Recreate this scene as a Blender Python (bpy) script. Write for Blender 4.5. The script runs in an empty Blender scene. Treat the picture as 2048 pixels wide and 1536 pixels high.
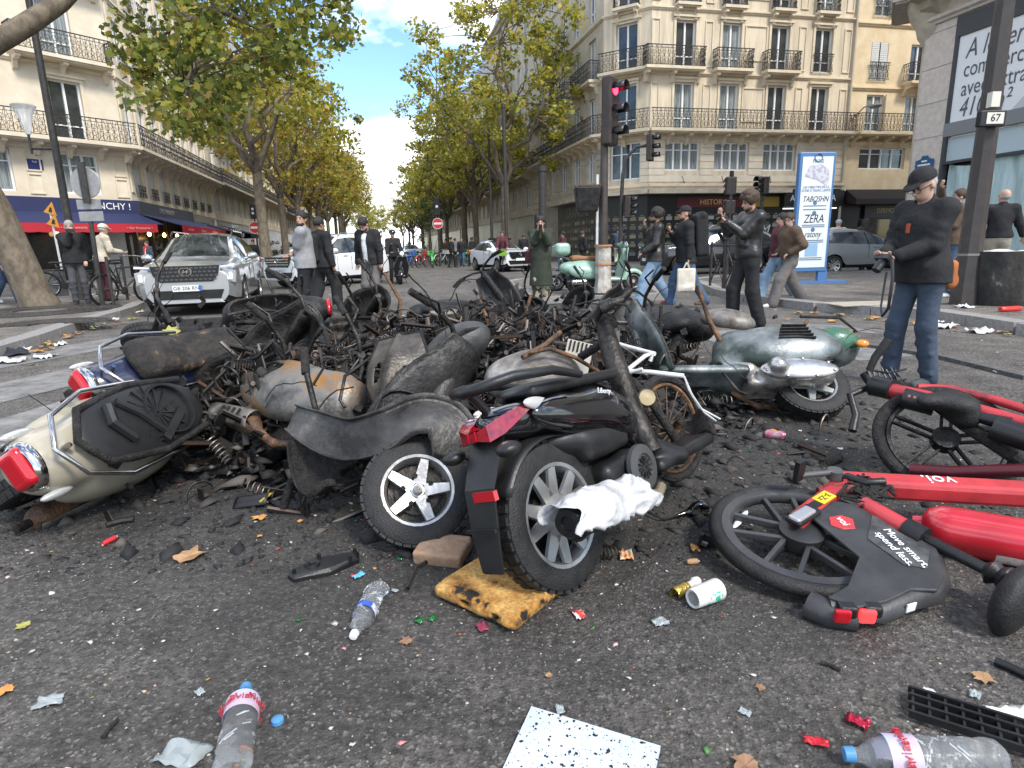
import bpy, bmesh, math, random
import numpy as np
from mathutils import Matrix, Vector, Euler
R = math.radians
rnd = random.Random(7)
C = bpy.context.scene.collection
# ------------------------------------------------------------------ camera
CAM_H, PITCH, FPX, ROLL = 1.19, R(12.8), 1220.0, R(1.4)
sc = bpy.context.scene
cam_d = bpy.data.cameras.new('camera'); cam = bpy.data.objects.new('camera', cam_d); C.objects.link(cam)
cam.matrix_world = Matrix.Translation((0, 0, CAM_H)) @ Matrix.Rotation(R(90) - PITCH, 4, 'X') @ Matrix.Rotation(-ROLL, 4, 'Z')
cam_d.sensor_fit = 'HORIZONTAL'; cam_d.sensor_width = 36; cam_d.lens = 36 * FPX / 2048
cam_d.clip_start = 0.05; cam_d.clip_end = 3000
sc.camera = cam
# ------------------------------------------------------------------ sky, sun, exposure
SUN_EL, SUN_AZ = R(50), R(140)          # azimuth measured clockwise from +Y
w = bpy.data.worlds.new('World'); sc.world = w; w.use_nodes = True
nt = w.node_tree; nt.nodes.clear()
def N(t, **kw):
    n = nt.nodes.new(t)
    for k, v in kw.items(): setattr(n, k, v)
    return n
out = N('ShaderNodeOutputWorld'); bg = N('ShaderNodeBackground'); bg.inputs['Strength'].default_value = 0.12
sky = N('ShaderNodeTexSky', sky_type='NISHITA', sun_disc=False, sun_elevation=SUN_EL, sun_rotation=SUN_AZ)
sky.air_density = 1.0; sky.dust_density = 0.6; sky.ozone_density = 2.0
tc = N('ShaderNodeTexCoord'); mp = N('ShaderNodeMapping'); mp.inputs['Scale'].default_value = (1, 1, 1.9)
mp.inputs['Location'].default_value = (0.62, 0.18, 0.05)
no = N('ShaderNodeTexNoise'); no.inputs['Scale'].default_value = 2.6; no.inputs['Detail'].default_value = 9; no.inputs['Roughness'].default_value = 0.55
rp = N('ShaderNodeValToRGB'); rp.color_ramp.elements[0].position = 0.47; rp.color_ramp.elements[1].position = 0.58
no2 = N('ShaderNodeTexNoise'); no2.inputs['Scale'].default_value = 5; no2.inputs['Detail'].default_value = 6
cr = N('ShaderNodeValToRGB'); cr.color_ramp.elements[0].color = (5.6, 5.9, 6.4, 1); cr.color_ramp.elements[1].color = (10.5, 10.6, 10.8, 1)
cr.color_ramp.elements[0].position = 0.3; cr.color_ramp.elements[1].position = 0.55
mx = N('ShaderNodeMix', data_type='RGBA')
hs = N('ShaderNodeHueSaturation'); hs.inputs['Saturation'].default_value = 1.15; hs.inputs['Value'].default_value = 1.25
L = nt.links.new
L(tc.outputs['Generated'], mp.inputs['Vector']); L(mp.outputs['Vector'], no.inputs['Vector']); L(mp.outputs['Vector'], no2.inputs['Vector'])
L(no.outputs['Fac'], rp.inputs['Fac']); L(no2.outputs['Fac'], cr.inputs['Fac']); L(rp.outputs['Color'], mx.inputs['Factor'])
L(sky.outputs['Color'], hs.inputs['Color']); L(hs.outputs['Color'], mx.inputs['A']); L(cr.outputs['Color'], mx.inputs['B'])
L(mx.outputs['Result'], bg.inputs['Color']); L(bg.outputs['Background'], out.inputs['Surface'])
sun_d = bpy.data.lights.new('sun', 'SUN'); sun = bpy.data.objects.new('sun', sun_d); C.objects.link(sun)
sun_d.energy = 2.0; sun_d.angle = R(12); sun_d.color = (1, .95, .87)
sd = Vector((math.sin(SUN_AZ) * math.cos(SUN_EL), math.cos(SUN_AZ) * math.cos(SUN_EL), math.sin(SUN_EL)))
sun.rotation_euler = sd.to_track_quat('Z', 'Y').to_euler(); sun.location = (0, 0, 60)
sc.view_settings.view_transform = 'Standard'; sc.view_settings.look = 'None'; sc.view_settings.gamma = 1
sc.view_settings.use_curve_mapping = False; sc.view_settings.exposure = 1.08
sc.cycles.max_bounces = 6; sc.cycles.transparent_max_bounces = 12; sc.cycles.transmission_bounces = 6
sc.cycles.use_denoising = True
# ------------------------------------------------------------------ pixel -> place
cp, sp = math.cos(PITCH), math.sin(PITCH)
def ray(px, py):
    u, v = (px - 1024) / FPX, (py - 768) / FPX
    u, v = u * math.cos(ROLL) - v * math.sin(ROLL), v * math.cos(ROLL) + u * math.sin(ROLL)
    return Vector((u, cp - v * sp, -sp - v * cp))
def G(px, py, z=0.0):                    # the point of height z seen at a pixel
    d = ray(px, py); t = (z - CAM_H) / d.z
    return Vector((d.x * t, d.y * t, z))
def AT(px, py, Y):                       # the point at forward distance Y seen at a pixel
    d = ray(px, py); t = Y / d.y
    return Vector((d.x * t, Y, CAM_H + d.z * t))
# ------------------------------------------------------------------ scene graph
def link(o, parent=None):
    C.objects.link(o)
    if parent is not None: o.parent = parent
    return o
def tag(o, label=None, cat=None, group=None, kind=None):
    if label: o['label'] = label
    if cat: o['category'] = cat
    if group: o['group'] = group
    if kind: o['kind'] = kind
    return o
def thing(name, label, cat, loc=(0, 0, 0), rot=(0, 0, 0), group=None):
    o = bpy.data.objects.new(name, None); o.empty_display_size = .1
    C.objects.link(o); o.location = loc
    if isinstance(rot, Matrix): o.rotation_euler = rot.to_3x3().to_euler()
    else: o.rotation_euler = rot
    return tag(o, label, cat, group)
def copy_tree(o, parent=None):
    c = o.copy(); C.objects.link(c); c.parent = parent
    for ch in o.children: copy_tree(ch, c)
    return c
def T(x=0, y=0, z=0): return Matrix.Translation((x, y, z))
def RX(a): return Matrix.Rotation(a, 4, 'X')
def RY(a): return Matrix.Rotation(a, 4, 'Y')
def RZ(a): return Matrix.Rotation(a, 4, 'Z')
def S(x, y=None, z=None):
    if y is None: y = z = x
    return Matrix.Diagonal((x, y, z, 1))
def frame(o, x, z=(0, 0, 1)):            # a matrix with origin o, x axis along x
    x = Vector(x).normalized(); z = Vector(z); y = z.cross(x).normalized(); z = x.cross(y)
    m = Matrix((x, y, z)).transposed().to_4x4(); m.translation = o
    return m
def zto(a, b):                           # a matrix whose z axis runs a -> b
    a, b = Vector(a), Vector(b); q = (b - a).to_track_quat('Z', 'Y')
    return Matrix.Translation(a) @ q.to_matrix().to_4x4()
# ------------------------------------------------------------------ mesh builder
class MB:
    def __init__(self): self.v = []; self.f = []; self.m = []
    def add(self, vs, fs, mat=0, M=None):
        b = len(self.v)
        if M is not None: vs = [M @ Vector(p) for p in vs]
        self.v += [tuple(p) for p in vs]; self.f += [tuple(i + b for i in f) for f in fs]; self.m += [mat] * len(fs)
        return self
    def box(self, c, s, mat=0, M=None, tp=1.0, ty=None):
        x, y, z = s[0] / 2, s[1] / 2, s[2] / 2; ty = tp if ty is None else ty
        vs = [(c[0] + a * x * (tp if k > 0 else 1), c[1] + b * y * (ty if k > 0 else 1), c[2] + k * z) for k in (-1, 1) for a, b in ((-1, -1), (1, -1), (1, 1), (-1, 1))]
        return self.add(vs, [(3, 2, 1, 0), (4, 5, 6, 7), (0, 1, 5, 4), (1, 2, 6, 5), (2, 3, 7, 6), (3, 0, 4, 7)], mat, M)
    def tube(self, pts, r, n=8, mat=0, caps=True, M=None, flat=1.0):
        pts = [Vector(p) for p in pts]; k = len(pts)
        rs = r if isinstance(r, (list, tuple)) else [r] * k
        vs = []; fs = []; up = None
        for i, p in enumerate(pts):
            d = (pts[min(i + 1, k - 1)] - pts[max(i - 1, 0)])
            if d.length < 1e-9: d = Vector((0, 0, 1))
            d.normalize()
            if up is None: up = d.orthogonal().normalized()
            else:
                up = up - d * up.dot(d)
                up = up.normalized() if up.length > 1e-6 else d.orthogonal().normalized()
            s = d.cross(up)
            for j in range(n):
                a = 2 * math.pi * j / n
                vs.append(p + (up * math.cos(a) + s * math.sin(a) * flat) * rs[i])
        for i in range(k - 1):
            for j in range(n):
                q = (j + 1) % n
                fs.append((i * n + j, i * n + q, (i + 1) * n + q, (i + 1) * n + j))
        if caps: fs += [tuple(range(n - 1, -1, -1)), tuple(range((k - 1) * n, k * n))]
        return self.add(vs, fs, mat, M)
    def lathe(self, prof, n=24, mat=0, M=None, a0=0, a1=2 * math.pi, closed=False):
        full = abs(a1 - a0 - 2 * math.pi) < 1e-6; m = n if full else n + 1; k = len(prof)
        vs = [(r * math.cos(a0 + (a1 - a0) * j / n), r * math.sin(a0 + (a1 - a0) * j / n), z) for r, z in prof for j in range(m)]
        fs = []
        for i in range(k if closed else k - 1):
            i2 = (i + 1) % k
            for j in range(n):
                q = (j + 1) % m
                fs.append((i * m + j, i * m + q, i2 * m + q, i2 * m + j))
        return self.add(vs, fs, mat, M)
    def torus(self, Rr, r, n=32, k=10, mat=0, M=None, a0=0, a1=2 * math.pi, sq=1.0):
        return self.lathe([(Rr + r * math.cos(2 * math.pi * i / k), r * sq * math.sin(2 * math.pi * i / k)) for i in range(k)], n, mat, M, a0, a1, True)
    def prism(self, poly, z0, z1, mat=0, M=None, bev=0):
        n = len(poly); vs = [(x, y, z0) for x, y in poly]
        if bev:
            cx = sum(p[0] for p in poly) / n; cy = sum(p[1] for p in poly) / n
            ins = [(x - bev * (x - cx) / max(1e-6, math.hypot(x - cx, y - cy)), y - bev * (y - cy) / max(1e-6, math.hypot(x - cx, y - cy))) for x, y in poly]
            vs += [(x, y, z1 - bev) for x, y in poly] + [(x, y, z1) for x, y in ins]; L_ = 3
        else: vs += [(x, y, z1) for x, y in poly]; L_ = 2
        fs = [tuple(range(n - 1, -1, -1)), tuple(range((L_ - 1) * n, L_ * n))]
        for l in range(L_ - 1):
            for i in range(n): fs.append((l * n + i, l * n + (i + 1) % n, (l + 1) * n + (i + 1) % n, (l + 1) * n + i))
        return self.add(vs, fs, mat, M)
    def ell(self, c, r, mat=0, M=None, nu=14, nv=8):
        vs = [(c[0] + r[0] * math.sin(math.pi * i / nv) * math.cos(2 * math.pi * j / nu), c[1] + r[1] * math.sin(math.pi * i / nv) * math.sin(2 * math.pi * j / nu), c[2] + r[2] * math.cos(math.pi * i / nv)) for i in range(nv + 1) for j in range(nu)]
        fs = [(i * nu + j, (i + 1) * nu + j, (i + 1) * nu + (j + 1) % nu, i * nu + (j + 1) % nu) for i in range(nv) for j in range(nu)]
        return self.add(vs, fs, mat, M)
    def grid(self, fn, nu, nv, mat=0, M=None, thick=0):
        vs = [fn(i / nu, j / nv) for i in range(nu + 1) for j in range(nv + 1)]
        fs = [(i * (nv + 1) + j, (i + 1) * (nv + 1) + j, (i + 1) * (nv + 1) + j + 1, i * (nv + 1) + j + 1) for i in range(nu) for j in range(nv)]
        return self.add(vs, fs, mat, M)
    def mesh(self, name, smooth=None):
        me = bpy.data.meshes.new(name); me.from_pydata(self.v, [], self.f)
        if any(self.m): me.polygons.foreach_set('material_index', self.m)
        me.validate(); me.update()
        if smooth is not None:
            me.polygons.foreach_set('use_smooth', [True] * len(me.polygons))
            if smooth < 179: me.set_sharp_from_angle(angle=R(smooth))
        return me
    def obj(self, name, mats, parent=None, smooth=None, M=None, kind=None, solid=0, bevel=0):
        me = self.mesh(name, smooth)
        for m_ in (mats if isinstance(mats, (list, tuple)) else [mats]): me.materials.append(m_)
        o = bpy.data.objects.new(name, me); link(o, parent)
        if M is not None: o.matrix_local = M
        if kind: o['kind'] = kind
        if solid:
            s = o.modifiers.new('solid', 'SOLIDIFY'); s.thickness = solid; s.offset = 0
        if bevel:
            b = o.modifiers.new('bevel', 'BEVEL'); b.width = bevel; b.segments = 2; b.limit_method = 'ANGLE'; b.angle_limit = R(40)
        return o
def inst(name, me, parent=None, M=None):
    o = bpy.data.objects.new(name, me); link(o, parent)
    if M is not None: o.matrix_local = M
    return o
def meshof(mb, name, mats, smooth=None):
    me = mb.mesh(name, smooth)
    for m_ in (mats if isinstance(mats, (list, tuple)) else [mats]): me.materials.append(m_)
    return me
# ------------------------------------------------------------------ signed-distance shapes -> surface nets
class SDF:
    def __init__(self, h=.012): self.h = h; self.p = []
    def cone(self, a, b, ra, rb=None, k=.02, op='u'): self.p.append(('c', Vector(a), Vector(b), ra, ra if rb is None else rb, k, op)); return self
    def ell(self, c, r, M=None, k=.02, op='u'): self.p.append(('e', Vector(c), r, M, 0, k, op)); return self
    def box(self, c, half, rr=.01, M=None, k=.01, op='u'): self.p.append(('b', Vector(c), half, M, rr, k, op)); return self
    def cut(self, n, d): self.p.append(('p', Vector(n).normalized(), d, None, 0, 0, 'i')); return self   # keep n.x < d
    def build(self):
        h = self.h; lo = np.full(3, 1e9); hi = -lo; bb = []
        for q in self.p:
            if q[0] == 'c':
                a, b = np.array(q[1]), np.array(q[2]); l = np.minimum(a - q[3], b - q[4]); u = np.maximum(a + q[3], b + q[4])
            elif q[0] in 'eb':
                r = np.array(q[2]) if q[0] == 'e' else np.array(q[2]) + 1e-6
                if q[3] is not None: rr = np.abs(np.array(q[3].to_3x3())) @ r
                else: rr = r
                l = np.array(q[1]) - rr; u = np.array(q[1]) + rr
            else: bb.append(None); continue
            bb.append((l, u))
            if q[6] == 'u': lo = np.minimum(lo, l); hi = np.maximum(hi, u)
        lo = lo - 4 * h; n = np.ceil((hi + 4 * h - lo) / h).astype(int) + 1
        F = np.full(tuple(n), 1.0, np.float32)
        ax = [lo[i] + h * np.arange(n[i]) for i in range(3)]
        for q, b in zip(self.p, bb):
            if q[0] == 'p':
                nn = q[1]; P = ax[0][:, None, None] * nn.x + ax[1][None, :, None] * nn.y + ax[2][None, None, :] * nn.z - q[2]
                F = np.maximum(F, P.astype(np.float32)); continue
            mg = q[5] + 3.5 * h
            i0 = np.clip(np.floor((b[0] - mg - lo) / h).astype(int), 0, n - 1); i1 = np.clip(np.ceil((b[1] + mg - lo) / h).astype(int) + 1, 1, n)
            if (i1 <= i0).any(): continue
            X = ax[0][i0[0]:i1[0]][:, None, None]; Y = ax[1][i0[1]:i1[1]][None, :, None]; Z = ax[2][i0[2]:i1[2]][None, None, :]
            if q[0] == 'c':
                a, d = q[1], q[2] - q[1]; dd = max(d.dot(d), 1e-9)
                t = np.clip(((X - a.x) * d.x + (Y - a.y) * d.y + (Z - a.z) * d.z) / dd, 0, 1)
                D = np.sqrt((X - a.x - t * d.x) ** 2 + (Y - a.y - t * d.y) ** 2 + (Z - a.z - t * d.z) ** 2) - (q[3] + (q[4] - q[3]) * t)
            else:
                c = q[1]; x, y, z = X - c.x, Y - c.y, Z - c.z
                if q[3] is not None:
                    m = q[3].to_3x3().inverted()
                    x, y, z = (m[0][0] * x + m[0][1] * y + m[0][2] * z, m[1][0] * x + m[1][1] * y + m[1][2] * z, m[2][0] * x + m[2][1] * y + m[2][2] * z)
                if q[0] == 'e':
                    r = q[2]; k0 = np.sqrt((x / r[0]) ** 2 + (y / r[1]) ** 2 + (z / r[2]) ** 2)
                    k1 = np.sqrt((x / r[0] ** 2) ** 2 + (y / r[1] ** 2) ** 2 + (z / r[2] ** 2) ** 2) + 1e-9
                    D = k0 * (k0 - 1) / k1
                else:
                    hx, rr = q[2], q[4]; qx, qy, qz = np.abs(x) - hx[0] + rr, np.abs(y) - hx[1] + rr, np.abs(z) - hx[2] + rr
                    D = np.sqrt(np.maximum(qx, 0) ** 2 + np.maximum(qy, 0) ** 2 + np.maximum(qz, 0) ** 2) + np.minimum(np.maximum(qx, np.maximum(qy, qz)), 0) - rr
            sl = (slice(i0[0], i1[0]), slice(i0[1], i1[1]), slice(i0[2], i1[2])); A = F[sl]; D = np.broadcast_to(D, A.shape); k = max(q[5], 1e-5)
            if q[6] == 'u':
                hh = np.maximum(k - np.abs(A - D), 0) / k; F[sl] = np.minimum(A, D) - hh * hh * k * .25
            else:
                D = -D; hh = np.maximum(k - np.abs(A - D), 0) / k; F[sl] = np.maximum(A, D) + hh * hh * k * .25
        # surface nets
        Sg = F < 0
        c8 = [(i, j, k) for i in (0, 1) for j in (0, 1) for k in (0, 1)]
        sh = tuple(x - 1 for x in F.shape)
        cnt = np.zeros(sh, np.int8)
        for c in c8: cnt += Sg[c[0]:c[0] + sh[0], c[1]:c[1] + sh[1], c[2]:c[2] + sh[2]]
        idx = np.argwhere((cnt > 0) & (cnt < 8))
        ids = np.full(sh, -1, np.int32); ids[tuple(idx.T)] = np.arange(len(idx))
        V8 = np.stack([F[idx[:, 0] + c[0], idx[:, 1] + c[1], idx[:, 2] + c[2]] for c in c8], 1)
        acc = np.zeros((len(idx), 3)); num = np.zeros(len(idx))
        for a in range(8):
            for b in range(a + 1, 8):
                if sum(abs(c8[a][i] - c8[b][i]) for i in range(3)) != 1: continue
                m = (V8[:, a] < 0) != (V8[:, b] < 0)
                t = np.where(m, V8[:, a] / np.where(m, V8[:, a] - V8[:, b], 1), 0)
                acc += m[:, None] * (np.array(c8[a]) + t[:, None] * (np.array(c8[b]) - np.array(c8[a]))); num += m
        P = lo + h * (idx + acc / np.maximum(num, 1)[:, None])
        faces = []
        for axn in range(3):
            o1, o2 = (axn + 1) % 3, (axn + 2) % 3
            s0 = [slice(1, -1)] * 3; s0[axn] = slice(0, -1); s1 = list(s0); s1[axn] = slice(1, None)
            df = Sg[tuple(s0)] != Sg[tuple(s1)]; e = np.argwhere(df); off = np.array([1, 1, 1]); off[axn] = 0; e = e + off
            ins = Sg[tuple(e.T)]
            def cid(d1, d2):
                q = e.copy(); q[:, o1] += d1; q[:, o2] += d2
                return ids[tuple(q.T)]
            q4 = np.stack([cid(-1, -1), cid(0, -1), cid(0, 0), cid(-1, 0)], 1)
            q4[~ins] = q4[~ins][:, ::-1]
            faces.append(q4)
        f = np.concatenate(faces) if faces else np.zeros((0, 4), int)
        f = f[(f >= 0).all(1)]
        return P, f
    def mesh(self, name, mats):
        P, f = self.build()
        me = bpy.data.meshes.new(name)
        me.vertices.add(len(P)); me.vertices.foreach_set('co', P.astype(np.float32).ravel())
        me.loops.add(len(f) * 4); me.polygons.add(len(f))
        me.loops.foreach_set('vertex_index', f.astype(np.int32).ravel()); me.polygons.foreach_set('loop_start', np.arange(0, len(f) * 4, 4, dtype=np.int32))
        me.update(calc_edges=True); me.validate()
        me.polygons.foreach_set('use_smooth', [True] * len(me.polygons))
        for m_ in (mats if isinstance(mats, (list, tuple)) else [mats]): me.materials.append(m_)
        return me
    def obj(self, name, mats, parent=None, M=None):
        o = bpy.data.objects.new(name, self.mesh(name, mats)); link(o, parent)
        if M is not None: o.matrix_local = M
        return o
# ------------------------------------------------------------------ materials
MATS = {}
def mat(name, col, rough=.6, metal=0., col2=None, scale=8., bump=0., bscale=None, coat=0., spec=.5, col3=None, emit=0, alpha=1, trans=0, lo=.4, hi=.62, detail=6, ior=1.45, stretch=None):
    if name in MATS: return MATS[name]
    m = bpy.data.materials.new(name); m.use_nodes = True; t = m.node_tree; b = t.nodes['Principled BSDF']
    c4 = lambda c: (c[0], c[1], c[2], 1)
    b.inputs['Base Color'].default_value = c4(col); b.inputs['Roughness'].default_value = rough; b.inputs['Metallic'].default_value = metal
    b.inputs['Coat Weight'].default_value = coat; b.inputs['Coat Roughness'].default_value = .06; b.inputs['Specular IOR Level'].default_value = spec
    b.inputs['Alpha'].default_value = alpha; b.inputs['Transmission Weight'].default_value = trans; b.inputs['IOR'].default_value = ior
    if emit: b.inputs['Emission Color'].default_value = c4(col); b.inputs['Emission Strength'].default_value = emit
    if col2 or bump:
        tcn = t.nodes.new('ShaderNodeTexCoord'); vec = tcn.outputs['Object']
        if stretch:
            mpn = t.nodes.new('ShaderNodeMapping'); mpn.inputs['Scale'].default_value = stretch; t.links.new(vec, mpn.inputs['Vector']); vec = mpn.outputs['Vector']
    if col2:
        n = t.nodes.new('ShaderNodeTexNoise'); n.inputs['Scale'].default_value = scale; n.inputs['Detail'].default_value = detail; n.inputs['Roughness'].default_value = .62
        t.links.new(vec, n.inputs['Vector']); r = t.nodes.new('ShaderNodeValToRGB'); e = r.color_ramp.elements
        e[0].position = lo; e[0].color = c4(col); e[1].position = hi; e[1].color = c4(col2)
        if col3: x = e.new(min(.99, hi + .14)); x.color = c4(col3)
        t.links.new(n.outputs['Fac'], r.inputs['Fac']); t.links.new(r.outputs['Color'], b.inputs['Base Color'])
    if bump:
        n2 = t.nodes.new('ShaderNodeTexNoise'); n2.inputs['Scale'].default_value = bscale or scale * 4; n2.inputs['Detail'].default_value = 5
        t.links.new(vec, n2.inputs['Vector']); bp = t.nodes.new('ShaderNodeBump'); bp.inputs['Strength'].default_value = min(1, bump); bp.inputs['Distance'].default_value = .02
        t.links.new(n2.outputs['Fac'], bp.inputs['Height']); t.links.new(bp.outputs['Normal'], b.inputs['Normal'])
    MATS[name] = m
    return m
def vmat(name, pts, rough=.9):            # colour varies piece by piece (random per mesh island)
    if name in MATS: return MATS[name]
    m = bpy.data.materials.new(name); m.use_nodes = True; t = m.node_tree; b = t.nodes['Principled BSDF']; b.inputs['Roughness'].default_value = rough
    g = t.nodes.new('ShaderNodeNewGeometry'); r = t.nodes.new('ShaderNodeValToRGB'); e = r.color_ramp.elements
    while len(e) < len(pts): e.new(.5)
    for i, (p, c) in enumerate(pts): e[i].position = p; e[i].color = (*c, 1)
    t.links.new(g.outputs['Random Per Island'], r.inputs['Fac']); t.links.new(r.outputs['Color'], b.inputs['Base Color'])
    MATS[name] = m
    return m
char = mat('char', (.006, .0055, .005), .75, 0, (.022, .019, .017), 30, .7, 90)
soot = mat('soot', (.006, .006, .006), .5, .2, (.03, .027, .025), 10, .4, 60, col3=(.09, .08, .07), hi=.66)
burnt = mat('burnt_metal', (.012, .011, .010), .45, .6, (.06, .053, .047), 9, .3, 70, col3=(.17, .145, .12))
rust = mat('rusty_metal', (.05, .035, .025), .65, .3, (.20, .10, .045), 12, .5, 80, col3=(.30, .27, .23))
rubber = mat('rubber', (.008, .008, .008), .6, 0, (.017, .016, .015), 20, .3, 120)
blackp = mat('black_plastic', (.008, .008, .0085), .38, 0, (.016, .016, .016), 6, .12, 200)
blackg = mat('black_gloss', (.003, .003, .004), .12, 0, coat=1.)
chrome = mat('chrome', (.55, .55, .55), .14, 1., (.35, .33, .31), 10)
alloy = mat('alloy', (.50, .49, .47), .32, .85, (.30, .28, .26), 14, .1)
dmetal = mat('dark_metal', (.022, .022, .022), .5, .2, (.04, .038, .036), 10, .1)
ironm = mat('iron', (.030, .029, .028), .55, .2, (.055, .05, .046), 12, .1)
white = mat('white_paint', (.72, .72, .70), .45, 0, (.55, .54, .51), 8)
glassd = mat('dark_glass', (.012, .015, .018), .06, 0, spec=.7)
lightw = mat('lens_clear', (.75, .76, .78), .1, .3)
redlens = mat('red_lens', (.42, .006, .014), .1, 0, coat=.6)
orangel = mat('amber_lens', (.65, .22, .02), .15, 0, coat=.5)
def text(s, size, mat_, parent, M, name='lettering', ext=.004, align='CENTER', shear=0, sx=1.0):
    cu = bpy.data.curves.new(name, 'FONT'); cu.body = s; cu.size = size; cu.extrude = ext / 2; cu.align_x = align; cu.align_y = 'CENTER'; cu.shear = shear; cu.resolution_u = 3
    o = bpy.data.objects.new(name, cu); C.objects.link(o); bpy.context.view_layer.update()
    me = bpy.data.meshes.new_from_object(o); bpy.data.objects.remove(o); me.materials.clear(); me.materials.append(mat_)
    return inst(name, me, parent, M @ S(sx, 1, 1))
# ================================================================== THE SETTING
BAZ = R(-12.6); BD = Vector((math.sin(BAZ), math.cos(BAZ), 0)); ND = Vector((math.cos(BAZ), -math.sin(BAZ), 0))
def W(n, b, z=0): return ND * n + BD * b + Vector((0, 0, z))
def NB(p): return (p.dot(ND), p.dot(BD))
asph = bpy.data.materials.new('asphalt'); asph.use_nodes = True
def _asphalt(m, base, burn):
    t = m.node_tree; b = t.nodes['Principled BSDF']; n = t.nodes.new; l = t.links.new
    tc_ = n('ShaderNodeTexCoord'); b.inputs['Roughness'].default_value = .82
    big = n('ShaderNodeTexNoise'); big.inputs['Scale'].default_value = .55; big.inputs['Detail'].default_value = 8; big.inputs['Roughness'].default_value = .6
    fine = n('ShaderNodeTexNoise'); fine.inputs['Scale'].default_value = 38; fine.inputs['Detail'].default_value = 6; fine.inputs['Roughness'].default_value = .75
    vor = n('ShaderNodeTexVoronoi'); vor.inputs['Scale'].default_value = 120
    for x in (big, fine, vor): l(tc_.outputs['Object'], x.inputs['Vector'])
    r1 = n('ShaderNodeValToRGB'); e = r1.color_ramp.elements; e[0].position = .32; e[0].color = (*[c * .62 for c in base], 1); e[1].position = .68; e[1].color = (*[c * 1.25 for c in base], 1)
    r2 = n('ShaderNodeValToRGB'); e = r2.color_ramp.elements; e[0].position = .36; e[0].color = (.22, .22, .23, 1); e[1].position = .64; e[1].color = (1.9, 1.85, 1.78, 1)
    r3 = n('ShaderNodeValToRGB'); e = r3.color_ramp.elements; e[0].position = .0; e[0].color = (1.0, 1.0, 1.0, 1); e[1].position = 1; e[1].color = (.75, .75, .75, 1)
    x = e.new(.9); x.color = (.9, .9, .9, 1)
    spk = n('ShaderNodeValToRGB'); e = spk.color_ramp.elements; e[0].position = .9; e[0].color = (0, 0, 0, 1); e[1].position = .93; e[1].color = (1, 1, 1, 1)
    m1 = n('ShaderNodeMix'); m1.data_type = 'RGBA'; m1.blend_type = 'MULTIPLY'; m1.inputs['Factor'].default_value = 1
    m2 = n('ShaderNodeMix'); m2.data_type = 'RGBA'; m2.inputs['B'].default_value = (.42, .39, .35, 1)
    l(big.outputs['Fac'], r1.inputs['Fac']); l(fine.outputs['Fac'], r2.inputs['Fac']); l(r1.outputs['Color'], m1.inputs['A']); l(r2.outputs['Color'], m1.inputs['B'])
    pt = n('ShaderNodeTexNoise'); pt.inputs['Scale'].default_value = 3.2; pt.inputs['Detail'].default_value = 10; pt.inputs['Roughness'].default_value = .7; l(tc_.outputs['Object'], pt.inputs['Vector'])
    rp_ = n('ShaderNodeValToRGB'); e = rp_.color_ramp.elements; e[0].position = .36; e[0].color = (.5, .49, .48, 1); e[1].position = .62; e[1].color = (1.22, 1.2, 1.17, 1); l(pt.outputs['Fac'], rp_.inputs['Fac'])
    m0 = n('ShaderNodeMix'); m0.data_type = 'RGBA'; m0.blend_type = 'MULTIPLY'; m0.inputs['Factor'].default_value = 1; l(m1.outputs['Result'], m0.inputs['A']); l(rp_.outputs['Color'], m0.inputs['B'])
    sep = n('ShaderNodeSeparateColor'); l(vor.outputs['Color'], sep.inputs['Color']); l(sep.outputs['Red'], spk.inputs['Fac'])
    l(m0.outputs['Result'], m2.inputs['A'])
    mf = n('ShaderNodeMath'); mf.operation = 'MULTIPLY'; mf.inputs[1].default_value = .45; l(spk.outputs['Color'], mf.inputs[0]); l(mf.outputs[0], m2.inputs['Factor'])
    last = m2.outputs['Result']
    if burn:                              # soot ground into the road round the burnt pile
        vd = n('ShaderNodeVectorMath'); vd.operation = 'DISTANCE'; vd.inputs[1].default_value = burn; l(tc_.outputs['Object'], vd.inputs[0])
        nn = n('ShaderNodeTexNoise'); nn.inputs['Scale'].default_value = 1.9; nn.inputs['Detail'].default_value = 9; l(tc_.outputs['Object'], nn.inputs['Vector'])
        ma = n('ShaderNodeMath'); ma.operation = 'MULTIPLY_ADD'; ma.inputs[1].default_value = -3.0; l(nn.outputs['Fac'], ma.inputs[0]); l(vd.outputs['Value'], ma.inputs[2])
        mr = n('ShaderNodeMapRange'); mr.inputs['From Min'].default_value = .4; mr.inputs['From Max'].default_value = 3.1; mr.inputs['To Min'].default_value = .8; mr.inputs['To Max'].default_value = 0; l(ma.outputs[0], mr.inputs['Value'])
        m3 = n('ShaderNodeMix'); m3.data_type = 'RGBA'; m3.inputs['B'].default_value = (.012, .011, .010, 1); l(mr.outputs['Result'], m3.inputs['Factor']); l(last, m3.inputs['A']); last = m3.outputs['Result']
    l(last, b.inputs['Base Color'])
    bp = n('ShaderNodeBump'); bp.inputs['Strength'].default_value = .55; bp.inputs['Distance'].default_value = .012
    ad = n('ShaderNodeMath'); ad.operation = 'ADD'; l(fine.outputs['Fac'], ad.inputs[0]); l(vor.outputs['Distance'], ad.inputs[1]); l(ad.outputs[0], bp.inputs['Height']); l(bp.outputs['Normal'], b.inputs['Normal'])
_asphalt(asph, (.106, .100, .092), (-.1, 4.3, 0))
pavem = bpy.data.materials.new('pavement_asphalt'); pavem.use_nodes = True; _asphalt(pavem, (.135, .125, .113), None)
granite = mat('granite_kerb', (.20, .19, .18), .8, 0, (.30, .285, .265), 40, .3, 200)
worn = bpy.data.materials.new('worn_road_paint'); worn.use_nodes = True
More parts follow.
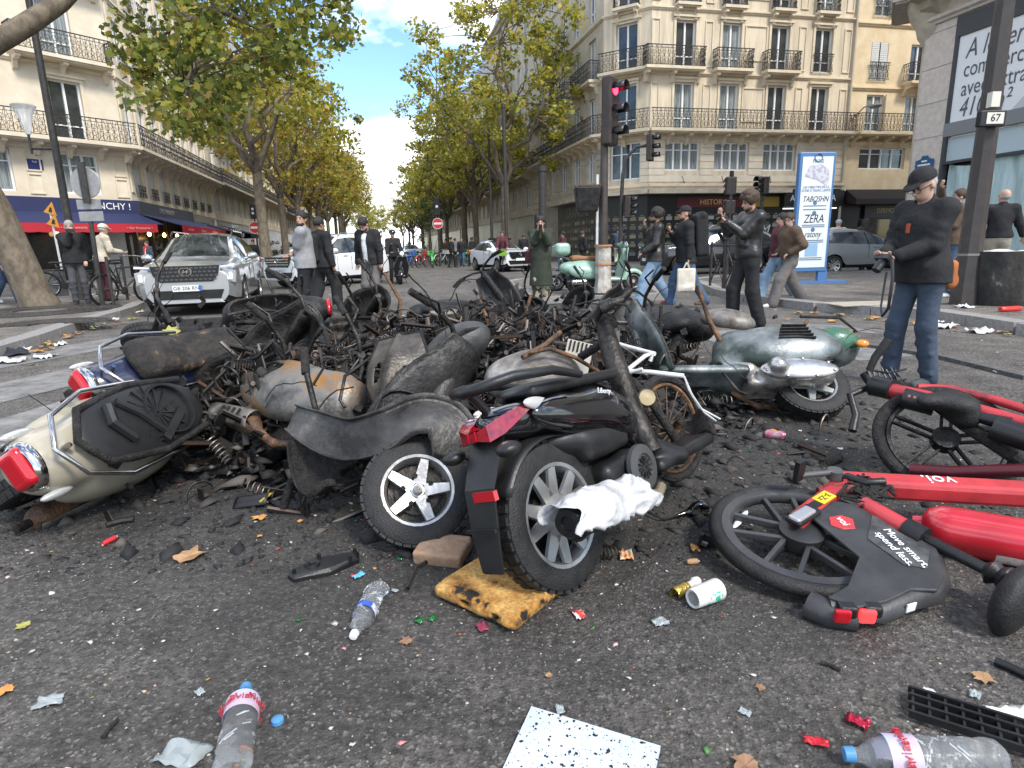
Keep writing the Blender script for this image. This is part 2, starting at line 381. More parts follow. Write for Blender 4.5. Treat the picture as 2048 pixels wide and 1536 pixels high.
def _worn():
    t = worn.node_tree; b = t.nodes['Principled BSDF']; n = t.nodes.new; l = t.links.new; b.inputs['Roughness'].default_value = .7
    tc_ = n('ShaderNodeTexCoord'); a = n('ShaderNodeTexNoise'); a.inputs['Scale'].default_value = 3.3; a.inputs['Detail'].default_value = 12; a.inputs['Roughness'].default_value = .72; l(tc_.outputs['Object'], a.inputs['Vector'])
    r = n('ShaderNodeValToRGB'); e = r.color_ramp.elements; e[0].position = .36; e[0].color = (.075, .072, .068, 1); e[1].position = .56; e[1].color = (.20, .195, .185, 1); x = e.new(.72); x.color = (.30, .29, .275, 1)
    l(a.outputs['Fac'], r.inputs['Fac']); l(r.outputs['Color'], b.inputs['Base Color'])
_worn()
# ground sheet: fine near the camera so that it can carry real relief
g = MB(); g.add([(-900, -300, 0), (900, -300, 0), (900, 1500, 0), (-900, 1500, 0)], [(0, 1, 2, 3)])
tag(g.obj('ground', asph), kind='structure')
def sheet(name, poly, z, m, kerb=None, kz=0.0):
    mb = MB(); n = len(poly); mb.add([(p.x, p.y, z) for p in poly], [tuple(range(n))])
    if kz is not None:
        mb.add([(p.x, p.y, z) for p in poly] + [(p.x, p.y, kz - .05) for p in poly], [(i, i + n, (i + 1) % n + n, (i + 1) % n) for i in range(n)])
    return tag(mb.obj(name, m), kind='structure')
def arc(c, r, a0, a1, k=8):
    return [W(c[0] + r * math.cos(R(a0 + (a1 - a0) * i / k)), c[1] + r * math.sin(R(a0 + (a1 - a0) * i / k))) for i in range(k + 1)]
KZ = .13
def kerbstones(parent, pts, z=KZ, w=.28, ln=1.0):
    tot = 0
    for a, b in zip(pts, pts[1:]):
        d = (b - a).length; k = max(1, round(d / ln)); u = (b - a) / d
        s = d / k - .012; me = MB().box((s / 2 + .006, 0, 0), (s, w, z + .06)).mesh('kerb_stone'); me.materials.append(granite)
        for i in range(k):
            o = inst('kerb_stone', me, parent, frame(a + u * (d / k * i) + Vector((0, 0, (z + .06) / 2 - .05 + rnd.uniform(-.004, .004))), u))
            o.rotation_euler.z += rnd.uniform(-.004, .004)
# near-left pavement
lp = [G(-420, 800), G(-80, 735), G(55, 692), G(137, 662), G(224, 637), G(262, 624), G(285, 613)]
e0 = lp[-1]
lp += [e0 + Vector((-.05, .75, 0)), e0 + Vector((-.45, 1.5, 0)), e0 + Vector((-1.1, 2.0, 0)), e0 + Vector((-2.2, 2.4, 0)), e0 + Vector((-5, 2.2, 0)), e0 + Vector((-22, -1.4, 0))]
polyL = lp + [e0 + Vector((-22, -12, 0))]
pv_l = sheet('pavement', polyL, KZ, pavem); kerbstones(pv_l, lp)
# far-left pavement (in front of the cafe and along the boulevard)
fl = [W(-40, 26.4), W(-10.5, 26.4)] + arc((-7.8, 29.2), 2.8, -90, 0, 6) + [W(-5.0, 60), W(-5.0, 260)]
pv_fl = sheet('pavement', fl + [W(-40, 260)], KZ, pavem); kerbstones(pv_fl, fl[1:8] + [W(-5.0, 60)])
# far-right pavement
fr = [W(8, 260), W(8, 60)] + [W(8, 30)] + arc((10.5, 29.5), 2.5, 180, 270, 6) + [W(60, 27.2)]
pv_fr = sheet('pavement', fr + [W(60, 260)], KZ, pavem); kerbstones(pv_fr, fr[2:9] + [W(30, 27.2)])
# near-right pavement
k0 = NB(G(2048, 668)); 
nr = [W(k0[0] - .2, -6)] + [G(2048, 668), G(1870, 637), G(1640, 622), G(1500, 604), G(1440, 590), G(1410, 576)]
q = NB(nr[-1]); nr += [W(q[0] + .5, q[1] + 1.6), W(q[0] + 1.9, q[1] + 2.6), W(q[0] + 4.5, q[1] + 3.0), W(60, q[1] + 3.2)]
pv_nr = sheet('pavement', nr + [W(60, -6)], KZ, pavem); kerbstones(pv_nr, nr[:10])
# traffic island with the lights
isl = [G(1085, 607), G(1275, 603), G(1330, 598), G(1300, 583), G(1040, 566), G(1015, 572), G(1020, 580)]
pv_i = sheet('traffic_island', isl, KZ, pavem); kerbstones(pv_i, isl + [isl[0]])
# crossing stripes (worn paint, 4 mm above the road)
def stripe(px):
    mb = MB(); ps = [G(*p) for p in px]; mb.add([(p.x, p.y, .004) for p in ps], [tuple(range(len(ps)))]); return tag(mb.obj('crossing_stripe', worn), kind='structure')
for q4 in ([(-260, 752), (330, 660), (425, 660), (-260, 785)], [(-260, 822), (395, 683), (450, 700), (-260, 868)], [(-260, 915), (330, 742), (420, 760), (-260, 985)],
           [(1390, 668), (1505, 655), (1560, 668), (1440, 690)], [(1640, 700), (1760, 690), (1830, 712), (1720, 722)], [(1275, 640), (1370, 630), (1400, 640), (1300, 655)],
           [(1560, 645), (1700, 652), (1760, 668), (1580, 655)]):
    stripe(q4)
# low stone gutter line crossing the road at the right
gl = MB(); a, b, c_ = G(1700, 688), G(1880, 716), G(2060, 760)
for p, q_ in ((a, b), (b, c_)):
    d = (q_ - p).length; k = int(d / .5)
    for i in range(k): gl.box((d / k * (i + .5), 0, .012), (d / k - .012, .11, .05), 0, frame(p, q_ - p))
tag(gl.obj('gutter_line', mat('dark_stone', (.07, .068, .064), .8, 0, (.12, .115, .11), 20, .3)), kind='structure')
# tactile paving plates by the crossing
tp = MB(); o_ = G(1690, 612, KZ); 
for i in range(10):
    for j in range(3): tp.box((i * .205, j * .205, .004), (.198, .198, .012), 0, T(o_.x, o_.y, KZ + .004) @ RZ(BAZ * -.3))
tag(tp.obj('tactile_paving', mat('tactile', (.34, .30, .24), .8, 0, (.42, .38, .31), 9, .4, 90)), kind='structure')

# ------------------------------------------------------------------ buildings
stone1 = mat('limestone', (.56, .47, .34), .85, 0, (.66, .57, .43), 1.6, .12, 30, detail=9)
stone2 = mat('limestone_pale', (.60, .52, .40), .85, 0, (.69, .61, .48), 1.2, .12, 30, detail=9)
stone3 = mat('limestone_grey', (.44, .39, .31), .85, 0, (.55, .49, .40), 1.4, .12, 30, detail=9)
streak = mat('limestone_streaked', (.47, .40, .29), .85, 0, (.64, .55, .41), 1.1, .12, 30, detail=9, stretch=(2.5, 2.5, .25), lo=.36, hi=.56)
sstain = mat('limestone_soiled', (.40, .35, .27), .9, 0, (.56, .49, .38), 1.8, .15, 30, detail=9)
zinc = mat('zinc_roof', (.20, .22, .24), .45, .4, (.27, .28, .30), 4)
wframe = mat('window_paint', (.74, .74, .72), .5)
wglass = mat('window_glass', (.07, .08, .085), .05, .35, (.03, .035, .035), .9, spec=.9)
curt = mat('net_curtain_glass', (.30, .33, .33), .12, 0, (.10, .12, .12), 3, spec=.8, stretch=(9, 1, .4))
shutm = mat('shutter_paint', (.60, .59, .56), .6, 0)
railm = mat('wrought_iron', (.035, .034, .034), .5, .3)
shopd = mat('shopfront_dark', (.013, .013, .014), .35)
def facade(bld, P0, P1, z0, z1, openings, m, depth=.28, name='wall'):
    """wall between two ground points with real recessed openings (u centre, z bottom, width, height)"""
    d = P1 - P0; Lh = d.length; F = frame(P0, d)                 # local: x along, y inward(left), z up; outward is -y
    us = sorted({0, Lh, *[x for o in openings for x in (o[0] - o[2] / 2, o[0] + o[2] / 2)]}); zs = sorted({z0, z1, *[x for o in openings for x in (o[1], o[1] + o[3])]})
    us = [u for u in us if -1e-6 <= u <= Lh + 1e-6]; mb = MB()
    def hole(u, z): return any(o[0] - o[2] / 2 < u < o[0] + o[2] / 2 and o[1] < z < o[1] + o[3] for o in openings)
    for i in range(len(us) - 1):
        for j in range(len(zs) - 1):
            if us[i + 1] - us[i] < 1e-5 or zs[j + 1] - zs[j] < 1e-5: continue
            if not hole((us[i] + us[i + 1]) / 2, (zs[j] + zs[j + 1]) / 2):
                mb.add([(us[i], 0, zs[j]), (us[i + 1], 0, zs[j]), (us[i + 1], 0, zs[j + 1]), (us[i], 0, zs[j + 1])], [(0, 1, 2, 3)])
    for (u, z, w_, h_) in openings:
        a, b, c, e = u - w_ / 2, u + w_ / 2, z, z + h_; D = depth
        mb.add([(a, 0, c), (b, 0, c), (b, 0, e), (a, 0, e), (a, D, c), (b, D, c), (b, D, e), (a, D, e)], [(0, 4, 7, 3), (1, 2, 6, 5), (3, 7, 6, 2), (0, 1, 5, 4)])
    o = mb.obj(name, m, bld, M=bld.matrix_world.inverted() @ F)
    return F
WIN = {}
def win_meshes(w_, h_, style):
    k = (round(w_, 2), round(h_, 2), style)
    if k in WIN: return WIN[k]
    f = MB(); t = .075; y = .17
    for x in (-w_ / 2 + t / 2, w_ / 2 - t / 2): f.box((x, y, h_ / 2), (t, .08, h_))
    for z in (t / 2, h_ - t / 2): f.box((0, y, z), (w_ - 2 * t, .08, t))
    cols = {'french': 2, 'mezz': 4, 'wide': 3, 'one': 1}[style]; cw = (w_ - 2 * t) / cols
    for i in range(1, cols): f.box((-w_ / 2 + t + cw * i, y - .01, h_ / 2), (.09, .09, h_ - 2 * t))
    trans = {'french': (h_ * .24,), 'mezz': (h_ * .72,), 'wide': (h_ * .7,), 'one': ()}[style]
    for z in trans: f.box((0, y + .005, z), (w_ - 2 * t, .06, .05))
    pm = []
    for i in range(cols):
        p = MB(); x = -w_ / 2 + t + cw * (i + .5); p.add([(x - cw / 2, y + .03, t), (x + cw / 2, y + .03, t), (x + cw / 2, y + .03, h_ - t), (x - cw / 2, y + .03, h_ - t)], [(0, 1, 2, 3)])
        pm.append([meshof(p, 'pane', wglass), meshof(p, 'pane', curt)])
    WIN[k] = (meshof(f, 'window', wframe), pm)
    return WIN[k]
def window(bld, F, u, z, w_, h_, style='french', cur=.3, panes=True):
    fm, pm = win_meshes(w_, h_, style); inv = bld.matrix_world.inverted()
    o = inst('window', fm, bld, inv @ F @ T(u, 0, z)); c = rnd.random() < cur
    for p in pm: inst('pane', p[1 if c else 0], o)
    return o
RAIL = {}
def rail_mesh(kind='scroll'):
    if kind in RAIL: return RAIL[kind]
    mb = MB(); wd, h = 1.0, 1.0
    mb.box((.5, 0, h - .02), (1, .05, .04)); mb.box((.5, 0, .06), (1, .03, .025)); mb.box((.5, 0, h - .16), (1, .025, .02))
    for i in range(5): mb.box((.1 + i * .2, 0, .5), (.015, .015, .92))
    for i in range(4):
        cx = .125 + i * .25
        for cz, r in ((.62, .095), (.36, .10), (.18, .06)): mb.torus(r, .009, 12, 4, 0, T(cx, 0, cz) @ RX(R(90)))
        mb.box((cx, 0, .5), (.012, .012, .9), 0, T(cx, 0, .5) @ RY(R(14)) @ T(-cx, 0, -.5)); mb.box((cx, 0, .5), (.012, .012, .9), 0, T(cx, 0, .5) @ RY(R(-14)) @ T(-cx, 0, -.5))
    RAIL[kind] = meshof(mb, 'railing_panel', railm)
    return RAIL[kind]
def balcony(bld, F, u0, u1, z, proj=.75, ends=True, brackets=True, m=None, h=1.0):
    """slab, brackets and railing panels along a facade from u0 to u1"""
    inv = bld.matrix_world.inverted(); m = m or stone1; s = MB(); Lb = u1 - u0
    s.box(((u0 + u1) / 2, -proj / 2, z - .07), (Lb, proj, .14)); s.box(((u0 + u1) / 2, -proj / 2 + .04, z - .17), (Lb - .1, proj - .1, .06)); s.box(((u0 + u1) / 2, -.06, z - .25), (Lb - .06, .14, .1))
    slab = s.obj('balcony', m, bld, M=inv @ F)
    k = max(1, round(Lb / 1.05)); pw = Lb / k
    for i in range(k): inst('railing_panel', rail_mesh(), slab, T(u0 + pw * i, -proj + .07, z) @ S(pw, 1, h))
    if ends:
        for u in (u0 + .03, u1 - .03): inst('railing_panel', rail_mesh(), slab, T(u, 0, z) @ RZ(R(-90)) @ S(proj - .08, 1, h))
    if brackets:
        kb = max(2, round(Lb / 1.1)) if Lb > 3 else 2
        bm = MB(); bm.prism([(0, 0), (proj * .8, 0), (proj * .8, -.12), (proj * .35, -.2), (.12, -.5), (0, -.55)], -.09, .09, 0, RZ(R(-90)) @ RX(R(90)))
        me = meshof(bm, 'bracket', m)
        for i in range(kb): inst('bracket', me, slab, T(u0 + .18 + (Lb - .36) * i / (kb - 1), 0, z - .2))
    return slab
def guard(bld, F, u, z, w_, h=.95):      # small window guard
    inst('window_guard', rail_mesh(), bld, bld.matrix_world.inverted() @ F @ T(u - w_ / 2, -.13, z) @ S(w_, 1, h))
def band(bld, F, u0, u1, z, h, p, m=None, name='string_course'):
    mb = MB(); mb.prism([(0, 0), (0, h), (p, h), (p, h * .55), (p * .55, h * .3), (p * .4, 0)], u0, u1, 0, Matrix(((0, 0, 1, 0), (-1, 0, 0, 0), (0, 1, 0, 0), (0, 0, 0, 1))) @ T(0, 0, 0))
    o = mb.obj(name, m or stone1, bld, M=bld.matrix_world.inverted() @ F @ T(0, 0, z)); return o
def frame_mould(bld, F, u, z, w_, h_, m):
    mb = MB(); t = .13
    for x in (u - w_ / 2 - t / 2, u + w_ / 2 + t / 2): mb.box((x, -.03, z + h_ / 2), (t, .06, h_))
    mb.box((u, -.04, z + h_ + t / 2), (w_ + 2 * t, .08, t)); mb.box((u, -.08, z + h_ + t + .05), (w_ + 2 * t + .12, .16, .1))
    mb.obj('window_surround', m, bld, M=bld.matrix_world.inverted() @ F)
def panel_mould(bld, F, u, z, w_, h_, m):
    mb = MB(); t = .06
    for x in (u - w_ / 2, u + w_ / 2): mb.box((x, -.025, z + h_ / 2), (t, .05, h_))
    for zz in (z, z + h_): mb.box((u, -.027, zz), (w_ + t - .002, .054, t))
    mb.obj('wall_panel', m, bld, M=bld.matrix_world.inverted() @ F)
def channels(bld, F, u0, u1, z0, z1, openings, m, step=.36):   # rusticated courses: each course stands proud of its joint
    z = z0
    while z < z1 - .1:
        segs = [(u0, u1)]
        for (u, zz, w_, h_) in openings:
            if zz < z + step and zz + h_ > z:
                ns = []
                for a, b in segs:
                    l, r_ = u - w_ / 2 - .02, u + w_ / 2 + .02
                    if r_ <= a or l >= b: ns.append((a, b)); continue
                    if l > a + .05: ns.append((a, l))
                    if r_ < b - .05: ns.append((r_, b))
                segs = ns
        for a, b in segs:
            MB().box(((a + b) / 2, -.02, z + step / 2 - .01), (b - a, .05, step - .03)).obj('stone_course', m, bld, M=bld.matrix_world.inverted() @ F)
        z += step
def mansard(bld, pts, z, h=3.2, back=2.2, m=None):
    mb = MB(); cx = sum((p for p in pts), Vector()) / len(pts)
    n = len(pts); ins = [p + (cx - p).normalized() * back for p in pts]
    vs = [(p.x, p.y, z) for p in pts] + [(p.x, p.y, z + h) for p in ins]
    mb.add(vs, [(i, (i + 1) % n, (i + 1) % n + n, i + n) for i in range(n)] + [tuple(range(n, 2 * n))])
    mb.obj('roof', m or zinc, bld, M=bld.matrix_world.inverted())
def place(o): bpy.context.view_layer.update(); return o
ZS = (4.0, 7.0, 10.1, 13.2, 16.3, 19.2)       # storefront top, balcony levels

# ---- the corner building facing the junction (right of the boulevard)
C2 = AT(1293, 484, 35.0); C2.z = 0
D2 = C2 + ND * 12.4; CH = (-(ND) + BD).normalized(); C3 = C2 + CH * 2.7; E3 = C3 + BD * 15.5
bR = place(thing('corner_building', 'pale limestone corner building with long iron balconies above a graffiti covered shopfront', 'building', C2))
ws = [1.95, 4.65, 7.6, 10.35]
mez = [(2.0, 5.0, 2.1, 1.5), (5.0, 5.0, 2.15, 1.5), (8.05, 5.0, 2.1, 1.5)]
ops = mez + [(u, 7.15, 1.15, 2.35) for u in ws] + [(u, 10.25, 1.15, 2.25) for u in ws] + [(u, 13.35, 1.1, 2.1) for u in ws] + [(u, 16.5, 1.05, 1.9) for u in ws]
F = facade(bR, C2, D2, ZS[0], 19.2, ops, streak)
for o in mez: window(bR, F, o[0], o[1], o[2], o[3], 'mezz', .6)
for o in ops[3:]:
    window(bR, F, o[0], o[1], o[2], o[3], 'french', .4)
    if o[1] < 16: frame_mould(bR, F, o[0], o[1], o[2], o[3], stone1)
balcony(bR, F, -.25, 12.4, 7.05, .85, ends=False)
for u, w_ in ((1.2, 3.4), (4.65, 2.2), (7.6, 2.1)): balcony(bR, F, u - w_ / 2, u + w_ / 2, 10.15, .6)
guard(bR, F, 10.35, 10.25, 1.3)
for u in ws: balcony(bR, F, u - .68, u + .68, 13.25, .42, brackets=True, h=.95)
for z in (6.65, 9.85, 12.95, 16.05): band(bR, F, 0, 12.4, z - .02, .16, .12)
band(bR, F, 0, 12.4, 4.0, .3, .22); band(bR, F, 0, 12.4, 18.9, .45, .6)
for z in (7.3, 10.4, 13.4): panel_mould(bR, F, 6.12, z + .3, 1.3, 1.7, stone1)
for u in (.25, 3.3, 6.12, 9.0, 11.9):
    for z in (7.2, 10.3, 13.4): panel_mould(bR, F, u, z, .42, 2.2, stone1) if u not in (6.12,) else None
channels(bR, F, 0, 12.4, 4.4, 6.5, mez, stone2)
opc = [(1.35, 4.6, 1.75, 1.95), (1.35, 7.15, 1.2, 2.35), (1.35, 10.25, 1.2, 2.25), (1.35, 13.35, 1.15, 2.1), (1.35, 16.5, 1.1, 1.9)]
F = facade(bR, C3, C2, ZS[0], 19.2, opc, streak)
for i, o in enumerate(opc): window(bR, F, *o, 'wide' if i == 0 else 'french', .1); frame_mould(bR, F, *o, stone1) if i else None
balcony(bR, F, -.3, 2.95, 7.05, .85, ends=False); balcony(bR, F, -.1, 2.8, 10.15, .6, ends=False); balcony(bR, F, .65, 2.05, 13.25, .42, h=.95)
for z in (6.65, 9.85, 12.95, 16.05): band(bR, F, 0, 2.7, z - .02, .16, .12)
band(bR, F, -.1, 2.8, 4.0, .3, .22); band(bR, F, -.2, 2.9, 18.9, .45, .6); channels(bR, F, 0, 2.7, 4.4, 6.5, opc, stone2)
wr = [1.8 + 2.65 * i for i in range(5)]
opb = [(u, 4.7, 1.5, 1.75) for u in wr] + [(u, z, 1.15, 2.2) for z in (7.15, 10.25, 13.35, 16.5) for u in wr]
F = facade(bR, E3, C3, ZS[0], 19.2, [(15.5 - u, z, w_, h_) for u, z, w_, h_ in opb], stone3)
for u, z, w_, h_ in opb: window(bR, F, 15.5 - u, z, w_, h_, 'wide' if z < 5 else 'french', .2)
balcony(bR, F, 0, 15.75, 7.05, .85, ends=False); 
for u in (3, 8.3, 13): balcony(bR, F, u - 1.8, u + 1.8, 10.15, .6)
for z in (6.65, 9.85, 12.95, 16.05): band(bR, F, 0, 15.5, z - .02, .16, .12)
band(bR, F, 0, 15.5, 18.9, .45, .6); channels(bR, F, 0, 15.5, 4.4, 6.5, [(15.5 - u, z, w_, h_) for u, z, w_, h_ in opb], stone3)
mansard(bR, [C2, D2, D2 + BD * 15, E3, C3], 19.2)
# shopfront of the corner: dark boards covered in pasted cards
inv = bR.matrix_world.inverted(); sb = MB()
card = vmat('pasted_card', [(0, (.10, .09, .06)), (.35, (.22, .19, .10)), (.6, (.30, .30, .27)), (1, (.06, .06, .06))])
for (A, B_) in ((C2, C2 + ND * 8.4), (C3, C2), (C3 + BD * 8.8, C3)):
    Fq = frame(A, B_ - A); Ln = (B_ - A).length
    MB().box((Ln / 2, .15, 2.0), (Ln, .2, 4.0)).obj('shutter_wall', shopd, bR, M=inv @ Fq)
    MB().box((Ln / 2, -.25, 3.86), (Ln + .4, .8, .22)).obj('canopy', sstain, bR, M=inv @ Fq)
    cm = MB(); k = int(Ln / .52)
    for i in range(k):
        for j in range(5):
            cm.box((.3 + i * .52, .04, .55 + j * .48), (.36, .02, .2))
            cm.box((.3 + i * .52, .035, .55 + j * .48 + .17), (.2, .02, .06))
    cm.obj('pasted_cards', card, bR, M=inv @ Fq, kind='stuff')
Fq = frame(C3 + BD * 8.8, C3 - C3 - BD); text('GRANCHE', .95, mat('grey_paint', (.25, .25, .24), .7), bR, inv @ Fq @ T(4.2, .02, 3.15) @ RX(R(90)), 'graffiti')
Fq = frame(C2, ND); text('ZOEM', .8, mat('white_spray', (.6, .6, .6), .7), bR, inv @ Fq @ T(6.6, .02, 1.7) @ RX(R(90)), 'graffiti', shear=.3)
MB().box((4.0, .03, 3.3), (4.4, .06, .55)).obj('shop_sign', mat('maroon_sign', (.09, .012, .02), .5), bR, M=inv @ Fq)
MB().box((7.3, .03, 3.3), (1.9, .06, .55)).obj('shop_sign', mat('ochre_sign', (.30, .20, .03), .5), bR, M=inv @ Fq)
text('HISTORY', .4, mat('sign_yellow', (.6, .42, .1), .5), bR, inv @ Fq @ T(4, -.01, 3.3) @ RX(R(90)))
# the black restaurant front
MB().box((10.45, .15, 2.0), (3.9, .2, 4.0)).obj('shopfront', shopd, bR, M=inv @ Fq)
MB().box((10.4, -.1, 3.45), (4.0, .3, .9)).obj('fascia', mat('fascia_black', (.012, .012, .013), .4), bR, M=inv @ Fq)
text('ATELIER IZAKA', .5, wframe, bR, inv @ Fq @ T(10.3, -.27, 3.45) @ RX(R(90)), sx=.9)
for u in (9.4, 11.2):
    MB().box((u, .03, 1.5), (1.6, .05, 2.4)).obj('shop_window', glassd, bR, M=inv @ Fq)
MB().box((10.3, -.05, 2.9), (3.6, .06, .05)).obj('strip_light', mat('tube_light', (.9, .92, .95), .4, emit=1.2), bR, M=inv @ Fq)
for u in (2.2, 4.6, 7.6):
    MB().tube([(u, 0, 4.35), (u - .5, -.6, 4.65)], .02, 6).obj('lamp_arm', dmetal, bR, M=inv @ Fq)

# ---- the next house along the cross street
P = D2 + ND * .0; Q = P + ND * 14
bN = place(thing('stone_house', 'warm yellow limestone house with shuttered windows beside the corner building', 'building', P))
wn = [1.7, 4.4, 7.1, 9.8, 12.5]
opn = [(2.6, 5.1, 3.2, 1.2), (6.2, 5.1, 2.2, 1.2), (10.5, 5.1, 3.0, 1.2)] + [(u, z, 1.15, h_) for z, h_ in ((7.2, 2.0), (9.95, 2.0), (13.3, 2.4), (16.6, 2.0)) for u in wn]
stoney = mat('limestone_warm', (.60, .47, .29), .85, 0, (.68, .56, .38), 1.4, .12, 30, detail=9)
F = facade(bN, P, Q, 3.9, 19.4, opn, stoney)
for i, o in enumerate(opn): window(bN, F, *o, 'mezz' if i < 3 else 'french', .25)
balcony(bN, F, .15, 14, 7.05, .9, ends=True, m=stoney)
balcony(bN, F, 3.4, 14, 9.85, .75, m=stoney); guard(bN, F, 1.7, 9.95, 1.35)
for u in wn: guard(bN, F, u, 13.3, 1.4, 1.0)
for z in (6.4, 9.4, 12.75, 16.0): band(bN, F, 0, 14, z, .2, .14, stoney)
band(bN, F, 0, 14, 18.9, .5, .6, stoney)
inv = bN.matrix_world.inverted()
shm = MB()
for i in range(18): shm.box((0, 0, .06 + i * .11), (.5, .03, .09))
shme = meshof(shm, 'shutter', shutm)
for s in (-.29, .29): inst('shutter', shme, bN, inv @ F @ T(1.7 + s, .02, 9.97))
for u, z in ((4.4, 7.2), (7.1, 7.2), (1.7, 7.2), (4.4, 9.95), (1.7, 13.4)):
    inst('shutter', shme, bN, inv @ F @ T(u + .62, -.08, z) @ RZ(R(62)) @ S(.9, 1, 1))
MB().box((7, .2, 1.95), (14, .2, 3.9)).obj('shopfront', shopd, bN, M=inv @ F)
MB().prism([(0, 3.95), (0, 3.2), (-.9, 3.05), (-.9, 3.35)], .3, 13.5, 0, Matrix(((0, 0, 1, 0), (1, 0, 0, 0), (0, 1, 0, 0), (0, 0, 0, 1)))).obj('awning', mat('awning_brown', (.02, .014, .012), .7), bN, M=inv @ F)
MB().box((4.3, -.03, 2.65), (5.2, .1, .75)).obj('fascia', mat('fascia_brown', (.02, .015, .013), .4), bN, M=inv @ F)
text('DERMOLIFT \u00b7 iBEAUTY', .36, mat('gold_letters', (.36, .28, .14), .4, .4), bN, inv @ F @ T(4.3, -.1, 2.7) @ RX(R(90)))
for u in (2.6, 5.2): MB().box((u, .06, 1.3), (2.1, .1, 1.8)).obj('shop_window', glassd, bN, M=inv @ F)
MB().tube([(-.1, -.12, 0), (-.1, -.12, 19)], .07, 8).obj('drainpipe', mat('pipe_paint', (.45, .40, .31), .6), bN, M=inv @ F)
lm = MB(); lm.tube([(.0, 0, 7.6), (.2, -.9, 8.3), (.35, -1.3, 8.35)], .035, 6); lm.ell((.4, -1.5, 8.25), (.28, .4, .12)); lm.obj('wall_lamp', mat('lamp_grey', (.2, .2, .2), .5), bN, smooth=50, M=inv @ F)
mansard(bN, [P, Q, Q + BD * 12, P + BD * 12], 19.4)

# ---- the near building on the right with the letting poster
cR = AT(1806, 472, 23.0); cR.z = 0; n_, b_ = NB(cR)
PA, PB = W(n_, b_), W(n_, b_ - 20); PC = W(n_ + 1.6, b_ + 1.7); PD = W(n_ + 22, b_ + 1.7)
bA = place(thing('letting_building', 'corner building with big letting poster and film covered shop window', 'building', cR))
pink = mat('pale_stone_cladding', (.50, .43, .37), .6, 0, (.60, .53, .46), 5, .1, 30)
opa = [(5.7, .45, 9.0, 7.6)]
FA = facade(bA, PA, PB, 0, 9.0, opa, pink, .35)
inv = bA.matrix_world.inverted()
facade(bA, PC, PA, 0, 9.0, [], pink); facade(bA, PD, PC, 0, 9.0, [(15, 4.6, 1.4, 2.5)], pink)
for i in range(1, 8):
    MB().box((.6, -.004, i * 1.12), (1.2, .012, .015)).obj('stone_joint', mat('joint', (.25, .21, .18), .8), bA, M=inv @ FA)
dkf = mat('dark_frame', (.05, .052, .055), .5)
u0 = 1.2
def fb(u, z, w_, h_, d, m, nm, y=-.02): return MB().box((u, y, z), (w_, d, h_)).obj(nm, m, bA, M=inv @ FA)
fb(5.7, 7.75, 9, .62, .2, dkf, 'shop_frame', .05); fb(5.7, 4.6, 9, .42, .22, mat('frame_grey', (.20, .205, .21), .5), 'shop_frame', .05); fb(u0 + .06, 4.2, .12, 7.5, .2, dkf, 'shop_frame', .06)
fb(5.7, 3.95, 8.9, .8, .06, mat('pale_panel', (.42, .50, .52), .4), 'transom_panel', .1); fb(5.7, 3.55, 9, .09, .14, dkf, 'shop_frame', .04)
post = MB(); post.box((5.5, .02, 6.12), (8.3, .03, 2.62)); po = post.obj('poster', mat('poster_white', (.74, .75, .75), .5), bA, M=inv @ FA)
tri = MB(); tri.prism([(3.4, 4.82), (6.1, 4.82), (6.1, 7.42), (5.2, 7.42), (4.2, 5.6)], 0, .006, 0, RX(R(90)) @ T(0, 0, -.002)); tri.obj('poster_shape', mat('poster_grey', (.50, .51, .52), .5), po)
ink = mat('poster_ink', (.10, .10, .12), .6)
for s_, z, sz, sh in (('A louer', 6.95, .80, .22), ('commerce', 6.35, .68, 0), ('avec extraction', 5.78, .68, 0), ('410 m\u00b2', 5.18, .80, .22)):
    text(s_, sz, ink, po, T(1.62, -.004, z) @ RX(R(90)), align='LEFT', shear=sh, sx=.74)
film = mat('plastic_film', (.33, .45, .45), .35, 0, (.46, .57, .56), 3, .25, 6, stretch=(3, 1, .5))
fm_ = MB(); fm_.grid(lambda s, t: (u0 + .2 + 6.6 * s, .12 + .05 * math.sin(s * 37 + t * 2) + .03 * math.sin(s * 83 + 1 + t * 5), .6 + 2.9 * t - .12 * math.sin(s * 6.28 * 2) * (t > .9)), 60, 14); fm_.obj('plastic_film', film, bA, smooth=180, M=inv @ FA)
fb(5.7, 2.2, 8.9, 3.2, .04, glassd, 'shop_glass', .25); fb(5.7, .22, 9, .44, .3, dkf, 'stall_riser', .1)
balcony(bA, FA, -.2, 16, 9.2, 1.1, ends=False, brackets=False, m=pink)
bm = MB(); bm.prism([(0, 0), (1.0, 0), (1.0, -.16), (.62, -.24), (.5, -.42), (.16, -.62), (.1, -.85), (0, -.9)], -.24, .24, 0, RZ(R(-90)) @ RX(R(90))); bme = meshof(bm, 'bracket', sstain)
for i in range(8): inst('bracket', bme, bA, inv @ FA @ T(.35 + i * 1.75, 0, 9.0))
F2 = frame(PC, PA - PC); balcony(bA, F2, -.2, 2.5, 9.2, 1.1, ends=False, brackets=False, m=pink)
band(bA, FA, -.1, 16, 8.1, .22, .2, pink)
cb = MB(); cb.lathe([(.15, -2.2), (.32, -2.0), (.42, -1.5), (.62, -1.2), (.7, -.9), (.9, -.6), (1.0, -.3), (1.05, 0)], 16, 0, T(0, 0, 9.1)); cb.obj('corner_corbel', sstain, bA, smooth=30, M=inv @ T(*(PA + ND * .5 + Vector((0, 0, 0)))))
F3 = facade(bA, PA, PB, 9.2, 20, [(u, 9.4, 1.2, 2.6) for u in (1.8, 4.6, 7.4, 10.2)], stone2)
for u in (1.8, 4.6, 7.4, 10.2): window(bA, F3, u, 9.4, 1.2, 2.6, 'french')
facade(bA, PC, PA, 9.2, 20, [], stone2); facade(bA, PD, PC, 9.2, 20, [], stone2)
